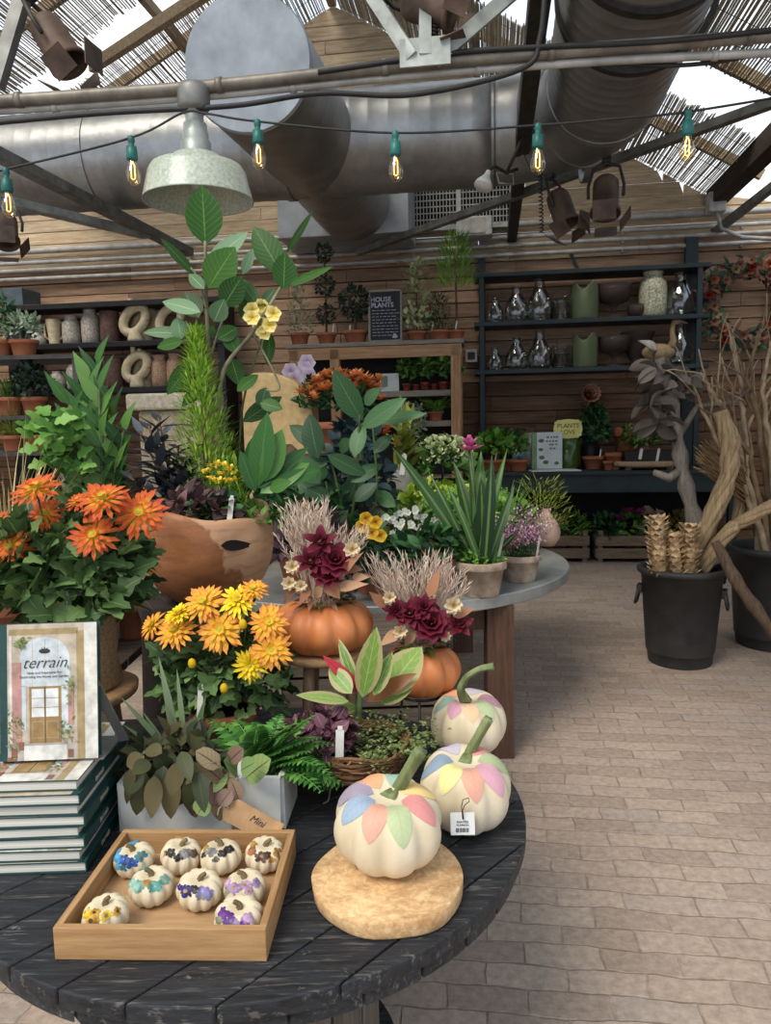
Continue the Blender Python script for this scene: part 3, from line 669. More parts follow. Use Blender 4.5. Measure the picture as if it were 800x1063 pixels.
# carved bird -------------------------------------------------------------------
DRIFT=wood('grey_driftwood',hx('6f655a'),hx('a3988a'),2,.85,9,.3,.6)
DRIFTL=wood('tan_driftwood',hx('8d7352'),hx('c8ad84'),2,.85,9,.3,.6)
bd=thing('carved_bird','pale carved wooden goose with raised neck on the lower vase shelf','figurine',on(683,381,8.2,z_s[2]+.001),BRZ)
m_=MB(); m_.blob((0,0,.13),(.17,.08,.09),14,10); m_.tube([(.10,0,.15),(.15,0,.24),(.13,0,.34),(.14,0,.42),(.18,0,.44)],[.05,.035,.026,.026,.02],10); m_.blob((.17,0,.435),(.05,.03,.032)); m_.build('body',DRIFTL,bd)
m_=MB(); m_.tube([(.2,0,.435),(.26,0,.42),(.28,0,.415)],[.02,.012,.003],8); m_.build('bill',DRIFT,bd)
m_=MB()
for s in (1,-1): m_.leaf((-.02,.05*s,.16),(-.8,.5*s,.35),(0,s,.6),.26,.11,'lance',.2,.2)
m_.build('wing',plain('pale_wing',hx('cfc6b4'),.8),bd,solid=.008)
m_=MB(); m_.box((0,0,.03),(.2,.1,.06)); m_.build('stand',DRIFT,bd)
# black shelf with ceramics --------------------------------------------------------------------
BLKP=plain('black_paint',hx('211f1e'),.5,0,.15)
LV0,LV1=8.13,8.55
zl=[pw(100,y,LV0)[1] for y in (313,355,403,452)]
lu0=pw(4,350,LV0)[0]; lu1=pw(232,350,LV0)[0]
bs=thing('ceramics_shelf','black painted shelf unit of cream ceramic vases on the plank wall','shelf',B(0,0,0),BRZ)
for z in zl[:3]+[.9]: MB().box(((lu0+lu1)/2,(LV0+LV1)/2,z-.03),(lu1-lu0,LV1-LV0,.06)).build('shelf_board',BLKP,bs,bevel=.004)
for u in (lu0+.10,lu1-.05): MB().box((u,(LV0+LV1)/2+.02,zl[0]/2),(.2 if u<0 and u<lu0+.2 else .08,LV1-LV0-.04,zl[0]-.03)).build('side_panel',BLKP,bs)
BLUG=plain('blue_grey_paint',hx('56656b'),.5,0,.1)
MB().box((lu0+.12,LV0+.2,zl[0]+.10),(.27,.36,.19)).build('end_block',BLUG,bs,bevel=.004)
CRE=plain('cream_stoneware',hx('d8c9a6'),.6,0,.1,18,.1,c2=hx('bda986')); SPK2=plain('speckled_grey_glaze',hx('cfc6b6'),.55,0,.1,48,.1,c2=hx('8b8074'),detail=2); BRV=plain('brown_bark_glaze',hx('77594e'),.7,0,.2,20,.3,c2=hx('543d36')); WHT=plain('white_stoneware',hx('cfc8ba'),.6,0,.08,14)
TCS=plain('speckled_clay',hx('c9a687'),.7,0,.15,60,.1,c2=hx('8e6a54'),detail=2)
RND=[(0,0),(.6,0),(.9,.2),(1,.45),(.85,.72),(.45,.88),(.42,.97),(.5,1),(.4,1),(.34,.9),(0,.85)]
CYL=[(0,0),(.9,0),(1,.06),(1,.94),(.94,1),(.84,1),(.84,.9),(0,.85)]
gr='ceramic vases on the black shelf'
def cer(px,row,w,h,prof,mat,l,v=8.32): return vase_lathe('ceramic_vase',on(px,(355,403)[row],v,zl[1+row]+.001),prof,w/2*PX,h*PX,mat,l,gr)
cer(22,0,18,15,CYL,WHT,'small off-white pot at the outer end of the upper black shelf'); cer(41,0,17,16,RND,WHT,'small round off-white vase beside the two-handled jug')
cer(75,0,19,30,JAR,SPK2,'shorter speckled grey jar beside the two-handled jug'); cer(95,0,19,37,JAR,SPK2,'taller speckled grey jar beside the brown bark vase'); cer(115,0,20,33,CYL,BRV,'brown bark-textured vase on the upper black shelf')
cer(60,1,20,20,RND,SPK2,'round speckled bottle on the lower black shelf'); cer(79,1,18,29,JAR,SPK2,'speckled grey jar half hidden by the tall glossy plant'); cer(120,1,19,32,CYL,BRV,'brown bark-textured vase on the lower black shelf')
cer(167,1,18,33,JAR,TCS,'pink-brown speckled clay jar beside the lower ring vase'); cer(183,1,18,34,JAR,TCS,'speckled clay jar almost hidden by the rubber tree leaves')
vase_lathe('ceramic_vase',on(69,440,8.32,.9001),JAR,.11,zl[3]+.12-.9,SPK2,'speckled jar below the lower black shelf behind glossy leaves',gr)
jg=thing('two_handled_jug','cream two-handled jug between round vase and speckled jar','vase',on(57,355,8.3,zl[1]+.001),BRZ,gr)
MB().lathe([(a*.085,b*.29) for a,b in ((0,0),(.75,0),(.7,.1),(.8,.4),(.95,.8),(1.05,1),(.95,1),(.8,.7),(0,.5))],24).build('body',CRE,jg)
for s in (1,-1): MB().tube([(s*.065,0,.06),(s*.115,0,.10),(s*.12,0,.22),(s*.08,0,.275)],.012,8).build('handle',CRE,jg)
def ring_vase(loc,sc,label):
    t=thing('ring_vase',label,'vase',loc,BRZ,gr); m_=MB()
    pts=[(cos(a)*.125+.05*sin(a),0,.235+sin(a)*.14) for a in [2*pi*k/28 for k in range(29)]]; m_.tube(pts,.052,12,cap=False); m_.lathe([(0,0),(.09,0),(.085,.03),(.07,.10),(.06,.12)],20)
    m_.v=[(x*sc,y*sc,z*sc) for x,y,z in m_.v]; m_.build('ring_body',CRE,t)
    m_=MB(); m_.lathe([(.03,.40),(.028,.45),(.036,.465),(.026,.465),(.02,.42)],14,c=(-.03,0,0)); m_.lathe([(.03,.40),(.024,.44),(.03,.452),(.02,.452),(.02,.42)],14,c=(.05,0,-.01)); m_.v=[(x*sc,y*sc,z*sc) for x,y,z in m_.v]; m_.build('spout',CRE,t)
for px,row,v,sc,l in ((141,0,8.24,1.02,'cream ring-shaped vase on the upper black shelf, beside the brown vase'),(152,0,8.42,.95,'cream ring vase tucked behind the front one, upper black shelf'),(178,0,8.26,.98,'cream ring vase on the upper black shelf, nearest the rubber tree leaves'),(143,1,8.24,.98,'cream ring vase at the front of the lower black shelf'),(153,1,8.42,.92,'cream ring vase behind another on the lower black shelf')):
    ring_vase(on(px,(355,403)[row],v,zl[1+row]+.001),sc,l)
# honey wood plant stand ------------------------------------------------------------------------
HONEY=wood('honey_timber',hx('a87a52'),hx('deb083'),0,.65,5,.3); HONEYV=wood('honey_upright',hx('a87a52'),hx('deb083'),2,.65,5,.3); GREYB=wood('silvered_board',hx('8d8273'),hx('b3a894'),0,.75,5,.3)
EV0,EV1=7.62,8.12
ez=[pw(430,y,EV0)[1] for y in (353,405,437)]; eu0=pw(296,357,EV0)[0]; eu1=pw(481,357,EV0)[0]
es=thing('plant_stand','honey-coloured timber plant stand below the topiary row','shelf',B(0,0,0),BRZ)
MB().box(((eu0+eu1)/2,(EV0+EV1)/2,ez[0]-.02),(eu1-eu0,EV1-EV0,.04)).build('top_board',GREYB,es,bevel=.004)
MB().box(((eu0+eu1)/2,EV0+.03,ez[0]-.105),(eu1-eu0-.04,.04,.12)).build('apron',HONEY,es,bevel=.004)
for u in (eu0+.08,pw(347,380,EV0)[0],eu1-.08):
    MB().box((u,EV0+.05,ez[0]/2-.03),(.10,.08,ez[0]-.06)).build('post',HONEYV,es,bevel=.005)
for u in (eu0+.08,eu1-.08): MB().box((u,EV1-.05,ez[0]/2-.03),(.10,.08,ez[0]-.06)).build('post',HONEYV,es,bevel=.005)
em=pw(347,380,EV0)[0]
for z in (ez[1],ez[2],.95,.3): MB().box(((em+eu1)/2,(EV0+EV1)/2+.03,z-.03),(eu1-em-.1,EV1-EV0-.1,.06)).build('shelf_board',GREYB,es,bevel=.004)
MB().box(((eu0+eu1)/2,EV1-.02,ez[0]/2),(eu1-eu0-.2,.02,ez[0]-.2)).build('back_panel',plain('dark_back',hx('2b2420'),.8),es)
ZT=ez[0]+.001; ev=7.8; PE=8.0/780
g='potted plants on the honey timber stand'
def on_e(px,v=ev,z=ZT): return on(px,355,v,z)
def potted(label,cat,loc,r,h,mat,name='potted_plant',g_=None,rim=True,rib=0):
    t=thing(name,label,cat,loc,rnd(-.5,.5),g_); add_pot(t,r,h,mat,rim,rib); return t
t=potted('silvery cone-shaped topiary beside the triple-ball topiary','plant',on_e(311),.10,.13,TERRA,'cone_topiary',g); m_=MB(); sprig_cone(m_,(0,0,.12),.58,.19,520,.05,.018); m_.build('foliage',G4,t); add_tag(t,(-.02,-.08,.10),.07)
t=potted('triple-ball topiary on one thin stem','plant',on_e(339),.10,.12,TERRA,'triple_ball_topiary',g); m_=MB()
for zz,r in ((.31,.095),(.60,.10),(.93,.085)): bush(m_,(0,0,zz),r,170,.04,.022,hemi=-1,fill=.5)
m_.build('foliage',G5,t); MB().tube([(0,0,.1),(.005,0,.5),(0,0,.95)],.012,7).build('stem',STEMB,t); add_tag(t,(.07,-.03,.10),.10)
t=potted('single ball topiary beside the chalkboard','plant',on_e(369),.125,.13,TERRA,'ball_topiary',g); m_=MB(); bush(m_,(0,0,.42),.165,520,.045,.022,hemi=-1,fill=.5); m_.build('foliage',G5,t); MB().tube([(0,0,.1),(.005,0,.42)],.014,7).build('stem',STEMB,t); add_tag(t,(-.06,-.06,.12),.06)
t=potted('tall variegated shrub with cream-edged leaves beside the chalkboard','plant',on_e(433),.10,.10,TERRA,'variegated_shrub',g); m_=MB(); sprig_cone(m_,(0,0,.12),.68,.17,300,.075,.034,top=.55,shape='ov'); m_.build('foliage',VARI,t); MB().tube([(0,0,.08),(0,0,.6)],.01,6).build('stem',STEMB,t)
t=potted('low dark bushy conifer between two tall plants','plant',on_e(456),.12,.10,TERRA,'small_conifer',g); m_=MB(); sprig_cone(m_,(0,0,.10),.36,.17,420,.06,.012,top=.4); m_.build('foliage',G2,t); add_tag(t,(-.06,-.07,.10),.08)
t=potted('tall feathery green cypress standard at the end of the stand','plant',on_e(473),.09,.10,TERRA,'feathery_cypress',g); m_=MB(); sprig_cone(m_,(0,0,.52),.50,.22,700,.11,.010,top=.45,el=(.5,1.3)); m_.build('foliage',G6,t); MB().tube([(0,0,.08),(.01,0,.3),(0,0,.8)],.011,6).build('stem',STEMB,t); add_tag(t,(0,-.07,.09),.09)
cb=thing('chalkboard_sign','framed chalkboard listing house plants among the topiaries','sign',on_e(400,7.72),BRZ); q=Matrix.Rotation(radians(-6),4,'X')
w,h=.345,.53; m_=MB(); m_.box((0,0,h/2),(w-.03,.012,h-.03),None); m_.v=[tuple(q@V(p)) for p in m_.v]; m_.build('board',plain('slate',hx('2e2f33'),.7,0,.2,9,c2=hx('232427')),cb)
m_=MB()
for x,z,a,b in ((-w/2+.01,h/2,.02,h),(w/2-.01,h/2,.02,h),(0,.01,w,.02),(0,h-.01,w,.02)): m_.box((x,0,z),(a,.022,b))
m_.v=[tuple(q@V(p)) for p in m_.v]; m_.build('frame',GREYB,cb)
m_=MB(); Q=q@Matrix.Rotation(pi/2,4,'X')
for s,x,z,sz in (('HOUSE',-.045,.43,.066),('PLANTS',-.03,.372,.066)): add_text(m_,s,sz,q@Matrix.Translation((x,-.0075,z))@Matrix.Rotation(pi/2,4,'X'),bold=.0018)
for k in range(9):
    x=-.13
    while x<.11:
        l=rnd(.02,.05); m_.box((x+l/2,-.0075,.315-k*.031),(l,.001,.005)); x+=l+.012
for k in range(6): m_.blob((.09+rnd(-.03,.03),-.008,.06+rnd(-.02,.02)),(.016,.001,.012),8,4)
m_.v=[p for p in m_.v]
nb=len(m_.v)
m_.build('chalk_lettering',plain('chalk',hx('cfcbd2'),.9),cb)
# red pots on the stand
sm=None
for k in range(6):
    px=422+k*9.5; loc=on(px,404,7.72+.05*(k%2),ez[1]+.001); l='small leafy plant in a red pot on the stand shelf, %s in its row'%('first second third fourth fifth sixth'.split()[k])
    if not sm:
        sm=potted(l,'plant',loc,.042,.07,REDPOT,'red_potted_plant','red potted plants on the stand shelf'); m_=MB(); bush(m_,(0,0,.17),(.075,.075,.14),90,.07,.035,m=0); m_.build('foliage',G1,sm)
    else: dup(sm,loc,rnd(0,6),l,None,rnd(.9,1.12))
t=potted('arching fern on the stand shelf below the red pots','fern',on(452,437,7.74,ez[2]+.001),.08,.09,TERRA,'potted_fern'); m_=MB()
for k in range(26): frond(m_,(0,0,.08),dirv(k*.9,rnd(.3,1.2)),rnd(.2,.32),.06,10)
m_.build('foliage',G6,t)
t=potted('trailing grey-green plant hanging from the stand shelf','plant',on(430,437,7.72,ez[2]+.001),.07,.09,TERRA,'trailing_plant'); m_=MB(); bush(m_,(0,-.08,.02),(.13,.1,.17),160,.05,.03,hemi=-1); m_.build('foliage',G4,t)
cd=tag(MB().box((0,0,.09),(.20,.006,.18)).box((-.05,-.0035,.10),(.07,.002,.11),m=1).build('price_card',[plain('card_white',hx('d9d7cf'),.6,0,.04),plain('card_green',hx('7f9a86'),.6)],loc=on(404,405,7.75,ez[1]+.001),rz=BRZ),'white card with a small green picture on the stand shelf','card')
# wall switch box
sb=thing('wall_outlet','grey outlet box on the plank wall beside the vase shelves','outlet',B(pw(489,369,8.5)[0],8.56,pw(489,376,8.5)[1]),BRZ); MB().box((0,-.02,.07),(.13,.05,.14)).build('housing',PIPE,sb,bevel=.006); MB().box((0,-.048,.07),(.08,.01,.08)).build('cover',DARKM,sb)
# ================================================================ goods on the long counter
CZ=czz+.001
def on_c(px,v=7.95): return on(px,489,v,CZ)
t=thing('wire_basket','dark flared wire basket behind the counter plants','basket',on_c(526,8.2)); m_=MB()
for k in range(18):
    a=2*pi*k/18; m_.tube([(cos(a)*.06,sin(a)*.06,.005),(cos(a)*.08,sin(a)*.08,.2),(cos(a)*.2,sin(a)*.2,.42)],.005,5)
for r,z in ((.06,.006),(.08,.2),(.13,.3),(.2,.42)): m_.tube([(cos(2*pi*k/24)*r,sin(2*pi*k/24)*r,z) for k in range(25)],.006,5)
m_.build('wire_cage',DARKM,t)
for px,v,l,mt,mat in ((512,7.85,'leafy green plant in terracotta bowl at the end of the counter',G6,TERRA),(527,7.95,'bushy green herb in terracotta pot before the wire basket',G1,TERRA)):
    t=potted(l,'plant',on_c(px,v),.13,.12,mat,'potted_herb'); m_=MB(); bush(m_,(0,0,.22),(.19,.16,.17),170,.09,.05); m_.build('foliage',mt,t); add_tag(t,(.05,-.12,.10),.12)
t=potted('blue-grey succulent in terracotta pot beside the patterned vase','succulent',on_c(538,7.82),.10,.12,TERRA,'potted_succulent'); m_=MB()
for k in range(40): m_.leaf((rnd(-.05,.05),rnd(-.05,.05),.11),dirv(k*2.4,rnd(.3,1.3)),UP,.10,.03,'ov',.1,.3)
m_.build('foliage',leafm('blue_succulent',hx('7d9c98'),hx('a9c1bb')),t)
vase_lathe('ceramic_vase',on_c(548,8.1),JAR,.11,.38,SPECK,'cream patterned jar on the counter behind the upright book','x').pop('group',0)
bk=thing('upright_book','pale garden book with green spine standing on the counter','book',on_c(568,7.86),BRZ+.1)
m_=MB(); m_.box((.012,0,.19),(.27,.03,.37)); m_.build('cover',plain('pale_blue_cover',hx('c9d0cc'),.6,0,.05,8),bk); m_=MB(); m_.box((-.135,0,.19),(.05,.034,.372)); m_.build('spine',plain('sage_spine',hx('7c9472'),.6),bk)
m_=MB()
for s,z,sz in (('FOREST',.31,.04),('WILD',.27,.03)): add_text(m_,s,sz,Matrix.Translation((.04,-.0155,z))@Matrix.Rotation(pi/2,4,'X'))
m_=MB()
for z,x0,x1 in ((.325,.0,.12),(.285,-.01,.12),(.25,.02,.11),(.21,.03,.10)):
    x=x0
    while x<x1: l=rnd(.012,.03); m_.box((x,-.0158,z),(l,.001,.018),None); x+=l+.01
for x,z,r in ((-.06,.12,.03),(-.02,.07,.03),(.09,.06,.025),(-.07,.2,.025),(-.065,.29,.03)): m_.blob((x,-.016,z),(r,.001,r*.7),8,4,1)
m_.build('cover_lettering',[plain('slate_ink',hx('6b7a80'),.7),plain('leaf_ink',hx('63705c'),.7)],bk)
t=tag(MB().lathe([(0,0),(.105,0),(.11,.02),(.11,.32),(.10,.32),(.10,.03),(0,.03)],28).build('glass_vase',DKGL,loc=on_c(590,7.98)),'dark green glass cylinder behind the upright book and sign','vase')
tag(MB().lathe([(0,.035),(.097,.035),(.097,.28),(0,.285)],24).build('candle_wax',plain('green_wax',hx('4f6a1c'),.4),loc=on_c(590,7.98)),'green wax filling the dark green glass cylinder','candle')
sg=thing('scalloped_sign','yellow scalloped sign standing on the dark green glass cylinder','sign',on_c(589,7.90)+V((0,0,.325)),BRZ)
m_=MB(); n=48; pts=[]
for k in range(n):
    a=2*pi*k/n; c_,s_=cos(a),sin(a); x=.14*(abs(c_)**.5)*(1 if c_>0 else -1); z=.095*(abs(s_)**.5)*(1 if s_>0 else -1); w=1+.04*cos(12*a); pts.append((x*w,z*w+.095))
m_.add([(x,-.006,z) for x,z in pts]+[(x,.006,z) for x,z in pts],[tuple(range(n)),tuple(range(2*n-1,n-1,-1))]+[(i,n+i,n+(i+1)%n,(i+1)%n) for i in range(n)],0,False)
m_.build('board',plain('pale_yellow_card',hx('d8cf7e'),.6,0,.05),sg)
m_=MB(); add_text(m_,'PLANTS',.062,Matrix.Translation((0,-.0072,.125))@Matrix.Rotation(pi/2,4,'X'),bold=.001); add_text(m_,'LOVE',.062,Matrix.Translation((0,-.0072,.06))@Matrix.Rotation(pi/2,4,'X'),bold=.001); m_.build('lettering',plain('olive_ink',hx('7c7a2c'),.7),sg)
t=tag(MB().box((0,0,.004),(.5,.24,.008)).box((.02,.01,.011),(.4,.2,.006)).build('paper_stack',plain('white_paper',hx('cfccc2'),.7,0,.05),loc=on_c(575,7.80)+V((0,0,.0)),rz=BRZ+.12),'loose white papers under the upright book','paper'); 
bk.location=bk.location+V((0,0,.0145))
t=potted('small-leaved green topiary bush beside the yellow sign','plant',on_c(616,8.05),.12,.13,TERRA,'potted_bush'); m_=MB(); bush(m_,(0,0,.36),(.15,.15,.30),420,.06,.035); m_.build('foliage',G2,t); add_tag(t,(.02,-.12,.1),.1)
t=thing('dried_protea_bunch','dried red and cream protea bunch in a dark jar above the counter','dried flowers',on_c(612,8.28)); MB().lathe([(a*.1,b*.34) for a,b in JAR],20).build('jar',BLKP,t)
m_=MB()
for k in range(60): m_.leaf((rnd(-.03,.03),0,.5+rnd(0,.25)),dirv(rnd(0,6.3),rnd(-.1,.9)),UP,rnd(.15,.3),.045,'lance',.5,.2)
m_.build('foliage',leafm('dried_brown_leaf',hx('4c3328'),hx('7a5140'),hx('9c6f58')),t)
MB().tube([(0,0,.1),(-.02,-.02,.5),(-.05,-.1,.78)],.01,6).build('stem',STEMB,t)
m_=MB()
for ring_,n,L in ((0,14,.17),(1,12,.15),(2,8,.11)):
    for k in range(n): m_.leaf((-.06,-.12,.76),(V((0,-1,.35))*(.9+.6*ring_)+V((cos(k*2*pi/n),0,sin(k*2*pi/n)))),V((0,-1,.2)),L,.06,'petal',-.4,.3)
m_.build('bloom',petalm('protea_petal',[(0,hx('4a201c')),(.55,hx('84443a')),(1,hx('b3937a'))]),t)
for px,v,r,h,l in ((637,7.9,.085,.17,'empty terracotta pot on the counter before the tall clay pot'),(651,8.15,.14,.42,'tall plain clay pot at the back of the counter'),(631,7.83,.05,.09,'tiny pale clay pot at the counter edge')):
    t=thing('clay_pot',l,'pot',on_c(px,v)); MB().lathe(pot_prof(r,h),28).build('pot_body',TERRA,t); MB().lathe([(r*.88,h*.8),(0,h*.8)],20).build('soil',SOIL,t)
sl_=thing('live_edge_board','live-edge wooden board on the counter carrying a plant tray','board',on_c(672,7.86),BRZ); m_=MB(); m_.lathe([(0,.03),(.32,.03),(.34,.045),(.34,.07),(.32,.085),(0,.085)],40,sx=1.0,sy=.5,wob=.08); m_.build('board',DRIFTL,sl_)
for u in (-.2,.2): MB().box((u,0,.015),(.06,.16,.03)).build('foot',DRIFT,sl_)
tr=thing('plant_tray','black nursery tray of small herbs on the live-edge board','tray',on_c(672,7.86)+V((0,0,.087)),BRZ); m_=MB(); m_.box((0,0,.05),(.5,.22,.10),taper=.92); m_.build('tray',BLKP,tr); m_=MB()
for x in (-.17,0,.17): bush(m_,(x,0,.2),(.11,.1,.14),80,.08,.03)
m_.build('foliage',G1,tr); add_tag(tr,(-.1,-.115,.02),.1,.03); add_tag(tr,(.06,-.115,-.02),.14,.025)
# wooden crates of seedlings below the counter ---------------------------------------------------
CRAT=wood('crate_slat',hx('6b5a4a'),hx('9c8972'),0,.8,6,.4)
def crate(u0,u1,v,label):
    t=thing('slatted_crate',label,'crate',B((u0+u1)/2,v,0),BRZ,'slatted crates under the counter'); w=u1-u0
    for k,z in enumerate((.10,.235)):
        for y in (-.2,.2): MB().box((0,y,z),(w,.02,.105)).build('side_slat',CRAT,t,bevel=.003)
        for x in (-w/2,w/2): MB().box((x,0,z),(.02,.38,.105)).build('end_slat',CRAT,t,bevel=.003)
    for x in (-w/2+.04,w/2-.04):
        for y in (-.17,.17): MB().box((x,y,.17),(.05,.04,.34)).build('corner_post',CRAT,t)
    MB().box((0,0,.06),(w-.02,.38,.02)).build('base',CRAT,t); return t
cv=8.0; f0=atz(566,584,0); cv=f0.dot(VX)+.2
cr_u=[(pw(520,580,cv-.2)[0],pw(611,580,cv-.2)[0]),(pw(619,583,cv-.2)[0],pw(718,583,cv-.2)[0])]
crate(*cr_u[0],cv,'slatted wooden crate of ferny green plants behind the heather'); crate(*cr_u[1],cv,'slatted wooden crate of cyclamen and ornamental cabbage behind the black bin')
MAG=petalm('magenta_petal',[(0,hx('7d1550')),(1,hx('b43a8c'))]); PINKW=petalm('blush_petal',[(0,hx('c58a74')),(1,hx('e3cdb4'))])
def crate_plant(px,mat,label,r=.15,h=.2,n=120,L=.08,W=.04,bl=None,shape='ov'):
    t=potted(label,'plant',on(px,560,cv-.05,.071),.085,.16,TERRA,'crate_plant','plants in the slatted crates'); m_=MB(); bush(m_,(0,0,.24),(r,r,h),n,L,W,shape); m_.build('foliage',mat,t)
    if bl:
        for k in range(6):
            m_=MB(); c=V((rnd(-.12,.12),rnd(-.1,.05),.40+rnd(-.04,.06)))
            for j in range(9): m_.leaf(c,dirv(j*.7,rnd(.2,1.2)),UP,.075,.05,'petal',.2,.2)
            m_.build('blossom',bl,t)
for px,mat,l,kw in ((545,G6,'bright green leafy plant in the crate behind the heather',{}),(570,G1,'fine-leaved green plant in a crate, nearer the heather',dict(L=.07,W=.02)),(595,G6,'feathery green plant at the crate end',dict(L=.09,W=.012,n=260)),(630,G2,'dark leafy plant at the near end of the cyclamen crate',{}),(652,G1,'magenta cyclamen in the crate',dict(bl=MAG)),(677,VARI,'cream ornamental cabbage in the crate',dict(bl=PINKW,h=.15)),(705,leafm('bronze_leaf',hx('5c4a2e'),hx('8f8a44')),'bronze-green leafy plant beside the black bin in the crate',{})):
    crate_plant(px,mat,l,**kw)
# wreath ------------------------------------------------------------------------------------------
wr=thing('dried_wreath','large dried flower wreath hung on the plank wall above the branches','wreath',B(pw(772,316,8.45)[0],8.45,pw(772,316,8.45)[1]),BRZ); RW=.36
m_=MB(); m_.tube([(cos(a)*RW,0,sin(a)*RW) for a in [2*pi*k/40 for k in range(41)]],.05,8,cap=False); m_.build('vine_ring',DRIFT,wr)
m_=MB()
for k in range(620):
    a=rnd(0,2*pi); r=RW+rnd(-.10,.10); c=V((cos(a)*r,-.04+rnd(-.05,.03),sin(a)*r)); m_.leaf(c,V((cos(a),-.3,sin(a)))*rnd(-.3,1)+V((-sin(a),-.3,cos(a)))*rnd(-1,1),(0,-1,.2),rnd(.07,.13),.035,'lance',.4,.2,R.choice((0,1,1,2)))
m_.build('foliage',[G5,leafm('dried_brown_leaf',hx('4c3328'),hx('7a5140')),G2],wr)
PK=[petalm('dry_red',[(0,hx('4c1a14')),(1,hx('8f3626'))]),petalm('dry_pink',[(0,hx('5f352b')),(1,hx('a57a66'))]),petalm('dry_cream',[(0,hx('6f6140')),(1,hx('ab9f78'))]),petalm('dry_rust',[(0,hx('6a3420')),(1,hx('b8734c'))])]
for k in range(22):
    a=k*.2856+rnd(-.1,.1); r=RW+rnd(-.07,.07); c=V((cos(a)*r,-.10,sin(a)*r)); m_=MB()
    for j in range(12): m_.leaf(c,V((cos(j*.52),-.5-.5*(j%2),sin(j*.52))),(0,-1,0),rnd(.05,.075),.035,'petal',-.3,.3)
    m_.build('dried_bloom',PK[(0,1,2,1,3)[k%5]],wr)
# bins of driftwood ------------------------------------------------------------------------------------
BINM=plain('black_rubber_bin',hx('3a3938'),.6,.1,.15,9,.1,c2=hx('2a2928'))
b1=atz(705,686,0); 
def bin_(loc,label,rt,rb,h):
    t=thing('black_bin',label,'bin',loc,-.6,'black bins'); MB().lathe([(0,0),(rb,0),(rb+.004,.01),(rb+.01,.07),(rb+.016,.073),(rb+.018,.08),(lerp(rb,rt,.9),h*.93),(rt+.01,h*.935),(rt+.02,h*.95),(rt+.02,h*.985),(rt+.008,h),(rt-.008,h),(rt-.02,h*.9),(rb-.02,.05),(0,.05)],48).build('tub',BINM,t)
    for s in (0,pi):
        a=s+.15; c=V((cos(a),sin(a),0)); sd=V((-sin(a),cos(a),0)); rr=lerp(rb,rt,.75)
        hd=MB().box(c*(rr+.015)+V((0,0,h*.74)),(.03,.09,.05),Matrix.Rotation(a,3,'Z')); hd.tube([c*(rr+.02)+sd*.05+V((0,0,h*.74)),c*(rr+.035)+sd*.05+V((0,0,h*.60)),c*(rr+.035)-sd*.05+V((0,0,h*.60)),c*(rr+.02)-sd*.05+V((0,0,h*.74))],.01,6); hd.build('handle',BINM,t)
    return t
sc1=b1.y/780*1.02; h1=.60
bin_(b1,'black bin holding scaly seed stalks and twisted driftwood',41*sc1,31*sc1,h1)
b2=atz(802,668,0); bin_(b2,'black bin of pale twiggy branches cut by the frame edge',46*b2.y/780,36*b2.y/780,.66)
print('BIN',b1,sc1,b2)
def px_pts(*a): return line_px([(x,y,Y) for x,y,Y in a],0,6)
def drift(name,pts,rs,mat,label,n=10,base=None):
    P=line_px(pts,0,6); k=len(P); m=len(rs); rr=[]
    for i in range(k):
        t=i/(k-1)*(m-1); j=min(m-2,int(t)); rr.append(lerp(rs[j],rs[j+1],t-j)*(1+.05*sin(i*1.9)+.10*noise.noise(P[i]*9)))
    m_=MB(); vs0=len(m_.v); m_.tube(P,[q*.8 for q in rr],n)
    if mat is DRIFTL:
        for s_ in range(6):
            Q=[]
            for i in range(k):
                d=(P[min(i+1,k-1)]-P[max(i-1,0)]).normalized(); a=d.orthogonal().normalized(); b=d.cross(a); g=i*.22+s_*2*pi/6; Q.append(P[i]+(a*cos(g)+b*sin(g))*rr[i]*.55)
            m_.tube(Q,[q*.42 for q in rr],7)
    m_.v=[tuple(V(p)+V((noise.noise(V(p)*14),noise.noise(V(p)*14+V((5,0,0))),noise.noise(V(p)*7)))*.012) for p in m_.v]
    return tag(m_.build(name,mat),label,'driftwood')
by=b1.y
drift('driftwood_trunk',[(712,596,by+.02),(737,540,by-.02),(755,495,by-.05),(757,460,by-.02),(747,428,by+.0)],[.055,.058,.055,.065,.045],DRIFTL,'thick twisted tan driftwood trunk rising from the first black bin',12)
drift('driftwood_trunk',[(728,592,by-.03),(752,556,by-.12),(785,533,by-.2),(830,512,by-.3)],[.048,.045,.04,.034],DRIFTL,'twisted tan driftwood trunk leaning out of the bin toward the frame edge',12)
drift('driftwood_trunk',[(768,545,by+.35),(772,480,by+.4),(768,440,by+.5)],[.06,.05,.045],DRIFTL,'fibrous brown trunk upright behind the twisted one',10)
drift('driftwood_trunk',[(668,600,by+.0),(742,562,b2.y-.62),(775,620,b2.y-.7),(812,668,b2.y-.75)][1:],[.035,.045,.045],wood('dark_driftwood',hx('4a3a2e'),hx('7d6650'),2,.85,9,.3,.6),'dark weathered driftwood limb leaning against the second bin',10)
SCAL=plain('seed_scale',hx('ddc49c'),.7,0,.2,30,.1,c2=hx('b08d60'))
SCALD=plain('seed_scale_dark',hx('b39468'),.8,0,.2,30,.1,c2=hx('7d6042'))
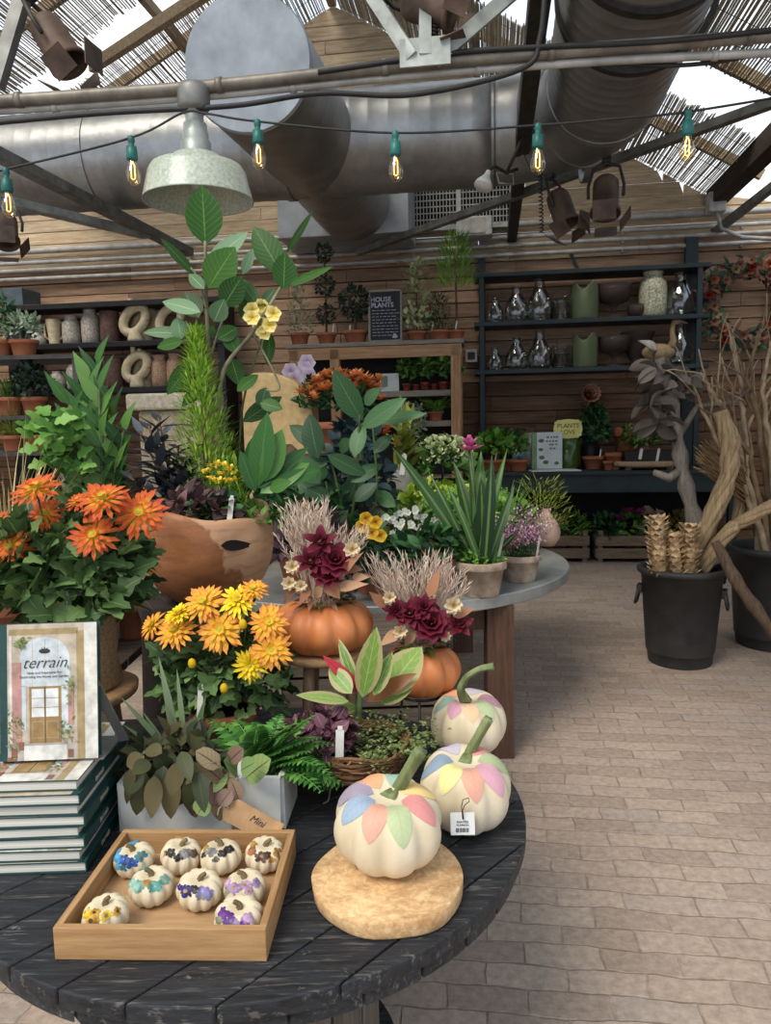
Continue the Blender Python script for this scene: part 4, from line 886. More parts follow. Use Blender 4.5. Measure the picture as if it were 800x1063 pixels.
def scaly(px,y0,y1,Y,r,label,lean=0):
    p=at(px,y0,Y); q=at(px+lean,y1,Y); m_=MB(); L=(q-p).length; d=(q-p).normalized(); rows=int(L/.03)
    m_.tube([p,p.lerp(q,.5),q],[r,r*.95,r*.75],10)
    for i in range(rows):
        for j in range(9):
            a=2*pi*(j+.5*(i%2))/9; rr=r*(1-.25*i/rows); o_=V((cos(a),sin(a),0)); m_.leaf(p+d*(L*i/rows)+o_*rr*.85,d*.9+o_*(.75+.3*sin(i*5+j)),o_-d*.4,.055,.036,'ov',-.6,.4,R.choice((0,0,1)),4)
    return tag(m_.build('seed_stalk',[SCAL,SCALD]),label,'dried stalk','scaly seed stalks in the first bin')
scaly(686,598,535,by-.12,.045,'tallest scaly seed stalk at the near side of the first bin',-5); scaly(701,600,553,by-.14,.04,'short scaly seed stalk second from the tallest one',-3); scaly(713,600,543,by-.12,.042,'scaly seed stalk standing against the twisted trunk',3); scaly(729,590,545,by+.16,.03,'thin dark scaly seed stalk behind the twisted trunk',0)
# grey driftwood with dried leaves
gd=thing('leafy_driftwood','tall grey driftwood stem with curled dry leaves behind the first bin','driftwood',atz(722,600,.4)); o0=V(gd.location)
P=[p-o0 for p in line_px([(734,588,by+.05),(727,560,by+.18),(712,505,by+.28),(703,455,by+.3),(697,415,by+.3),(684,372,by+.3)],0,6)]
m_=MB(); m_.tube(P,[.06*(1-.5*i/len(P))*(1+.2*sin(i*1.7)) for i in range(len(P))],9); m_.tube([P[14],P[14]+V((-.10,-.02,-.05)),P[14]+V((-.2,-.05,-.01))],[.03,.03,.02],7); m_.tube([P[18],P[18]+V((.12,0,.2)),P[18]+V((.35,0,.22)),P[18]+V((.45,0,.3))],[.025,.02,.014,.008],7); m_.build('stem',DRIFT,gd)
DRYG=leafm('dry_grey_leaf',hx('453d36'),hx('675d53'),hx('958a7c'),.8,trans=.05)
m_=MB()
for px,py,n in ((682,383,12),(690,405,10),(676,420,12),(683,440,12),(697,395,12),(712,400,6)):
    c=at(px,py,by+.3)-o0
    for k in range(n): m_.leaf(c,dirv(rnd(0,6.3),rnd(-.7,.9)),dirv(rnd(0,6.3),.6),rnd(.12,.22),rnd(.06,.10),'ov',rnd(.6,1.6),.4,0,6)
m_.build('dry_leaves',DRYG,gd)
# twigs in the second bin
TW=plain('pale_twig',hx('b8a283'),.8,0,.2,14,.2,c2=hx('8d765a')); TW2=plain('brown_twig',hx('8d7458'),.8,0,.2,14,.2,c2=hx('64503c'))
BY2=b2.y
for i,(pts,mat,l) in enumerate(((((800,585),(772,505),(738,445),(714,392)),TW,'pale forked branch leaning farthest toward the leafy driftwood'),(((796,585),(768,470),(744,415),(727,388)),TW,'pale forked branch with its tip beside the shelf upright'),(((790,585),(772,450),(766,390),(759,352)),TW,'pale forked branch rising straight to the wreath'),
   (((805,585),(788,440),(776,395),(786,345)),TW2,'brown forked branch curving up below the wreath'),(((810,585),(798,450),(792,400),(800,352)),TW,'pale forked branch at the frame edge under the wreath'),(((800,585),(780,480),(757,440),(748,398)),TW2,'brown forked branch crossing behind the pale ones'),(((806,585),(802,490),(786,430),(770,410)),TW,'pale twisted branch in front of the brown one'))):
    Rst=R.getstate(); R.seed(40+i); m_=MB(); dy=.04*(i%4)-.06
    P=line_px([(x,y,BY2+dy-.25*k*(i%2)/3) for k,(x,y) in enumerate(pts)],0,6); n=len(P)
    P=[p+V((rnd(-1,1),rnd(-1,1),rnd(-1,1)))*.012 for p in P]; rs=[.024*(1-.72*k/n) for k in range(n)]; m_.tube(P,rs,8)
    for k in range(6,n,3):
        d=(P[k]-P[k-1]).normalized(); branchy(m_,P[k],d+V((rnd(-1,1),rnd(-.5,.5),rnd(-.1,.9)))*.8,rnd(.18,.34),rs[k]*.7,1 if k<n-5 else 0,0,.5,.25,None,(1,2))
    R.setstate(Rst); tag(m_.build('forked_branch',mat),l,'branch','forked branches in the second bin')
m_=MB(); p0=at(790,525,b2.y+.02)
for k in range(130):
    q=at(rnd(718,760),rnd(455,490),b2.y-.12+rnd(-.1,.1)); e=p0+V((rnd(-.03,.03),rnd(-.03,.03),rnd(-.05,.05))); mid=(q+e)/2+V((0,0,rnd(-.02,.06))); m_.tube([e,mid,q],[.006,.005,.003],4)
m_.tube([p0+V((-.02,0,0.02)),p0+V((.05,.1,-.2)),at(800,575,b2.y)],[.05,.045,.04],8)
tag(m_.build('fibre_bundle',wood('fibre',hx('7a5f42'),hx('b08f66'),0,.85,8,.6)),'bundle of brown fibrous stems splayed beside the thick trunk','dried stems')
# ================================================================ the plant display in the middle
def pleaf(mb,o,b,t,wpx,Y,shape='ov',m=0,face=.75,tilt=None,droop=.25,fold=.18,nl=7,dj=.06,wave=0):
    """one broad leaf from base to tip, both given as places at a distance"""
    p=at(b[0],b[1],Y); q=at(t[0],t[1],Y+rnd(-dj,dj)); d=q-p; n=(CAM-p).normalized()*face+UP*(1-face)+V((rnd(-.15,.15),0,rnd(-.1,.1)))
    if tilt is not None: n=V(tilt)
    mb.leaf(p-o,d,n,d.length*1.06,wpx*Y/780,shape,droop,fold,m,nl,wave)
def pstem(mb,o,pts,r0,r1,m=0,n=6):
    P=[p-o for p in line_px(pts,0,5)]; k=len(P); mb.tube(P,[lerp(r0,r1,i/(k-1)) for i in range(k)],n,m)
BENCHW=wood('weathered_bench',hx('4b4038'),hx('776a5c'),0,.8,5,.4)
BZ=.74
bn=thing('plant_bench','weathered slatted plant bench behind the books and burlap pot','bench',(-1.42,2.78,0))
for k in range(6): MB().box((0,-.42+k*.165,BZ-.015),(1.1,.15,.03)).build('bench_slat',BENCHW,bn,bevel=.003)
for x in (-.48,.48):
    for y in (-.38,.38): MB().box((x,y,(BZ-.03)/2),(.07,.07,BZ-.03)).build('leg',BENCHW,bn)
def dark_crate(x,y,w,d,h,label):
    t=thing('dark_crate',label,'crate',(x,y,0),.05); n=int(h/.11)
    for k in range(n):
        for yy in (-d/2,d/2): MB().box((0,yy,(k+.5)*h/n),(w,.018,h/n-.012)).build('side_slat',BENCHW,t)
        for xx in (-w/2,w/2): MB().box((xx,0,(k+.5)*h/n),(.018,d-.02,h/n-.012)).build('end_slat',BENCHW,t)
    MB().box((0,0,h-.012),(w-.02,d-.02,.02)).build('lid',BENCHW,t)
dark_crate(-.10,2.62,.52,.40,.78,'added dark slatted crate filling the dark gap behind the pumpkin stool')  # added crate, fills the dark gap behind the stool
dark_crate(-.68,2.20,.34,.14,.60,'dark slatted crate on the floor between stool and stump')
# teak bowl on a stump -----------------------------------------------------------------
BY=2.45; bb=at(219,622,BY); TB=V((bb.x,BY,bb.z))
BARK=plain('dark_bark',hx('3e332b'),.9,0,.3,9,.6,c2=hx('231c18'),stretch=(1,1,.25))
m_=MB(); m_.lathe([(0,0),(.2,0),(.175,.1),(.155,.4),(.15,TB.z-.05),(.16,TB.z-.004),(0,TB.z-.002)],36,wob=.22); m_.v=[(x*1.25-.06*(1 if z<TB.z else 0),y,z) for x,y,z in m_.v]
tag(m_.build('tree_stump',BARK,loc=(TB.x,TB.y,0)),'dark bark tree stump under the teak root bowl','stump')
t=NT('teak_root'); f=t.noise(5,6,stretch=(1,1,2.4),rough=.7); w_=t.n('TexWave',wave_type='RINGS'); tc=t.n('TexCoord'); w_.inputs['Scale'].default_value=4.5; w_.inputs['Distortion'].default_value=9; w_.inputs['Detail'].default_value=3; w_.inputs['Detail Scale'].default_value=1.6; t.l(tc.outputs['Object'],w_.inputs['Vector'])
c=t.ramp(f,[(.3,hx('6a3d24')),(.7,hx('a26a42'))]); c=t.mix(t.math('MULTIPLY',w_.outputs['Fac'],.35),c,hx('8a5a38')); sx=t.n('SeparateXYZ'); t.l(tc.outputs['Object'],sx.inputs[0]); sap=t.math('ADD',t.math('ADD',t.math('MULTIPLY',sx.outputs[0],1.5),t.math('MULTIPLY',sx.outputs[2],1.0)),t.math('MULTIPLY',t.noise(6,4),.6)); c=t.mix(t.ramp(sap,[(.56,(0,0,0)),(.585,(.8,)*3)]),c,hx('c8a07a')); lines=t.noise(8,5,stretch=(1,1,7)); c=t.mix(t.ramp(lines,[(.52,(0,0,0)),(.68,(.6,)*3)]),c,hx('5c3822')); t.col(c); t.bump(w_.outputs['Fac'],.15,.004); TEAK=t.set(.5,0,.35)
bw=thing('teak_root_bowl','large reddish teak root bowl with a split, planted with foliage','bowl',TB,.3)
m_=MB(); prof=[(0,0),(.11,0),(.165,.035),(.20,.10),(.212,.17),(.208,.235),(.195,.285),(.185,.297),(.172,.29),(.175,.25),(0,.24)]
m_.lathe(prof,56,wob=.09)
def bowlmod(p):
    x,y,z=p; a=atan2(y,x); r=sqrt(x*x+y*y)
    if r<.1: return p
    k=1+.05*sin(3*a+1)+.03*noise.noise(V((x*6,y*6,z*6))); z2=z+(.022*sin(a*2+.6)+.02*noise.noise(V((x*9,y*9,3))) if z>.2 else 0)
    # a natural split on the side toward the books table
    da=(a+pi/2-.38+pi)%(2*pi)-pi
    cr=math.exp(-(da/.16)**2)*math.exp(-((z-.20)/.022)**2)
    return (x*k*(1-.16*cr),y*k*(1-.16*cr),z2)
m_.v=[bowlmod(p) for p in m_.v]; m_.build('bowl_body',TEAK,bw,subd=1)
a_=-pi/2+.38; m_=MB(); c=V((cos(a_),sin(a_),0))
m_.leaf(c*.210+V((-sin(a_),cos(a_),0))*-.06+V((0,0,.212)),V((-sin(a_),cos(a_),-.12)),c,.13,.034,'lance',.35,.1,0,8); m_.build('split',plain('dark_split',hx('1a120c'),.9),bw)
MB().lathe([(.17,.255),(.1,.262),(0,.265)],24).build('soil',SOIL,bw)
bs_z=TB.z+.25
def inbowl(name,label,cat,px,py,Y):
    p=at(px,py,Y); return thing(name,label,cat,V((p.x,p.y,bs_z)))
t=inbowl('golden_cypress','bright lime feathery cypress rising from the teak bowl','conifer',217,520,2.52); o=V(t.location)
m_=MB(); h=at(211,337,2.52).z-bs_z
for i in range(2300):
    tt=R.random()**1.15; rr=(.125*(1-tt)**.9+.012)*rnd(.3,1); a=rnd(0,6.3); px_off=-.02*tt
    m_.leaf(V((cos(a)*rr+px_off,sin(a)*rr,.1+tt*(h-.12))),dirv(a,rnd(.25,1.3)),dirv(a,.4),rnd(.025,.05),.008,'lance',-.2,.1,0,2)
for i in range(260):
    a=rnd(0,6.3); m_.leaf(V((.07+rnd(-.03,.06),rnd(-.05,.03),.02+rnd(0,.18))),dirv(a,rnd(.5,1.3)),dirv(a,.4),.05,.009,'lance',0,.1,0,2)
m_.build('foliage',leafm('cypress_leaf',hx('5f8a24'),hx('8ab13a'),hx('b4cc5c'),.5),t); MB().tube([(0,0,0),(-.01,0,h*.6)],.008,6).build('stem',STEMB,t)
PURP=leafm('purple_black_leaf',hx('2b2428'),hx('4a3a40'),hx('6f5458'),.4); PURL=leafm('bronze_purple_leaf',hx('4a3a3c'),hx('6d5250'),hx('8d6f68'),.45,vein=hx('3d2f30'),vw=.04)
t=inbowl('dark_leaved_spurge','upright near-black spiky plant in the teak bowl beside the cypress','plant',182,520,2.44); m_=MB()
for s in range(9):
    a=rnd(0,6.3); top=V((rnd(-.14,.06),rnd(-.06,.06),rnd(.16,.36))); m_.tube([(0,0,0),top*.5+V((0,0,.03)),top],.004,5,1)
    for k in range(15): tt=.3+.7*k/15; m_.leaf(top*tt,dirv(k*2.4,rnd(.0,.8)),UP,rnd(.09,.14),.030,'lance',.2,.3)
m_.build('foliage',[leafm('near_black_leaf',hx('20232a'),hx('363a40'),hx('646a6e'),.35),STEMB],t)
t=inbowl('purple_leaved_basil','low bronze-purple leafy plant spilling over the teak bowl rim','plant',202,530,2.36); m_=MB(); bush(m_,(0,0,.05),(.13,.07,.065),110,.055,.036,'heart',0,.8,.5); m_.build('foliage',PURL,t)
t=inbowl('yellow_kalanchoe','clustered small yellow flowers above the teak bowl rim','flower',228,530,2.36); o=V(t.location); m_=MB(); bush(m_,(0,0,.04),(.06,.04,.06),60,.04,.028,m=0); m_.build('foliage',G2,t); YEL=petalm('kalanchoe_petal',[(0,hx('cfa51c')),(.6,hx('e8cb3c')),(1,hx('f3e070'))])
for px,py in ((214,490),(222,484),(229,482),(236,486),(218,497),(231,492),(242,491),(238,500),(244,498),(226,500)):
    m_=MB(); c=at(px,py,2.36+rnd(-.03,.03))-o
    for j in range(16): m_.leaf(c+V((rnd(-.015,.015),rnd(-.012,.012),rnd(-.006,.006))),dirv(rnd(0,6.3),rnd(.1,1.2)),UP,.014,.011,'petal',.2,.2,0,3)
    m_.build('flower_head',YEL,t)
add_tag(t,(.035,-.05,-.0),.10,.016)
PL=leafm('peace_lily_leaf',hx('1f4420'),hx('325c28'),hx('4f7836'),.28,vein=hx('6d9652'),vw=.02,side=12,vs=.35)
t=inbowl('peace_lily','broad glossy upright leaves at the far side of the teak bowl','plant',272,525,2.46); o=V(t.location); m_=MB()
for b,tp,w in (((268,505),(276,432),26),((275,500),(292,448),24),((270,512),(318,480),22),((262,508),(318,464),16),((280,505),(330,487),16),((265,510),(250,470),16),((262,500),(262,455),18),((280,508),(300,500),14)): pleaf(m_,o,b,tp,w*1.05,2.46)
m_.build('foliage',PL,t); m_=MB(); bush(m_,(0,-.02,.0),(.09,.06,.06),90,.045,.02,m=0); m_.build('undergrowth',G1,t)
# tall rubber-leaf fig ---------------------------------------------------------------------
FIC=leafm('fig_leaf',hx('1f4018'),hx('2f571f'),hx('426a29'),.42,vein=hx('86a458'),vw=.018,side=9,vs=.5,trans=.3); FICP=leafm('fig_leaf_back',hx('43603f'),hx('5c7a54'),hx('83a07a'),.5,vein=hx('b9c9a6'),vw=.02)
t=inbowl('tall_fig','tall fig with big oval leaves reaching up to the enamel lamp','fig tree',232,525,2.56); o=V(t.location); FY=2.56
m_=MB()
pstem(m_,o,((232,525,FY),(225,450,FY+.02),(218,380,FY+.03),(214,310,FY+.02),(213,250,FY)),.011,.005); pstem(m_,o,((226,440,FY),(232,385,FY-.02),(262,345,FY-.03),(292,297,FY)),.009,.005)
pstem(m_,o,((218,370,FY),(232,330,FY),(240,312,FY)),.005,.003); pstem(m_,o,((218,375,FY),(200,360,FY),(188,348,FY)),.005,.003); pstem(m_,o,((214,320,FY),(206,290,FY),(198,278,FY)),.005,.003); pstem(m_,o,((262,345,FY),(290,400,FY),(276,405,FY)),.004,.003)
m_.build('stem',plain('fig_stem',hx('8a8563'),.7,0,.2,12),t)
m_=MB()
for b,tp,w,k in (((213,254),(210,194),37,0),((215,276),(255,241),19,1),((216,299),(242,258),35,0),((232,318),(250,288),27,0),((292,284),(264,236),29,0),((294,301),(296,263),26,0),((297,263),(323,221),7,0),((298,297),(342,277),9,0),((202,285),(168,248),11,0),((268,318),(248,288),17,0),((252,285),(262,259),11,1),((208,324),(169,312),17,1),((206,330),(192,303),24,0),((190,346),(150,344),13,1),((188,352),(184,330),18,1),((190,354),(163,360),13,0),((222,334),(232,312),20,1),((250,330),(262,308),16,0),((280,345),(278,378),13,0),((240,372),(248,398),20,0),((246,406),(267,389),14,0),((276,402),(270,424),16,1),((252,438),(291,412),19,0),((270,418),(292,424),15,0),((200,375),(174,408),19,0),((262,318),(248,300),16,0),((205,352),(222,338),17,0),((226,352),(246,340),18,0),((285,300),(272,318),12,1),((212,300),(196,284),13,1),((235,345),(246,366),17,0),((215,395),(190,420),15,0)):
    pleaf(m_,o,b,tp,w,FY+rnd(-.08,.06),m=k,shape='ov',droop=.15)
m_.build('foliage',[FIC,FICP],t)
t=inbowl('yellow_orchid','pale yellow orchid blooms hanging among the fig leaves','flower',246,522,2.62); o=V(t.location); m_=MB(); pstem(m_,o,((246,522,2.62),(252,420,2.6),(272,350,2.57),(276,318,2.55),(266,318,2.54)),.004,.003); m_.build('stem',STEMG,t)
OR=petalm('orchid_petal',[(0,hx('b9922f')),(.4,hx('dfc65a')),(1,hx('efe3a0'))])
for px,py in ((262,322),(272,318),(276,330),(270,338),(280,338),(262,330),(284,326),(274,345)):
    m_=MB(); c=at(px,py,2.53+rnd(-.03,.03))-o
    for j in range(6): m_.leaf(c,V((cos(j*1.05),-.6,sin(j*1.05))),(0,-1,.1),rnd(.026,.034),.026,'petal',.4,.3,0,4)
    m_.build('blossom',OR,t)
# left bench plants ------------------------------------------------------------------------
t=potted('tall glossy plant with stacked upright leaves on the bench','plant',V((at(104,520,2.72).x,2.72,BZ+.001)),.11,.2,CEMENT,'glossy_zamia'); o=V(t.location); m_=MB()
GL=leafm('zamia_leaf',hx('21451c'),hx('386126'),hx('6b8f45'),.42,vein=hx('5c8342'),vw=.03,spec=.3)
for top,n in (((97,366),15),((74,408),12),((90,382),14),((118,412),12),((134,436),11),((108,392),13),((62,438),9),((85,425),12),((126,462),10),((100,430),12),((112,440),11),((78,450),10)):
    tp=at(top[0],top[1]+12,2.72+rnd(-.09,.09))-o; b=V((rnd(-.03,.03),rnd(-.03,.03),.17)); m_.tube([b,b.lerp(tp,.5)+V((0,0,.01)),tp],.005,5,1)
    for k in range(n):
        tt=.25+.75*k/(n-1); p=b.lerp(tp,tt); a=(k%2)*pi+rnd(-.5,.5)
        m_.leaf(p,dirv(a,.55+.55*tt)+V((0,-.25,0)),V((-.3*cos(a),-1,.45)),rnd(.11,.15),rnd(.036,.048),'lance',.25,.25,0,6)
m_.build('foliage',[GL,STEMG],t)
t=potted('lobed fresh green leafy plant low beside the glossy bench plant','plant',V((at(62,520,2.60).x,2.60,BZ+.001)),.09,.14,TERRA,'lobed_philodendron'); o=V(t.location); m_=MB()
for i in range(60): a=rnd(0,6.3); c=at(rnd(42,78),rnd(430,490),2.6+rnd(-.1,.08))-o; m_.leaf(c,dirv(a,rnd(-.2,.8)),V((0,-1,.8)),rnd(.06,.085),.045,'oak',.5,.2,0,10)
bush(m_,(0,0,.2),(.1,.1,.1),60,.07,.04); m_.build('foliage',leafm('polypody_leaf',hx('3a6426'),hx('5a8638'),hx('7fa552'),.5),t)
t=potted('fine tan-green grass fountaining at the frame edge on the bench','grass plant',V((at(8,520,2.62).x,2.62,BZ+.001)),.10,.16,TERRA,'grass_plant'); m_=MB(); tuft(m_,(0,0,.14),700,.72,.007,1.0,0,1.5,8,.06,.6,1.5)
m_.build('foliage',leafm('tan_grass',hx('7a7040'),hx('a99a62'),hx('c7b98a'),.6),t)
t=potted('rusty-leaved heuchera behind the orange chrysanthemums','plant',V((at(45,520,2.45).x,2.45,BZ+.001)),.09,.14,TERRA,'rusty_heuchera'); m_=MB(); bush(m_,(0,0,.26),(.16,.1,.13),150,.06,.05,'heart'); m_.build('foliage',leafm('rusty_leaf',hx('6a4a2c'),hx('94683f'),hx('b98a5c'),.6),t)
t=potted('low mossy green plant on the bench between stump and glossy plant','plant',V((at(135,530,2.72).x,2.72,BZ+.001)),.09,.14,TERRA,'mossy_plant'); m_=MB(); bush(m_,(0,0,.24),(.14,.1,.14),260,.05,.02); m_.build('foliage',G1,t)
# plant rack behind the bench --------------------------------------------------------------------
RS=.72
rk=thing('plant_rack','dark metal rack of terracotta pots at the frame edge','rack',(at(24,450,4.6).x,4.6,0)); rx=.42
rz_=[at(24,y,4.6).z for y in (372,432,468)]+[.5]
for x in (-rx,rx):
    for y in (-.18,.18): MB().box((x,y,(rz_[0])/2),(.03,.03,rz_[0])).build('post',DARKM,rk)
for z in rz_: MB().box((0,0,z-.012),(2*rx,.4,.024)).build('rack_shelf',DARKM,rk)
def rackpot(px,i,r,h,label,mat,fn,pm=TERRA):
    t=potted(label,'plant',V((at(px,400,4.5).x,4.5,rz_[i]+.001)),r*RS,h*RS,pm,'rack_plant','potted plants on the metal rack'); m_=MB(); fn(m_); m_.v=[(x*RS*.92,y*RS*.92,z*RS) for x,y,z in m_.v]; m_.build('foliage',mat,t)
rackpot(3,0,.10,.13,'dark bushy plant in terracotta on the rack top',G2,lambda m:bush(m,(0,0,.28),(.16,.14,.2),200,.08,.03))
rackpot(28,0,.11,.13,'silvery mounded plant on the rack top beside the bushy one',G4,lambda m:bush(m,(0,-.02,.2),(.17,.14,.13),240,.07,.025))
rackpot(8,1,.12,.15,'trailing fine green plant on the middle rack shelf',G1,lambda m:tuft(m,(0,0,.13),160,.3,.008,1.0,0,1.5,6,.05,.3,1.4))
rackpot(34,1,.10,.15,'dark ivy in terracotta on the middle rack shelf',G5,lambda m:bush(m,(0,-.03,.22),(.17,.12,.2),200,.07,.045,'heart'))
rackpot(36,2,.13,.13,'fine-leaved fern in a wide terracotta bowl on the lower rack shelf',G1,lambda m:tuft(m,(0,0,.12),220,.24,.012,1.0,0,1.0,5,.06,.2,1.4))
rackpot(10,2,.10,.13,'yellow-green grassy plant on the lower rack shelf',leafm('olive_grass',hx('6f7a34'),hx('9ba552')),lambda m:tuft(m,(0,0,.12),220,.34,.008,1.0,0,1.2,6,.05,.4,1.5))
# stone pieces ------------------------------------------------------------------------------------------
STONE=plain('pitted_stone',hx('c2b394'),.9,0,.14,30,.5,c2=hx('8e8069'),detail=6); SAND=plain('sandstone',hx('d2b47e'),.85,0,.1,24,.35,c2=hx('b8996a'),detail=6)
SY=5.5; a0=at(135,420,SY); a1=at(216,420,SY); z1=at(170,408,SY).z
st=thing('stone_plinth','pitted cream stone plinth with a flat cap behind the teak bowl','plinth',((a0.x+a1.x)/2,SY+.2,0),-.1)
m_=MB(); m_.box((0,0,(z1-.12)/2),(a1.x-a0.x-.10,.36,z1-.12)); m_.build('plinth_body',STONE,st,bevel=.03)
m_=MB(); m_.box((0,0,z1-.06),(a1.x-a0.x+.03,.46,.12)); m_.build('cap',plain('pale_stone',hx('d6c9ae'),.9,0,.1,30,.3),st,bevel=.02)
a0=at(252,420,SY); a1=at(327,420,SY); z1=at(290,386,SY).z
sb=thing('sandstone_arch','golden sandstone slab with a rounded shoulder behind the peace lily','stone',((a0.x+a1.x)/2,SY+.1,0),-.12); w=a1.x-a0.x; pts=[(-w/2,0),(w/2,0)]
for k in range(13): g=pi/2*k/12; pts.append((w/2-.36+cos(g)*.36,z1-.30+sin(g)*.30))
pts += [(-w/2+.08,z1),(-w/2,z1-.06)]; n=len(pts)
m_=MB(); m_.add([(x,-.11,z) for x,z in pts]+[(x,.11,z) for x,z in pts],[tuple(range(n)),tuple(range(2*n-1,n-1,-1))]+[(i,n+i,n+(i+1)%n,(i+1)%n) for i in range(n)],0,False)
m_.build('slab',SAND,sb,bevel=.02)
m_=MB(); m_.blob((.05,-.11,z1-.62),(.11,.02,.1),14,8,wob=.5); m_.build('dark_patch',plain('dark_stone_patch',hx('6e6049'),.95,0,.2,20,.4),sb)  # dark oval patch set on the slab face
# plants on the zinc table -----------------------------------------------------------------------------------
def onz(px,Y): return V((at(px,500,Y).x,Y,ZZ+.001))
RUB=leafm('rubber_leaf',hx('223d26'),hx('31532f'),hx('4d7046'),.42,vein=hx('7d9a74'),vw=.02,side=10,vs=.3,spec=.25)
t=potted('dark broad-leaved rubber plant in the middle of the zinc table','plant',onz(360,3.45),.12,.17,CEMENT,'rubber_plant'); o=V(t.location); m_=MB(); RY=3.4
for pts in (((360,560,3.45),(352,500,RY),(342,470,RY)),((362,560,3.45),(374,500,RY),(378,430,RY)),((358,560,3.45),(345,520,RY),(340,500,RY)),((364,560,3.45),(395,520,RY),(392,440,RY))): pstem(m_,o,pts,.008,.005)
m_.build('stem',STEMG,t); m_=MB()
for b,tp,w in (((376,436),(346,386),27),((388,444),(432,414),20),((376,474),(380,438),18),((338,476),(324,430),26),((338,468),(296,440),20),((346,482),(318,478),16),((378,476),(362,452),18),((396,438),(448,428),13),((358,522),(374,480),20),((350,472),(388,492),18),((342,502),(322,474),22),((418,524),(390,508),16),((352,520),(330,508),18),((372,500),(400,480),17),((366,455),(352,470),14),((384,420),(402,404),14),((336,520),(312,500),18),((378,520),(398,500),18),((345,540),(325,530),16),((395,470),(410,450),14),((380,560),(410,540),14)): pleaf(m_,o,b,tp,w,RY+rnd(-.12,.1),droop=.35)
m_.build('foliage',RUB,t)
t=potted('bushy plant in the blue-black of the shadow behind the rubber plant','plant',onz(374,3.85),.13,.18,TERRA,'dark_bushy_plant'); m_=MB(); bush(m_,(-.02,0,.40),(.17,.18,.36),330,.09,.045); m_.build('foliage',leafm('blue_black_shadow_leaf',hx('1d2a30'),hx('2e4245'),hx('48605c'),.4),t)  # leaf colour carries the blue-black shadow behind the rubber plant
t=potted('dark leafy mound between the teak bowl and the rubber plant','plant',onz(315,3.5),.14,.17,TERRA,'dark_leafy_mound'); m_=MB(); bush(m_,(0,0,.28),(.24,.2,.22),260,.08,.04); m_.build('foliage',G2,t)
t=potted('green ivy mound at the far rim of the zinc table','plant',onz(250,4.1),.14,.17,TERRA,'ivy_mound'); m_=MB(); bush(m_,(0,0,.28),(.3,.2,.22),300,.08,.05,'heart'); m_.build('foliage',G2,t)
# riser with grey pot
WR=wood('riser_wood',hx('5d4a39'),hx('8a725a'),0,.75,5,.4)
rp=at(420,520,4.55); rs_=thing('wooden_riser','upturned wooden box riser on the zinc table under the pale cement pot','riser',(rp.x+.12,4.62,ZZ+.001)); hh=rp.z-ZZ
for z in (hh*.26,hh*.74): MB().box((0,0,z),(.66,.34,hh*.46)).build('riser_board',WR,rs_,bevel=.003)
MB().box((0,0,hh-.008),(.70,.38,.016)).build('riser_top',WR,rs_,bevel=.003)
t=potted('croton with orange flecks in a pale cement pot on the riser','plant',V((rp.x,4.55,ZZ+hh+.004)),.085,.19,CEMENT,'croton',rim=False,rib=.02); o=V(t.location); m_=MB()
CRO=leafm('croton_leaf',hx('3d5a2c'),hx('7a8a38'),hx('b9a24a'),.4,vein=hx('c98a4a'),vw=.05)
for i in range(46): a=rnd(0,6.3); m_.leaf((rnd(-.04,.04),rnd(-.04,.04),.18+rnd(0,.3)),dirv(a,rnd(.2,1.3)),UP,rnd(.14,.22),.05,'lance',.5,.2)
m_.build('foliage',CRO,t); m_=MB()
for k in range(26): m_.leaf(at(rnd(388,402),rnd(440,452),4.45)-o,dirv(rnd(0,6.3),rnd(0,1.3)),UP,.05,.03,'petal')
m_.build('orange_bract',petalm('orange_bract',[(0,hx('7a2f18')),(1,hx('c9713c'))]),t); add_tag(t,(-.02,-.085,.16),.12,.03)
t=potted('pale green hydrangea head in a dark pot beside the cement pot','hydrangea',V((at(459,500,4.62).x,4.62,ZZ+hh+.004)),.08,.12,BLKP,'green_hydrangea'); o=V(t.location); m_=MB(); hc=at(459,466,4.6)-o
for i in range(420):
    z=rnd(-.5,1); a=rnd(0,6.3); s=sqrt(1-z*z); d=V((s*cos(a),s*sin(a),z)); m_.leaf(hc+V((d.x*.16,d.y*.13,d.z*.085-.02)),d+V((rnd(-1,1),rnd(-1,1),rnd(-1,1)))*.6,d,.035,.03,'petal',.1,.1,0,3)
m_.build('flower_head',petalm('green_hydrangea_petal',[(0,hx('8d9a54')),(.6,hx('c3cb93')),(1,hx('dfe2bb'))]),t); m_=MB(); bush(m_,(0,0,.2),(.17,.14,.12),70,.11,.07); m_.build('foliage',G1,t); MB().tube([(0,0,.1),hc],.008,6).build('stem',STEMG,t)
t=potted('lime leafy plant below the pale cement pot','plant',onz(450,4.2),.11,.12,TERRA,'lime_plant'); m_=MB(); bush(m_,(0,0,.24),(.26,.16,.16),260,.07,.05,'rnd'); m_.build('foliage',G3,t)
t=potted('white-flowered bushy plant before the lime plant','flower',onz(425,3.52),.11,.12,TERRA,'white_flowered_plant'); o=V(t.location); m_=MB(); bush(m_,(.02,0,.2),(.19,.12,.16),240,.06,.024); m_.build('foliage',G1,t)
WF=petalm('white_petal',[(0,hx('b9b77a')),(.3,hx('dcdccc')),(1,hx('ecebe2'))])
for px,py in ((412,532),(424,530),(434,535),(408,543),(420,545),(430,548),(441,543),(405,553),(418,558),(429,562),(438,556),(450,539),(456,540),(414,570),(427,573),(400,536)):
    m_=MB(); c=at(px,py,3.4+rnd(-.05,.05))-o
    for q in range(6):
        cc=c+V((rnd(-.026,.026),rnd(-.06,-.02),rnd(-.016,.016)))
        for j in range(5): m_.leaf(cc,V((cos(j*1.26),-.35,sin(j*1.26))),V((0,-1,.3)),.016,.014,'petal',.1,.1,0,3)
    m_.build('flower_cluster',WF,t)
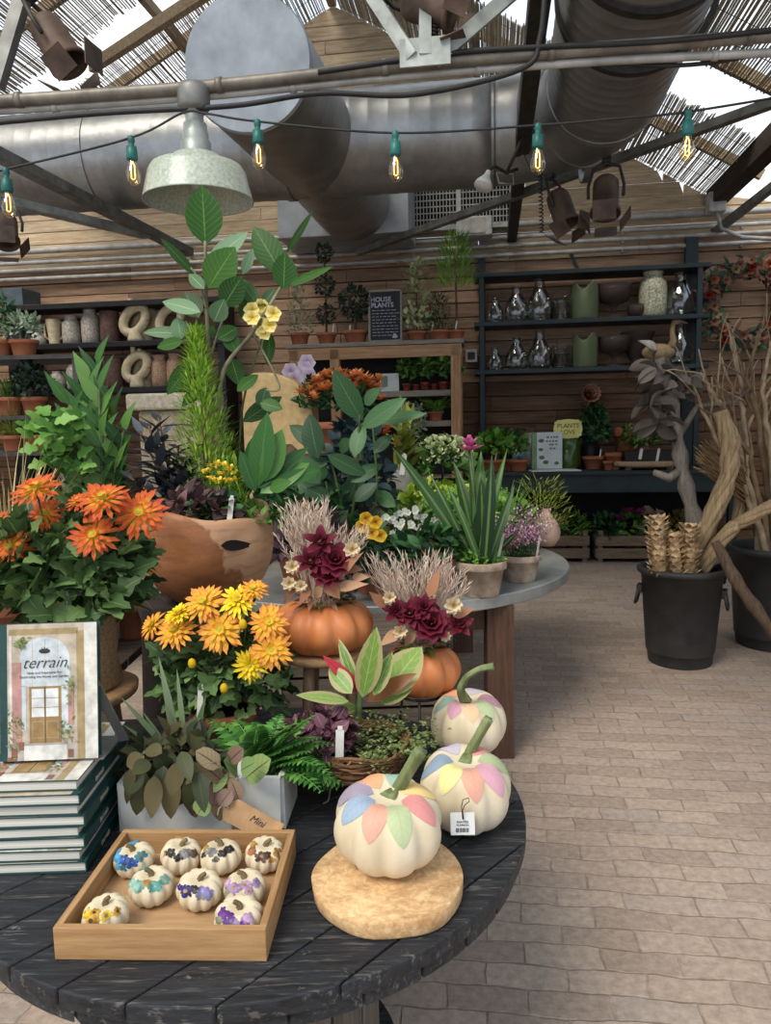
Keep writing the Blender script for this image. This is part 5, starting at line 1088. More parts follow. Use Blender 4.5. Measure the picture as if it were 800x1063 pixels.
t=potted('yellow and bronze pansies beside the white-flowered plant','flower',onz(385,3.3),.09,.10,TERRA,'yellow_pansies'); o=V(t.location); m_=MB(); bush(m_,(0,0,.16),(.1,.08,.1),120,.05,.03); m_.build('foliage',G2,t)
PAN=petalm('pansy_petal',[(0,hx('6a2f18')),(.35,hx('c98c1a')),(1,hx('edc53c'))])
for px,py in ((378,538),(388,542),(384,553),(393,556),(374,546)):
    m_=MB(); c=at(px,py,3.2)-o
    for j in range(5): m_.leaf(c,V((cos(j*1.26),-.3,sin(j*1.26))),(0,-1,.2),.032,.032,'petal',.1,.1,0,4)
    m_.build('blossom',PAN,t)
for px,Y,l,mat,fn in ((448,3.22,'dark green leafy filler behind the second plumed pumpkin',G2,lambda m:bush(m,(0,0,.17),(.17,.10,.12),170,.07,.035)),(318,3.3,'bronze leafy filler behind the first plumed pumpkin',PURP,lambda m:bush(m,(0,0,.2),(.2,.12,.15),190,.08,.035,'lance')),(398,3.16,'low dark ivy filler between the two plumed pumpkins',G5,lambda m:bush(m,(0,0,.10),(.15,.08,.06),130,.06,.04,'heart'))):
    t=potted(l,'plant',onz(px,Y),.09,.11,TERRA,'zinc_table_plant','filler plants on the zinc table'); m_=MB(); fn(m_); m_.build('foliage',mat,t)
# bromeliad
f0=atz(499,617,ZZ); t=potted('strap-leaved bromeliad with one pink flower in a limed pot','bromeliad',V((f0.x,f0.y,ZZ+.001)),.105,.155,TERRAG,'pink_bromeliad',wob=.0) if False else potted('strap-leaved bromeliad with one pink flower in a limed pot','bromeliad',V((f0.x,f0.y,ZZ+.001)),.105,.15,TERRAG,'pink_bromeliad'); o=V(t.location); m_=MB(); by_=f0.y
BRO=leafm('bromeliad_leaf',hx('1c3018'),hx('2f4a24'),hx('4a6b34'),.35,vein=hx('6d8a4c'),vw=.1)
for b,tp,w in (((493,588),(418,464),15),((496,588),(478,478),16),((500,588),(494,470),18),((502,588),(512,478),15),((505,588),(532,506),11),((490,588),(462,530),12),((497,588),(486,452),9),((500,588),(502,500),17),((488,588),(472,560),12),((504,588),(520,540),12),((495,588),(500,520),19),((494,588),(446,488),8),((500,588),(520,466),9),((503,588),(541,545),8),((489,588),(452,560),8),((498,588),(468,500),9),((501,588),(507,515),14)): pleaf(m_,o,b,tp,w*.86,by_+rnd(-.08,.05),'strap',droop=rnd(.2,.9),fold=.45,nl=9)
m_.build('foliage',BRO,t); m_=MB(); bush(m_,(0,0,.15),(.085,.085,.05),160,.04,.02); m_.build('moss',G6,t)
m_=MB(); c=at(487,468,by_)-o; m_.tube([(0,0,.14),c*.5+V((0,0,.08)),c],.006,6,1)
for rg,n in ((0,7),(1,7),(2,6)):
    for k in range(n): m_.leaf(c+V((0,0,.012*rg)),dirv(k*6.28/n+rg*.4,.25+.5*rg),UP,.07-.012*rg,.03,'ov',-.3,.3)
m_.build('pink_flower',[petalm('bromeliad_petal',[(0,hx('8a2f5c')),(.6,hx('c9568c')),(1,hx('d98aae'))]),STEMG],t); 
m_=MB(); m_.bar((.06,-.04,.13),(.095,-.03,.27),.012,.003); m_.build('plant_stake',plain('pale_stake',hx('c9bfae'),.8),t)
f0=atz(541,605,ZZ); t=potted('pink heather in a limed terracotta pot at the zinc rim','heather',V((f0.x,f0.y+.06,ZZ+.001)),.10,.125,TERRAG,'potted_heather'); m_=MB()
HEA=[leafm('heather_pink',hx('8d5f78'),hx('b98ca2'),hx('d6b6c2'),.6),G2]
for i in range(120):
    a=rnd(0,6.3); r=.085*sqrt(R.random()); b=V((cos(a)*r*.8,sin(a)*r*.8,.11)); d=dirv(a,rnd(.85,1.45)); L=rnd(.12,.27)
    for k in range(14): tt=k/13; m_.leaf(b+d*L*tt,dirv(k*2.4,.6),UP,.018,.008,'ov',0,.1,0 if tt>.35 else 1,2)
m_.build('foliage',HEA,t); add_tag(t,(.06,-.07,.11),.1,.01,mat=plain('pale_stake',hx('c9bfae')))
vase_lathe('gourd_vase',onz(567,4.45)-V((0,0,0)),[(0,0),(.6,0),(.95,.2),(1,.4),(.8,.62),(.4,.8),(.3,.92),(.36,1),(.25,1),(.2,.9),(0,.8)],.085,.22,plain('blush_clay',hx('c2a48c'),.7,0,.1),'small blush clay gourd vase behind the heather','x').pop('group',0)
for px,Y,l,mat,fn in ((560,4.62,'feathery yellow-green plant behind the heather on the zinc table',leafm('gold_green',hx('6d7a2c'),hx('9ea848')),lambda m:sprig_cone(m,(0,0,.1),.28,.2,420,.06,.01,top=.6)),
   (525,4.3,'airy light green grass behind the bromeliad',G6,lambda m:(tuft(m,(0,0,.1),160,.36,.012,1,0,1.1,7,.05,.4,1.5),bush(m,(0,0,.18),(.16,.14,.12),120,.06,.03))),
   (490,4.6,'small-leaved green bush at the back of the zinc table',G1,lambda m:bush(m,(0,0,.24),(.22,.18,.18),260,.06,.03)),
   (475,3.95,'pale green leafy filler plant behind the bromeliad leaves',G6,lambda m:bush(m,(0,0,.2),(.2,.15,.16),220,.08,.03,'lance'))):
    t=potted(l,'plant',onz(px,Y),.10,.12,TERRA,'zinc_table_plant','filler plants on the zinc table'); m_=MB(); fn(m_); m_.build('foliage',mat,t)
gw=thing('grey_gourd','smooth grey gourd resting behind the bromeliad','gourd',onz(513,4.85)); MB().lathe([(0,0),(.08,0),(.13,.07),(.135,.14),(.10,.22),(.05,.30),(.03,.36),(0,.37)],28).build('gourd_body',CEMENT,gw)
MB().tube([(0,0,.36),(.02,0,.40),(.05,0,.42)],.010,6).build('stalk',STEMB,gw)
# orange flower tub behind ------------------------------------------------------------------------------------
OY=5.45; op=at(345,470,OY)
pd=thing('dark_pedestal','dark timber pedestal behind the zinc table under the orange flowers','pedestal',(op.x,OY,0)); MB().box((0,0,op.z/2-.02),(.34,.34,op.z-.06)).build('pedestal_shaft',BENCHW,pd,bevel=.005); MB().box((0,0,op.z-.025),(.46,.46,.05)).build('pedestal_top',BENCHW,pd,bevel=.005)
t=potted('big dome of rusty orange flowers above the rubber plant','chrysanthemum',V((op.x,OY,op.z+.001)),.17,.22,TERRA,'orange_flower_dome'); o=V(t.location); m_=MB(); bush(m_,(.05,0,.36),(.30,.2,.20),380,.08,.03); m_.build('foliage',G2,t)
ORM=petalm('rust_petal',[(0,hx('a85a24')),(.5,hx('db8440')),(1,hx('eeb07a'))])
k=0
for i in range(70):
    px=rnd(307,392); py=404-17*sqrt(max(0,1-((px-350)/46)**2))+rnd(0,22); m_=MB(); c=at(px,py,OY-.14+rnd(-.05,.12))-o
    for j in range(11): m_.leaf(c,dirv(j*.6,rnd(.0,1.2)),UP,.065,.032,'petal',.1,.2,0,3)
    m_.build('blossom',ORM,t)
op2=at(306,470,5.9); pd2=dup(pd,(op2.x,5.95,0),.2,'dark timber pedestal behind the sandstone slab under the pink orchid')
t=potted('pale pink orchid spray peeking above the sandstone slab','orchid',V((op2.x,5.95,op.z+.001)),.10,.14,TERRA,'pink_orchid'); o=V(t.location)
m_=MB(); bush(m_,(0,0,.16),(.14,.12,.08),40,.16,.06,'strap'); m_.build('foliage',G2,t)
c1=at(303,386,5.9)-o; c2=at(318,384,5.9)-o
for c in (c1,c2): MB().tube([(0,0,.12),c*.6+V((0,0,.1)),c],.006,5).build('stem',STEMG,t)
PKO=petalm('pink_orchid_petal',[(0,hx('9a7a96')),(.5,hx('c9b0c4')),(1,hx('ded0da'))])
for c in (c1,c1+V((.03,-.02,-.07)),c2,c2+V((.02,0,.05)),c2+V((.04,-.02,-.06))):
    m_=MB()
    for j in range(6): m_.leaf(c,V((cos(j*1.05),-.3,sin(j*1.05))),(0,-1,0),.075,.06,'petal',.2,.2,0,4)
    m_.build('blossom',PKO,t)
# ================================================================ things on the spool table
# tray of small pumpkins -------------------------------------------------------------
TRW=wood('pale_tray_wood',hx('a5794d'),hx('d0a674'),0,.6,7,.35); TRWV=wood('pale_tray_side',hx('a5794d'),hx('d0a674'),1,.6,7,.35)
fl_=atz(57,997,SPZ); fr_=atz(277,999,SPZ); bl_=atz(122,862,SPZ+.055); br_=atz(306,860,SPZ+.055)
dx=(fr_-fl_); tw=dx.length; ang=atan2(dx.y,dx.x); td=(((bl_+br_)/2-(fl_+fr_)/2)); td.z=0; td=td.length; TC=(fl_+fr_)/2
print('TRAY',tw,td,ang)
tray=thing('wooden_tray','shallow pale wooden tray of decorated mini pumpkins','tray',(TC.x,TC.y,SPZ+.001),ang)
th=.055
MB().box((0,td/2,.006),(tw-.02,td-.02,.01)).build('tray_base',plain('tray_ply',hx('b8946c'),.75,0,.1,8,.1,c2=hx('9a7852'),stretch=(1,6,1)),tray)
for y in (.006,td-.006): MB().box((0,y,th/2),(tw,.012,th)).build('long_side',TRW,tray,bevel=.0015)
for x in (-tw/2+.006,tw/2-.006): MB().box((x,td/2,th/2),(.012,td-.024,th)).build('short_side',TRWV,tray,bevel=.0015)
# pumpkin maker -------------------------------------------------------------------------
def psurf(az,pol,R_,Hh,nr,rib,off=0,seed=0):
    """point of a ribbed pumpkin; pol runs from the stem (0) to the base (pi)"""
    g=(.5+.5*cos(nr*az+seed*2))**2.2; rb=1-rib*g*sin(pol)**.7
    s=sin(pol); r=R_*(s**.80 if s>0 else 0)*rb; z=Hh*(cos(pol)); z=z-.28*Hh*math.exp(-(pol/.36)**2)+.14*Hh*math.exp(-((pi-pol)/.4)**2)
    r*=1+.025*sin(az+seed)+.02*cos(2*az+seed*2)
    p=V((cos(az)*r,sin(az)*r,z+Hh)); n=V((cos(az)*s,sin(az)*s,cos(pol)*R_/Hh)).normalized(); return p+n*off
def pumpkin_body(R_,Hh,nr,rib,seed,na=96,npol=26):
    m_=MB(); vs=[psurf(2*pi*j/na,max(1e-3,min(pi-1e-3,pi*i/npol)),R_,Hh,nr,rib,0,seed) for i in range(npol+1) for j in range(na)]
    m_.add(vs,[(i*na+j,(i+1)*na+j,(i+1)*na+(j+1)%na,i*na+(j+1)%na) for i in range(npol) for j in range(na)],0,True); zb=min(v[2] for v in m_.v); return m_,zb
def patch(m_,az,p0,p1,w,P,m,shape='ov',bend=0,ns=12,off=.0012):
    vs=[];uv=[]; R_=P[0]
    for i in range(ns+1):
        s=i/ns; pol=lerp(p0,p1,s); ww=w/2*SHAPES[shape](s)/max(.25*R_,R_*sin(pol)**.8)
        for j in range(5): q=(j-2)/2; vs.append(psurf(az+bend*s+ww*q,pol,*P[:4],off+ (P[5] if len(P)>5 else 0),P[4])); uv.append(((q+1)/2,s))
    m_.add(vs,[(i*5+j,i*5+j+1,(i+1)*5+j+1,(i+1)*5+j) for i in range(ns) for j in range(4)],m,True,uv)
def blot(m_,az,pol,rad,n,P,m,el=.55,off=.001,cm=None,spin=0):
    """pressed flower: petals spread round a spot on the skin"""
    R_=P[0]
    def loc(x,y): return psurf(az+x/max(.2*R_,R_*sin(pol)**.8),pol+y/R_,*P[:4],off,P[4])
    for k in range(n):
        a=spin+2*pi*k/n; vs=[]; NR=7; NG=8
        for q in range(NR+1):
            for i in range(NG+1):
                g=-1+2*i/NG; rr=rad*(.1+(q/NR)*(.45+.45*sqrt(max(0,1-g*g)))); aa=a+g*el*pi/n*1.7; vs.append(loc(cos(aa)*rr,sin(aa)*rr))
        m_.add(vs,[(q*(NG+1)+i,q*(NG+1)+i+1,(q+1)*(NG+1)+i+1,(q+1)*(NG+1)+i) for q in range(NR) for i in range(NG)],m,True)
    if cm is not None:
        off2=off+.0006; vs=[psurf(az+cos(2*pi*i/10)*rad*.28/max(.2*R_,R_*sin(pol)**.8),pol+sin(2*pi*i/10)*rad*.28/R_,*P[:4],off2,P[4]) for i in range(10)]; m_.add(vs,[tuple(range(10))],cm,True)
IVO=plain('ivory_pumpkin_skin',hx('dccfb6'),.5,0,.05,7,.05,c2=hx('c4b28e'),spec=.4); PSTEM=plain('pumpkin_stem',hx('8d9463'),.65,0,.25,40,.3,c2=hx('4f5c34'),stretch=(1,1,.3)); DSTEM=plain('dry_pumpkin_stem',hx('8c7a52'),.8,0,.25,24,.3,c2=hx('5a4a30'))
def ribstem(par,pts,rs,mat,name='stem'):
    pts=[V(p) for p in pts]; Q=[];rr=[]
    for i in range(len(pts)-1):
        for k in range(5): t_=k/5; Q.append(pts[i].lerp(pts[i+1],t_)); rr.append(lerp(rs[i],rs[i+1],t_))
    Q.append(pts[-1]); rr.append(rs[-1])
    for _ in range(2): Q=[Q[0]]+[(Q[i-1]+Q[i]*2+Q[i+1])/4 for i in range(1,len(Q)-1)]+[Q[-1]]
    m_=MB(); m_.tube(Q,rr,15); n=15
    for i in range(len(Q)):
        for j in range(n):
            if j%3==0: p=V(m_.v[i*n+j]); m_.v[i*n+j]=tuple(Q[i]+(p-Q[i])*.68)
    return m_.build(name,mat,par)
def paint(c): 
    nm='painted_'+c; d=tuple(x*.72+.28*y for x,y in zip(hx(c),hx('d9cbb0'))); return leafm(nm,tuple(x*.95 for x in d),d,tuple(min(1,x*1.04) for x in d),.5,vein=tuple(x*.8 for x in d),vw=.012,side=7,trans=0,vs=.45)
COLS={k:paint(v) for k,v in dict(orange='e08a5c',purple='8b7f9e',blue='6b86a4',coral='d48d78',green='95a878',red='cc7274',yellow='dcb86a',lemon='cbc673',pink='bd7f9a',mauve='a86f88',peach='e3b184',teal='7fa896',lilac='a49cb2').items()}
CK=list(COLS)
def painted(label,loc,rz,R_,Hh,cols,stem,tilt=(0,0),seed=0,nr=9,p1=1.22,w=.050):
    t=thing('painted_pumpkin',label,'pumpkin',loc,0,'white pumpkins with painted leaves'); P=(R_,Hh,nr,.10,seed)
    m_,zb=pumpkin_body(R_,Hh,nr,.10,seed,126,30)
    for k,(c,azd) in enumerate(cols): patch(m_,radians(azd),.19,p1+.07*sin(k*2.1),w,P,1+CK.index(c),'ov',.05*sin(k),14)
    T=Matrix.Rotation(tilt[0],3,'X')@Matrix.Rotation(tilt[1],3,'Y')
    m_.v=[tuple(T@(V(v)-V((0,0,Hh)))+V((0,0,Hh))) for v in m_.v]; zb=min(v[2] for v in m_.v); m_.v=[(x,y,z-zb) for x,y,z in m_.v]
    m_.build('pumpkin_body',[IVO]+[COLS[c] for c in CK],t)
    b=T@V((0,0,Hh*.62))+V((0,0,Hh-zb)); o=V(loc)
    P_=[b]+[at(*q)-o for q in stem[0]]; ribstem(t,P_,stem[1],PSTEM); return t
# wood slice and pumpkins ------------------------------------------------------------------
t=NT('slice_face'); tc=t.n('TexCoord'); wv=t.n('TexWave',wave_type='RINGS',rings_direction='Z'); wv.inputs['Scale'].default_value=16; wv.inputs['Distortion'].default_value=14; wv.inputs['Detail'].default_value=4; wv.inputs['Detail Scale'].default_value=2; t.l(tc.outputs['Object'],wv.inputs['Vector'])
c=t.ramp(wv.outputs['Fac'],[(.1,hx('cfa878')),(.9,hx('dcb98a'))]); c=t.mix(t.ramp(t.noise(14,7,rough=.8,stretch=(1,1.6,1)),[(.42,(0,0,0)),(.66,(.9,)*3)]),c,hx('93693e')); c=t.mix(t.ramp(t.noise(38,4,rough=.7),[(.60,(0,0,0)),(.68,(.5,)*3)]),c,hx('6b4a2c')); t.col(c); t.bump(t.noise(30,6,rough=.8),.6,.006); SLICE=t.set(.75,0,.25)
sc0=atz(404,908,SPZ+.03)
ws=thing('wood_slice','thick round wood slice under the front painted pumpkin','wood slice',(sc0.x,sc0.y,SPZ+.001)); rs0=79*1.36/780
m_=MB(); m_.lathe([(0,0),(rs0*.97,0),(rs0*.99,.004),(rs0,.028),(rs0*.985,.032),(rs0*.5,.0325),(0,.033)],64,wob=.06); m_.build('slice_body',SLICE,ws)
p1_=atz(403,893,SPZ+.04)
painted('white painted pumpkin sitting on the wood slice',V((p1_.x,p1_.y,SPZ+.035)),0,.100,.078,[('orange',125),('purple',165),('blue',205),('coral',248),('green',288),('red',335),('yellow',20),('teal',70)],([(412,822,1.325),(424,800,1.30),(437,779,1.285)],[.021,.0135,.012,.013]),(.16,.03),.3,8)
p2_=atz(482,846,SPZ+.02)
pk2=painted('white painted pumpkin with the price tag',V((p2_.x,p2_.y,SPZ+.001)),0,.097,.083,[('lilac',120),('blue',182),('lemon',232),('coral',278),('pink',318),('green',0),('red',50)],([(487,782,1.525),(496,765,1.50),(507,746,1.49)],[.018,.012,.010,.011]),(.13,.02),1.1,8)
p3_=atz(485,766,SPZ+.03)
pk3=painted('white painted pumpkin with long curled stem at the back',V((p3_.x,p3_.y,SPZ+.001)),0,.099,.080,[('orange',140),('teal',190),('mauve',235),('peach',272),('green',310),('mauve',350),('lilac',60)],([(477,716,1.80),(484,702,1.79),(498,694,1.77),(512,692,1.76)],[.017,.010,.0085,.008,.010]),(.05,-.02),2.0,9,1.08,.05)
# price tag on second pumpkin
tg=tag(bpy.data.objects.new('price_tag',None),'small white price tag with barcode hanging on the painted pumpkin','tag'); COL.objects.link(tg); tg.location=at(480,855,p2_.y-.115); tl=tg.location.copy()
q=Matrix.Rotation(radians(-14),4,'X')
m_=MB().box((0,0,0),(.047,.0012,.042)); m_.v=[tuple(q@V(p)) for p in m_.v]; m_.build('tag_card',plain('tag_white',hx('dcdcd8'),.5,0,.03),tg)
m_=MB(); rr=random.Random(3)
x=-.013
while x<.013: w_=rr.choice((.0007,.0012,.0018)); m_.box((x,-.0009,-.012),(w_,.0005,.008)); x+=w_+.0009
for s,z,sz in (('PAINTED',.003,.0058),('PUMPKIN',-.003,.0058)): add_text(m_,s,sz,Matrix.Translation((0,-.0009,z))@Matrix.Rotation(pi/2,4,'X'))
m_.v=[tuple(q@V(p)) for p in m_.v]; m_.build('printing',plain('black_ink',hx('2a2a2c'),.7),tg)
m_=MB(); m_.tube([(0,-.003,.010),(-.002,-.001,.035),(.001,-.002,.05),(.012,.001,.052),(.014,.003,.044),(.004,-.001,.038),(0,-.003,.028),(.0015,-.003,.011)],.0009,5); m_.build('string',CABLE,tg)
# small decorated pumpkins -------------------------------------------------------------------
INK={k:plain('pressed_'+k,hx(v),.55,0,.22,60) for k,v in dict(blue='2457a8',sky='4f9fc4',teal='3f8f9a',black='2c2726',gold='b98a3c',grey='8d8a86',brown='6a4a3c',rust='b06a38',mint='8fc2b0',aqua='5fa99c',violet='3a2c7c',lav='8f86b8',mauve='a98ab8',plum='6a3f8c',pink='c7a0c4',yellow='e0a81c',sun='efc93c',dark='4a2a1c',sage='8a8f6c',purple='6c2f8f').items()}
IK=list(INK)
mini=[(147,888,'blue and turquoise pressed flowers',[(250,.75,.020,5,'blue'),(285,1.0,.017,5,'blue'),(215,.85,.017,5,'sky'),(320,.8,.018,6,'teal'),(180,.8,.017,5,'sky'),(255,1.25,.012,4,'teal'),(100,.6,.02,5,'sky'),(230,1.2,.012,4,'sky')],0),
 (190,886,'black and gold pressed flowers, second in the back row',[(240,.8,.016,5,'black'),(300,.7,.018,5,'grey'),(215,1.05,.010,4,'gold'),(275,.95,.013,4,'black'),(330,.9,.014,5,'brown'),(110,.6,.016,5,'gold')],1),
 (234,886,'black and silver leaf sprays, third in the back row',[(245,.7,.018,5,'grey'),(290,.8,.014,4,'black'),(320,.65,.017,5,'black'),(220,1.05,.010,4,'black'),(200,.75,.014,5,'gold'),(270,1.15,.010,4,'grey')],2),
 (276,884,'a dark brown flower among golden leaves',[(265,.85,.018,6,'brown'),(285,.72,.012,5,'dark'),(215,.8,.016,4,'rust'),(330,.8,.015,4,'gold'),(190,.6,.014,4,'gold'),(300,1.1,.010,4,'gold')],3),
 (158,916,'mint green pressed petals',[(240,.8,.019,5,'mint'),(300,.85,.018,5,'aqua'),(200,.95,.016,5,'mint'),(270,.55,.013,5,'gold'),(340,.8,.016,5,'mint'),(130,.7,.017,5,'aqua')],4),
 (207,919,'deep violet and blue-grey pressed flowers',[(235,.85,.019,6,'violet'),(290,.75,.018,5,'lav'),(310,1.05,.014,5,'lav'),(260,.6,.013,5,'black'),(205,1.0,.010,5,'violet'),(285,1.05,.010,4,'grey')],5),
 (255,922,'pale mauve pressed blossoms, fullest at the tray side',[(240,.8,.019,6,'mauve'),(295,1.0,.012,6,'pink'),(285,.6,.017,6,'pink'),(215,1.1,.014,4,'sage'),(330,.85,.015,5,'mauve'),(190,.8,.014,5,'pink')],6),
 (112,947,'a yellow sunflower pattern',[(250,.95,.021,10,'yellow'),(295,.8,.015,8,'sun'),(210,.8,.014,8,'sun'),(270,1.35,.007,5,'grey'),(330,.9,.012,6,'yellow'),(250,.55,.014,6,'yellow')],7),
 (245,953,'bright purple pressed pansies',[(235,.65,.020,5,'purple'),(290,1.0,.017,5,'purple'),(310,.7,.017,5,'pink'),(215,1.05,.011,4,'sage'),(265,.8,.013,5,'mauve'),(200,.7,.013,5,'purple')],8)]
spots=[]
ca,sa=cos(ang),sin(ang)
for px,py,l,bl,i in mini:
    g=atz(px,py+3,SPZ+.040); q=V((g.x-TC.x,g.y-TC.y)); spots.append([q.x*ca+q.y*sa,-q.x*sa+q.y*ca])
for it in range(60):
    for a in range(9):
        for b in range(a):
            d=V((spots[a][0]-spots[b][0],spots[a][1]-spots[b][1])); L=max(1e-4,d.length)
            if L<.079:
                k=(.079-L)/2/L; spots[a][0]+=d.x*k; spots[a][1]+=d.y*k; spots[b][0]-=d.x*k; spots[b][1]-=d.y*k
        spots[a][0]=min(tw/2-.053,max(-tw/2+.053,spots[a][0])); spots[a][1]=min(td-.053,max(.053,spots[a][1]))
for px,py,l,bl,i in mini:
    sx_,sy_=spots[i]; loc=V((TC.x+sx_*ca-sy_*sa,TC.y+sx_*sa+sy_*ca,SPZ+.0135)); rr=.0375+.0012*((i*7)%3); hh=.0275+.001*((i*5)%3); P=(rr,hh,10,.13,i*.7)
    t=thing('mini_pumpkin','mini white pumpkin with '+l,'pumpkin',loc,0,'decorated mini pumpkins'); m_,zb=pumpkin_body(rr,hh,10,.13,i*.7,140,26)
    for azd,pol,rad,n,c in bl: blot(m_,radians(azd),pol,rad*.74,n,P,1+IK.index(c),.62,.0011,1+IK.index('dark' if c in('yellow',) else 'gold') if n>5 else None,azd)
    T=Matrix.Rotation((.12,.05,-.1,.15,.1,.18,.05,.08,.2)[i],3,'X')@Matrix.Rotation((-.1,.12,0,.14,0,.08,-.1,-.05,.1)[i],3,'Y')
    m_.v=[tuple(T@V(v)) for v in m_.v]; zb=min(v[2] for v in m_.v); m_.v=[(x,y,z-zb) for x,y,z in m_.v]; m_.build('pumpkin_body',[IVO]+[INK[c] for c in IK],t)
    b=T@V((0,0,hh*1.55))-V((0,0,zb)); ribstem(t,[b,b+T@V((.002,0,.012)),b+T@V((.009*(1 if i%2 else -1),0,.018))],[.007,.0045,.004],DSTEM)
# kraft tag on the tray
kt=thing('kraft_tag','brown kraft tag lettered in script tied to the tray rim','tag',atz(258,866,SPZ+.055)+V((0,.016,-.004))); kq=Matrix.Rotation(radians(-20),4,'X')@Matrix.Rotation(radians(28),4,'Y')
m_=MB(); pts=[(-.05,-.012),(.062,-.012),(.062,.035),(-.04,.035),(-.058,.020),(-.058,.002)]; n=len(pts)
kx=Matrix.Translation((-.004,0,.012))@kq
m_.add([kx@V((x,-.0008,z)) for x,z in pts]+[kx@V((x,.0008,z)) for x,z in pts],[tuple(range(n)),tuple(range(2*n-1,n-1,-1))]+[(i,n+i,n+(i+1)%n,(i+1)%n) for i in range(n)],0,False); m_.build('tag_card',plain('kraft_card',hx('b08a62'),.85,0,.1,30),kt)
m_=MB(); add_text(m_,'Mini',.018,kx@Matrix.Translation((.012,-.0012,.016))@Matrix.Rotation(pi/2,4,'X'),shear=.35); m_.build('lettering',plain('black_ink',hx('2a2a2c')),kt)
m_=MB(); m_.tube([kx@V((-.05,-.001,.012)),kx@V((-.06,-.004,.016)),kx@V((-.066,-.006,.004)),kx@V((-.062,-.008,-.008))],.0016,5); m_.build('string',plain('twine',hx('d2c4a8'),.9),kt)
# books ------------------------------------------------------------------------------------------
PAGE=NT('page_edges'); f=PAGE.noise(3,2,stretch=(1,160,1)); PAGE.col(PAGE.ramp(f,[(.3,hx('a9a59b')),(.7,hx('d8d4ca'))])); PAGE=PAGE.set(.8,0,.1)
BGRN=plain('deep_green_cloth',hx('1f4542'),.55,0,.1,20,c2=hx('16322f'))
def pc(n,c): return plain('print_'+n,hx(c),.45,0,.1,40,spec=.45)
ART=dict(wall='c2b29c',frame='a58f62',light='d8d4c8',arch='c9d0d2',door='9a7a4c',glass='dcdfdb',dark='3f3a2e',leaf='7d8f4a',leafd='54683a',pink='b98a80',pot='8a5c48',pale='e3e0d6',stone='b5aaa0')
AK=list(ART); AM=[pc(k,ART[k]) for k in AK]
BWd,BHt,BTh=.205,.278,.0222
def art(m_,y,th_=1):
    def r(k,x0,x1,z0,z1,l): m_.box(((x0+x1)/2,y-.00025*l,(z0+z1)/2),(x1-x0,.0004,z1-z0),m=AK.index(k))
    w,h=BWd,BHt
    r('wall',.016,w,0,h,0); r('light',.178,w,0,h,1); r('frame',.162,.178,.0,.262,2); r('frame',.02,.165,.256,.268,2); r('light',.02,.026,.02,.255,2)
    r('stone',.016,.162,0,.035,2); r('arch',.042,.148,.15,.205,2)
    n=16; pts=[(.095+cos(pi*i/n)*.053,.205+sin(pi*i/n)*.046) for i in range(n+1)]; m_.add([(x,y-.0005,z) for x,z in pts],[tuple(range(n+1))],AK.index('arch'),False)
    for x in (.068,.095,.122): r('light',x-.0006,x+.0006,.15,.246,4)
    r('arch',.13,.15,.06,.152,2); r('arch',.04,.055,.06,.152,2); r('pink',.026,.046,.03,.20,3); r('pink',.143,.155,.07,.15,3)
    r('door',.062,.128,.035,.150,3); r('glass',.067,.093,.088,.145,4); r('glass',.097,.123,.088,.145,4); r('dark',.0945,.0955,.036,.15,5)
    for x0,x1 in ((.067,.093),(.097,.123)): r('frame',x0,x1,.044,.080,4); r('door',x0+.003,x1-.003,.047,.077,5)
    for z in (.107,.126): r('door',.067,.123,z-.0006,z+.0006,5)
    r('pale',.05,.14,.0,.03,3)
    rr=random.Random(5)
    for i in range(150):
        s=i%3; cx,cz,sx,sz=((.030,.062,.014,.045),(.140,.055,.018,.03),(.045,.24,.012,.01))[s] if i<120 else (.15,.15,.008,.03)
        x=min(.168,max(.019,rr.gauss(cx,sx*.6))); z=max(.006,rr.gauss(cz,sz*.5)); a=rr.uniform(0,6.3); L=rr.uniform(.006,.013)
        m_.leaf((x,y-.0014-.00002*i,z),(cos(a),0,sin(a)),(0,-1,0),L,L*.4,'lance',0,0,AK.index(rr.choice(('leaf','leaf','leafd','pink' if s==1 else 'leaf'))),2)
    for x,z,a,b in ((.03,.016,.012,.02),(.045,.03,.010,.016),(.148,.012,.011,.016),(.025,.004,.02,.008)): r('pot',x-a/2,x+a/2,max(0,z-b/2),z+b/2,6)
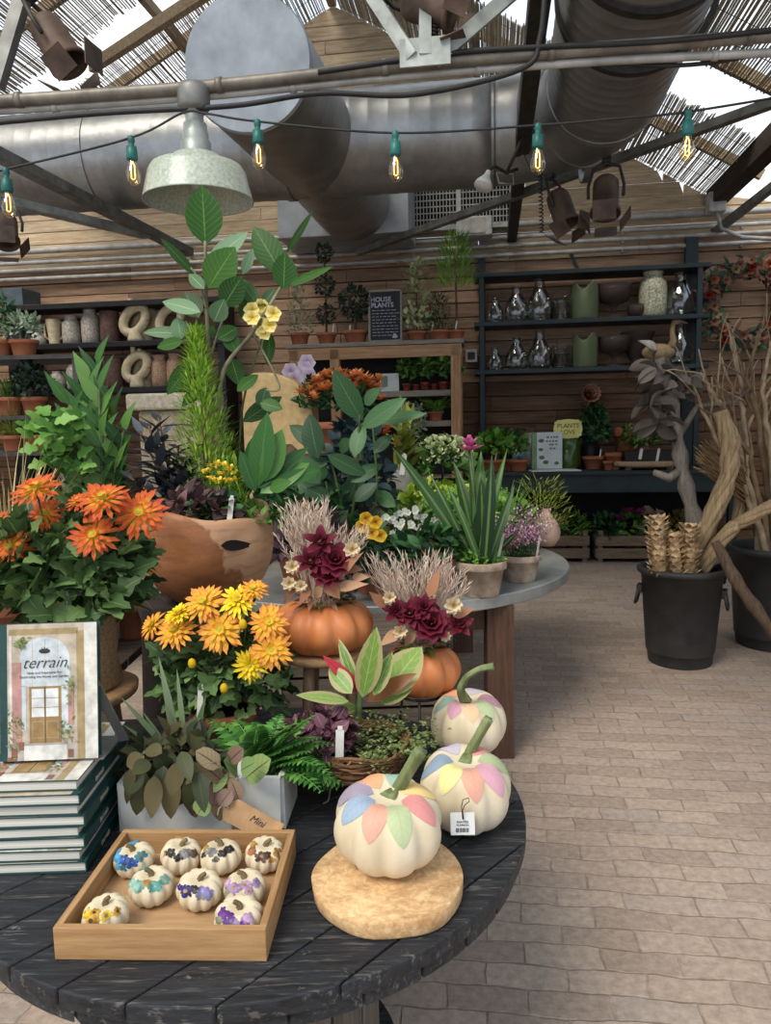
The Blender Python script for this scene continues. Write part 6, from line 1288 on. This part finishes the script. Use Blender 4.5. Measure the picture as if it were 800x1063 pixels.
def book(label,lettering=True):
    t=thing('garden_book',label,'book',(0,0,0),0,'green-spined garden books'); w,h,T=BWd,BHt,BTh; c=.0026
    m_=MB()
    for y in (-T/2+c/2,T/2-c/2): m_.box((w/2,y,h/2),(w,c,h),m=0)
    m_.box((c/2,0,h/2),(c,T,h)); m_.box((.009,-T/2-.0001,h/2),(.018,.0006,h)); m_.box((.009,T/2+.0001,h/2),(.018,.0006,h))
    m_.build('cover',[BGRN,pc('wall',ART['wall'])],t)
    MB().box((w/2-.001,0,h/2),(w-.009,T-2*c,h-.007)).build('page_block',PAGE,t)
    m_=MB(); art(m_,-T/2-.0003); m_.build('cover_print',AM,t)
    Q=Matrix.Rotation(pi/2,4,'X')
    m_=MB(); y=-T/2-.0022; add_text(m_,'terrain',.034,Matrix.Translation((.094,y,.198))@Q,shear=.42,depth=.0002,bold=-.0004)
    for s,z in (('Ideas and Inspiration for',.178),('Decorating the Home and Garden',.170)): add_text(m_,s,.0074,Matrix.Translation((.094,y,z))@Q,depth=.0001)
    m_.blob((.095,y,.222),(.012,.0004,.005),8,4); 
    for k in range(5): m_.leaf((.095,y,.218),(cos(.5+k*.53),0,sin(.5+k*.53)),(0,-1,0),.014,.004,'lance',0,0)
    m_.build('cover_lettering',plain('dark_print',hx('2f2c26'),.6),t)
    m_=MB(); S=Matrix.Translation((-.0006,0,h*.55))@Matrix.Rotation(pi/2,4,'Y')@Matrix.Rotation(pi/2,4,'Z')
    S=Matrix(((0,0,-1,-.0004),(0,-1,0,0),(-1,0,0,h*.62),(0,0,0,1)))
    add_text(m_,'terrain',.018,S,shear=.35,depth=.0002); S2=S.copy(); S2[2][3]=h*.22; add_text(m_,'LEHMKUHL',.0065,S2,depth=.0001) if False else None
    m_.build('spine_lettering',plain('cream_print',hx('c9c4ac'),.6),t); return t
bc=atz(86,906,SPZ); bz=SPZ+.001; RXm=-pi/2
first=book('garden book standing upright on the stack, door on its cover')
lab=['bottom','second from the bottom','third from the bottom','fourth from the bottom','fifth from the bottom','third from the top','second from the top','topmost']
a_tilt=radians(1.5)
for k in range(8):
    b=dup(first,(0,0,0),None,'garden book lying flat in the tall stack, %s of the eight'%lab[k]); z=bz+BTh*(k+.5)+.0006*k; jx,jy=rnd(-.004,.004),rnd(-.005,.005)
    if k%2==0:   # spine toward the tray
        b.rotation_euler=(RXm,0,pi+a_tilt); b.location=(bc.x+jx,bc.y+BHt+jy,z)
    else:
        b.rotation_euler=(RXm,0,a_tilt+rnd(-.02,.02)); b.location=(bc.x-BWd+jx,bc.y+jy,z)
topz=bz+BTh*8+.006
fb_=atz(0,794,topz); first.scale=(.93,.97,.97); first.location=(fb_.x,fb_.y+.012,topz+.004); first.rotation_euler=(radians(-9),0,radians(3))
bst=thing('book_easel','small grey metal easel propping up the upright book','easel',(fb_.x+.165,fb_.y+.05,topz)); MB().bar((.045,.055,.0),(.01,-.005,.16),.02,.003).build('easel_leg',STEEL,bst); MB().box((0,.02,.0015),(.07,.11,.003)).build('easel_foot',STEEL,bst)
# white planter boxes -------------------------------------------------------------------------------
WP=plain('white_box_paint',hx('d6d5d0'),.5,0,.05,12,c2=hx('bdbbb4'))
def wbox(name,label,x0,x1,y,h,d=.15,rz=0):
    w=x1-x0; t=thing(name,label,'planter',((x0+x1)/2,y,SPZ+.001),rz); k=.012
    for yy in (-d/2,d/2): MB().box((0,yy,h/2),(w,k,h),taper=.95).build('long_side',WP,t)
    for xx in (-w/2,w/2): MB().box((xx,0,h/2),(k,d-k,h)).build('short_side',WP,t)
    MB().box((0,0,.006),(w-.03,d-.02,.01)).build('base',WP,t); MB().box((0,0,h-.022),(w-k,d-k,.006)).build('soil',SOIL,t); return t
yb_=1.56
xA=at(130,850,yb_-.05).x; xB=at(249,850,yb_-.05).x; xC=at(297,850,yb_-.05).x; hB=.105
wbox('white_planter','long white planter box of dark trailing leaves behind the tray',xA,xB-.006,yb_+.005,hB,.16); wbox('white_planter','square white planter box of fern behind the kraft tag',xB+.012,xC,yb_-.0,hB+.012,.15,-.06)
PTRAD=leafm('bronze_trailing_leaf',hx('2f3826'),hx('484a2e'),hx('625438'),.5,vein=hx('5a5a3a'),vw=.02,spec=.2); 
t=thing('trailing_tradescantia','bronze-green trailing leaves over the long white planter','plant',(at(175,800,1.55).x,yb_,SPZ+hB-.015)); o=V(t.location); m_=MB()
for b,tp,w in (((150,800),(140,848),20),((160,805),(158,846),18),((178,800),(176,850),20),((190,800),(188,858),22),((196,805),(200,846),18),((145,795),(132,825),20),((170,795),(165,830),20),((185,790),(178,825),18),((205,800),(212,840),16),((155,790),(140,800),16),((150,785),(130,795),18),((200,790),(205,815),14),((160,782),(175,800),16),((188,780),(196,806),16),((168,782),(150,775),16),((140,790),(128,840),10)): pleaf(m_,o,b,tp,w*1.1,1.435+rnd(-.04,.03),'ov',droop=.5)
bush(m_,(0,0,.02),(.10,.05,.06),60,.055,.035); m_.build('foliage',PTRAD,t)
PEP=leafm('striped_pepper_leaf',hx('66804a'),hx('869a5c'),hx('a3ab74'),.4,vein=hx('4a4030'),vw=.03,side=6,vs=.85); PEPR=leafm('blush_pepper_leaf',hx('5f453c'),hx('7a6050'),hx('8f8060'),.45,vein=hx('3c2c28'),vw=.04,side=6,vs=.8)
t=thing('watermelon_peperomia','round striped peperomia leaves at the planter corner','plant',(at(222,800,1.53).x,yb_-.02,SPZ+hB-.015)); o=V(t.location); m_=MB()
for b,tp,w,k in (((214,822),(229,796),27,0),((203,800),(206,824),22,0),((228,796),(206,780),18,1),((232,790),(250,800),20,0),((255,808),(275,790),24,0),((240,820),(228,835),16,1),((215,830),(205,845),18,0),((230,835),(222,850),16,1),((250,800),(262,792),18,0),((238,790),(250,778),16,1),((212,792),(224,778),18,1),((240,810),(248,830),14,1),((205,835),(198,848),12,1)): pleaf(m_,o,b,tp,w*1.15,1.425+rnd(-.03,.03),'rnd',k,face=.7,droop=.3)
for i in range(14): pleaf(m_,o,(rnd(215,240),rnd(795,820)),(rnd(200,250),rnd(785,840)),15,1.46,'rnd',1)
m_.build('foliage',[PEP,PEPR],t)
t=thing('spiky_dracaena','thin sword leaves crossing behind the trailing leaves','plant',(at(190,800,1.6).x,yb_+.04,SPZ+hB-.015)); o=V(t.location); m_=MB()
for b,tp,w in (((188,795),(128,725),6),((190,795),(166,690),8),((194,795),(184,700),6),((186,795),(130,752),5),((196,795),(210,730),8),((190,795),(172,735),7),((198,795),(222,750),7),((184,795),(150,740),5)): pleaf(m_,o,b,tp,w,1.61+rnd(-.05,.05),'strap',droop=.2,nl=8)
m_.build('foliage',leafm('sword_leaf',hx('3c5230'),hx('66784c'),hx('98a283'),.4),t)
t=thing('boston_fern','soft bright fern filling the square white planter','fern',(at(272,800,1.56).x,yb_+.01,SPZ+hB-.015)); o=V(t.location); m_=MB()
for i in range(40): a=rnd(-.9,2.6); frond(m_,(cos(a)*.03,sin(a)*.03,.0),dirv(a,rnd(.25,1.25)),rnd(.11,.17),.04,13,0,1.1)
for tp in ((318,735),(330,765),(300,745),(285,775),(325,785),(268,745),(308,800),(292,790),(275,765)): b=V((rnd(-.02,.02),rnd(-.02,.02),.02)); e=at(tp[0],tp[1],1.54+rnd(-.06,.02))-o; frond(m_,b,(e-b)+V((0,0,.06)),(e-b).length*1.05,.042,18,0,.6)
m_.build('foliage',leafm('fern_leaf',hx('2f5c28'),hx('4b7f36'),hx('6f9c4a'),.5),t)
# chrysanthemums -----------------------------------------------------------------------------------
ORP=petalm('orange_mum_petal',[(0,hx('e6c63a')),(.32,hx('e3a83a')),(.52,hx('d26c30')),(1,hx('b9472a'))]); AMP=petalm('amber_mum_petal',[(0,hx('efd040')),(.5,hx('ebb438')),(.8,hx('e0943f')),(1,hx('d07a48'))]); YEP=petalm('yellow_mum_petal',[(0,hx('cfa91c')),(.4,hx('ebc51e')),(1,hx('f2d83a'))]); CEN=plain('mum_centre',hx('b9a82a'),.8,0,.3,120,.3,c2=hx('8f8f22'))
def mum(par,c,rad,face,mat,seed):
    f=V(face).normalized(); a=f.orthogonal().normalized(); b=f.cross(a); m_=MB(); rr=random.Random(seed)
    for n,L,el,dz_ in ((17,1.0,.0,0),(15,.86,.2,.04),(11,.55,.5,.06),(8,.32,.9,.09)):
        for k in range(n):
            g=2*pi*k/n+rr.uniform(-.12,.12)+n; d=(a*cos(g)+b*sin(g))*cos(el)+f*sin(el); m_.leaf(c+d*rad*.16+f*rad*dz_,d+f*rr.uniform(-.1,.12),f,rad*L*rr.uniform(.82,1.08),rad*.20,'petal',rr.uniform(-.1,.5),.25,0,4)
    q=f.to_track_quat('Z','Y').to_matrix(); m_.blob(c+f*rad*.17,(rad*.22,rad*.22,rad*.13),10,6,1,rot=q); m_.build('flower_head',[mat,CEN],par)
def stems(par,o,cs,b,mat=STEMG,r=.0028):
    m_=MB()
    for c in cs: mid=(c+b)/2+V((rnd(-.02,.02),rnd(-.02,.02),.02)); m_.tube([b+V((rnd(-.03,.03),rnd(-.03,.03),0)),mid,c],r,5)
    m_.build('flower_stem',mat,par)
MUML=leafm('mum_leaf',hx('2d4224'),hx('4a6436'),hx('6f8850'),.55,vein=hx('7d9460'),vw=.03)
stl=thing('wooden_stool','round wooden stool under the burlap-potted chrysanthemums','stool',(at(76,700,1.99).x,1.99,0)); sz=at(76,712,1.99).z
STW=wood('stool_wood',hx('8d6a48'),hx('c09a70'),0,.6,7,.3)
m_=MB(); m_.lathe([(0,sz-.035),(.15,sz-.035),(.165,sz-.025),(.168,sz-.006),(.16,sz-.001),(0,sz)],40,wob=.03); m_.build('seat',STW,stl)
for k in range(4):
    a=pi/4+k*pi/2; MB().tube([(cos(a)*.10,sin(a)*.10,sz-.03),(cos(a)*.17,sin(a)*.17,0)],[.022,.018],8).build('leg',wood('stool_leg',hx('6d5540'),hx('94785c'),2,.7,7,.3),stl)
BUR=plain('burlap',hx('a98862'),.95,0,.16,140,.5,c2=hx('856847'),detail=2)
t=thing('burlap_chrysanthemum','big orange chrysanthemums in a burlap-wrapped pot on the stool','chrysanthemum',(stl.location.x,1.99,sz+.001)); o=V(t.location)
m_=MB(); m_.lathe([(0,0),(.125,0),(.132,.01),(.118,.08),(.125,.16),(.138,.20),(.132,.205),(.115,.18),(0,.17)],40,wob=.05); m_.build('burlap_pot',BUR,t)
m_=MB(); bush(m_,(0,0,.33),(.22,.14,.15),480,.075,.045,'oak',nl=6,hemi=-.8)
for i in range(60): pleaf(m_,o,(rnd(5,160),rnd(545,640)),(rnd(5,160),rnd(560,650)),22,1.9+rnd(-.08,.08),'oak',nl=7) if False else None
bush(m_,(0,-.08,.25),(.20,.08,.10),130,.08,.05,'oak',nl=7); m_.build('foliage',MUML,t)
cs=[]
for px,py,r,fc in ((97,556,23,(.1,-1,.5)),(145,533,26,(.15,-1,.5)),(107,519,25,(.05,-.7,1)),(82,521,14,(-.3,-.6,1)),(38,509,25,(-.1,-.5,1)),(48,534,19,(-.2,-.8,.5)),(12,567,23,(-.1,-1,.4)),(1,545,15,(-.5,-1,.4))):
    c=at(px,py,1.88+rnd(-.03,.05)*1.0)-o; cs.append(c); mum(t,c,r*1.93/780,fc,ORP,px)
stems(t,o,cs,V((0,0,.17))); q=at(74,640,1.86)-o
m_=MB(); m_.bar(q,at(69,613,1.85)-o,.012,.003); m_.build('wooden_tag',plain('grey_stake',hx('8d867c'),.8),t)
t=potted('yellow and amber chrysanthemums in front of the pumpkin stool','chrysanthemum',V((at(235,780,1.88).x,1.88,SPZ+.001)),.085,.12,TERRA,'amber_chrysanthemum'); o=V(t.location); m_=MB(); bush(m_,(.0,0,.22),(.155,.10,.15),420,.06,.036,'oak',nl=6,hemi=-.7); m_.build('foliage',MUML,t); cs=[]
for px,py,r,fc,mt in ((215,626,22,(-.05,-.8,.8),AMP),(251,623,19,(.05,-.8,.8),YEP),(266,612,16,(.1,-.5,1),AMP),(186,656,22,(-.2,-.7,.8),AMP),(160,651,17,(-.6,-.6,.6),AMP),(190,638,16,(-.2,-.4,1),YEP),(234,654,24,(0,-1,.5),AMP),(284,645,20,(.25,-.9,.6),AMP),(288,673,21,(.25,-1,.4),AMP),(265,689,18,(.05,-1,.1),YEP)):
    c=at(px,py,1.76+rnd(-.02,.05))-o; cs.append(c); mum(t,c,r*1.8/780,fc,mt,px)
for px,py in ((258,647),(238,714),(204,689)):
    c=at(px,py,1.74)-o; m_=MB(); m_.blob(c,(.010,.010,.013),8,6); m_.build('flower_bud',YEP,t); cs.append(c)
stems(t,o,cs,V((0,0,.11))); add_tag(t,at(211,745,1.76)-o,.075,.014,.1)
# pumpkin bouquets -----------------------------------------------------------------------------------------
ORG=plain('orange_pumpkin_skin',hx('c47a45'),.5,0,.1,9,.1,c2=hx('a55c30'))
BURG=petalm('burgundy_petal',[(0,hx('330c14')),(.6,hx('5c1522')),(1,hx('74263a'))]); TANL=leafm('dry_tan_leaf',hx('6f4a32'),hx('9a6a4e'),hx('b58e6c'),.7); PAMP=leafm('pampas_plume',hx('b39a86'),hx('cfb7a2'),hx('e3d0bc'),.8); CRMF=petalm('cream_strawflower',[(0,hx('c9a86a')),(1,hx('e3d3b3'))]); BERRY=plain('dark_berry',hx('2e2a34'),.4,0,.2); MOSS=leafm('moss',hx('3d4a20'),hx('5f6c30'))
def bouquet(label,loc,R_,Hh,plume,side,flowers,creams,leaves,Y,seed):
    t=thing('pumpkin_bouquet',label,'pumpkin arrangement',loc,0,'orange pumpkins filled with dried flowers'); o=V(loc)
    m_,zb=pumpkin_body(R_,Hh,11,.11,seed,88,22); m_.v=[(x,y,z-zb) for x,y,z in m_.v]; m_.build('pumpkin_body',ORG,t); top=V((0,0,2*Hh*.86-zb))
    m_=MB()
    for (x0,x1,y0,y1,n) in plume:
        for k in range(n):
            e=at(rnd(x0,x1),rnd(y0,y1),Y+rnd(-.05,.06))-o; b=top+V((rnd(-.03,.03),rnd(-.03,.03),-.01)); mid=b.lerp(e,.5)+V((0,0,.012)); m_.tube([b,mid,e],[.0012,.0012,.0006],3,cap=False)
            for j in range(9): tt=.45+.55*j/9; p=(b.lerp(mid,tt*2) if tt<.5 else mid.lerp(e,tt*2-1)); m_.leaf(p,(e-b).normalized()+V((rnd(-.6,.6),rnd(-.6,.6),rnd(-.4,.6))),V((rnd(-1,1),-1,rnd(-1,1))),.026,.003,'lance',.3,0,0,2)
    m_.build('pampas_plume',PAMP,t)
    for (px,py,r,n) in flowers:
        m_=MB(); c=at(px,py,Y-.07)-o; f=(V((c.x,-.6,.5))).normalized(); a=f.orthogonal().normalized(); b=f.cross(a); rw=r*Y/780
        for rg,el in ((0,.05),(1,.35),(2,.65),(3,1.0)):
            for k in range(n-rg): g=2*pi*k/(n-rg)+rg*.5; d=(a*cos(g)+b*sin(g))*cos(el)+f*sin(el); m_.leaf(c+d*rw*.1,d,f,rw*(1.05-.2*rg),rw*.55,'petal' if n>7 else 'ov',-.3,.35)
        m_.build('burgundy_bloom',BURG,t)
    for (px,py,r) in creams:
        m_=MB(); c=at(px,py,Y-.08)-o; rw=r*Y/780
        for rg,el in ((0,.1),(1,.6),(2,1.1)):
            for k in range(9-2*rg): m_.leaf(c,(V((cos(k*.8+rg),-.3-.5*rg,sin(k*.8+rg)))),(0,-1,.3),rw,rw*.5,'petal',-.4,.3,0,4)
        m_.build('cream_bloom',CRMF,t)
    m_=MB()
    for b,tp,w in leaves: pleaf(m_,o,b,tp,w,Y-.07,'lance',droop=.6,dj=.05)
    for k in range(46): a=rnd(0,6.3); m_.leaf(top+V((cos(a)*R_*.35,sin(a)*R_*.35,rnd(-.005,.03))),dirv(a,rnd(-.1,.7)),UP,rnd(.04,.07),.02,'lance',.8,.2,R.choice((0,1)))
    m_.build('dried_leaves',[TANL,MOSS],t)
    m_=MB()
    for k in range(22): m_.blob(top+V((rnd(.2,.75)*R_,-rnd(.1,.5)*R_,rnd(.02,.09))),.006,7,5)
    m_.build('berry_spray',BERRY,t); return t
p=at(335,672,1.95); stz=p.z-.004
sl2=thing('small_stool','little round wooden stool holding the first orange pumpkin','stool',(p.x,1.95,SPZ+.001)); hs=stz-SPZ-.002
m_=MB(); m_.lathe([(0,hs-.022),(.095,hs-.022),(.108,hs-.016),(.11,hs-.004),(.104,hs),(0,hs)],36); m_.build('seat',STW,sl2)
for k in range(3): a=pi/2+.5+k*2*pi/3; MB().tube([(cos(a)*.06,sin(a)*.06,hs-.018),(cos(a)*.085,sin(a)*.085,0)],[.016,.013],8).build('leg',wood('stool_leg',hx('6d5540'),hx('94785c'),2),sl2)
bouquet('orange pumpkin bouquet with pale plumes on the little stool',V((p.x,1.95,stz)),.135,.075,[(284,345,513,558,90),(345,384,543,565,36),(300,330,518,545,30)],0,[(332,562,17,5),(348,582,19,9),(322,582,16,6),(340,596,16,8)],[(303,588,9),(300,605,9),(365,570,10),(312,608,8)],[((345,603),(370,575),13),((335,610),(322,622),12),((350,610),(378,605),12),((310,600),(295,625),12),((340,606),(352,620),16),((320,610),(312,625),10),((355,590),(375,590),12),((365,600),(382,598),10)],1.92,.4)
p=at(437,716,1.97); wsz=p.z-.004
ws2=thing('wire_stand','low black wire stand under the second orange pumpkin','stand',(p.x,1.97,SPZ+.001)); hs=wsz-SPZ-.002
m_=MB(); m_.tube([(cos(2*pi*k/24)*.06,sin(2*pi*k/24)*.06,hs-.004) for k in range(25)],.004,6); m_.build('wire_ring',DARKM,ws2)
for k in range(3): a=.4+k*2*pi/3; MB().tube([(cos(a)*.06,sin(a)*.06,hs-.004),(cos(a)*.075,sin(a)*.075,0)],.0035,6).build('leg',DARKM,ws2)
bouquet('orange pumpkin bouquet with feathery plumes on the wire stand',V((p.x,1.97,wsz)),.108,.072,[(395,475,570,612,110),(374,400,572,600,24),(440,488,578,615,44)],0,[(447,648,20,9),(425,637,17,7),(410,635,14,5),(476,648,15,5),(440,630,14,7)],[(470,628,11),(415,655,9),(462,660,7),(404,620,8)],[((470,640),(492,630),11),((415,655),(395,668),13),((430,655),(418,672),11),((470,650),(486,640),10),((445,620),(455,590),12),((400,630),(385,615),12)],1.94,1.7)
# twig basket of foliage ---------------------------------------------------------------------------------------
bp=atz(372,806,SPZ+.05); bk_=thing('twig_basket','round woven twig basket on thin wire legs full of foliage','basket',(bp.x,bp.y+.05,SPZ+.001)); rb=.112; zb0=.045
VINE=wood('vine_twig',hx('7a5236'),hx('b0835c'),0,.8,10,.7); m_=MB(); rr=random.Random(9)
for k in range(34):
    z=zb0+.003+.062*(k/33); r0=rb*(.72+.30*(k/33)**.6); ph=rr.uniform(0,6.3); am=rr.uniform(.003,.008); m_.tube([(cos(g)*(r0+am*sin(3*g+ph)),sin(g)*(r0+am*sin(3*g+ph)),z+.006*sin(2*g+ph)+.004*sin(5*g+ph*2)) for g in [2*pi*j/30 for j in range(31)]],rr.uniform(.0025,.0042),5,cap=False)
for k in range(26): a=2*pi*k/26; m_.tube([(cos(a)*rb*.7,sin(a)*rb*.7,zb0),(cos(a+.25)*rb*.95,sin(a+.25)*rb*.95,zb0+.035),(cos(a+.5)*rb*1.02,sin(a+.5)*rb*1.02,zb0+.07)],.003,5)
m_.build('woven_wall',VINE,bk_); m_=MB(); m_.lathe([(0,zb0),(rb*.72,zb0),(rb*.9,zb0+.05),(0,zb0+.056)],28); m_.build('soil',SOIL,bk_)
for k in range(3): a=-pi/2-.75+k*2*pi/3; MB().tube([(cos(a)*.085,sin(a)*.085,zb0+.01),(cos(a)*.10,sin(a)*.10,.004),(cos(a)*.115,sin(a)*.115,.004)],.0028,6).build('wire_leg',STEEL,bk_)
bt=V((bp.x,bp.y+.05,SPZ+zb0+.055))
RBL=leafm('marbled_leaf',hx('4f7230'),hx('6f8f40'),hx('8fa355'),.32,vein=hx('b9c080'),vw=.02,side=6,vs=.5,edge=hx('a09a68')); REDL=leafm('red_leaf',hx('8f2430'),hx('b0343e'),None,.35,vein=hx('7a1c28')); BRNL=leafm('russet_leaf',hx('6a3f24'),hx('8a5c34'),None,.35)
t=thing('variegated_rubber_plant','broad marbled leaves and one red leaf rising from the twig basket','plant',bt+V((.0,.03,0))); o=V(t.location); m_=MB(); VY=bt.y+.02
for b,tp,w,k in (((376,724),(390,658),28,0),((398,722),(436,672),40,0),((378,722),(338,682),15,1),((380,728),(428,700),18,2),((365,720),(342,692),22,0),((362,728),(312,720),14,0),((372,720),(352,665),14,0),((388,722),(405,680),18,0),((395,730),(425,715),16,0),((370,735),(345,735),14,0)): pleaf(m_,o,b,tp,w,VY+rnd(-.03,.03),'ov',k,droop=.25,nl=8)
m_.tube([(0,0,0),(.0,0,.06),(.005,0,.13)],.008,6,3); m_.build('foliage',[RBL,REDL,BRNL,STEMG],t)
t=thing('purple_fittonia','low purple-pink veined leaves at the twig basket side','plant',bt+V((-.075,-.01,0))); m_=MB(); bush(m_,(-.01,-.01,.03),(.075,.07,.05),230,.034,.025,'ov'); m_.build('foliage',leafm('fittonia_leaf',hx('3a2029'),hx('5c3641'),hx('7d5560'),.45,vein=hx('a98090'),vw=.04,side=7),t); add_tag(t,at(352,792,bt.y-.10)-V(t.location),.075,.018,.05)
t=thing('creeping_thyme','tiny-leaved creeping thyme spilling over the twig basket rim','herb',bt+V((.06,-.01,0))); m_=MB()
for i in range(110):
    a=rnd(0,6.3); r=.07*sqrt(R.random()); b=V((cos(a)*r,sin(a)*r,0)); d=(dirv(a,rnd(.3,1.3))+V((.25,-.2,0))).normalized(); L=rnd(.05,.115)
    for k in range(10): tt=k/9; m_.leaf(b+d*L*tt-UP*(.03*tt*tt),dirv(k*2.4,.3),UP,.011,.007,'ov',0,.1,0,2)
m_.build('foliage',leafm('thyme_leaf',hx('46562c'),hx('6d7a44'),hx('8f9a66'),.5),t)
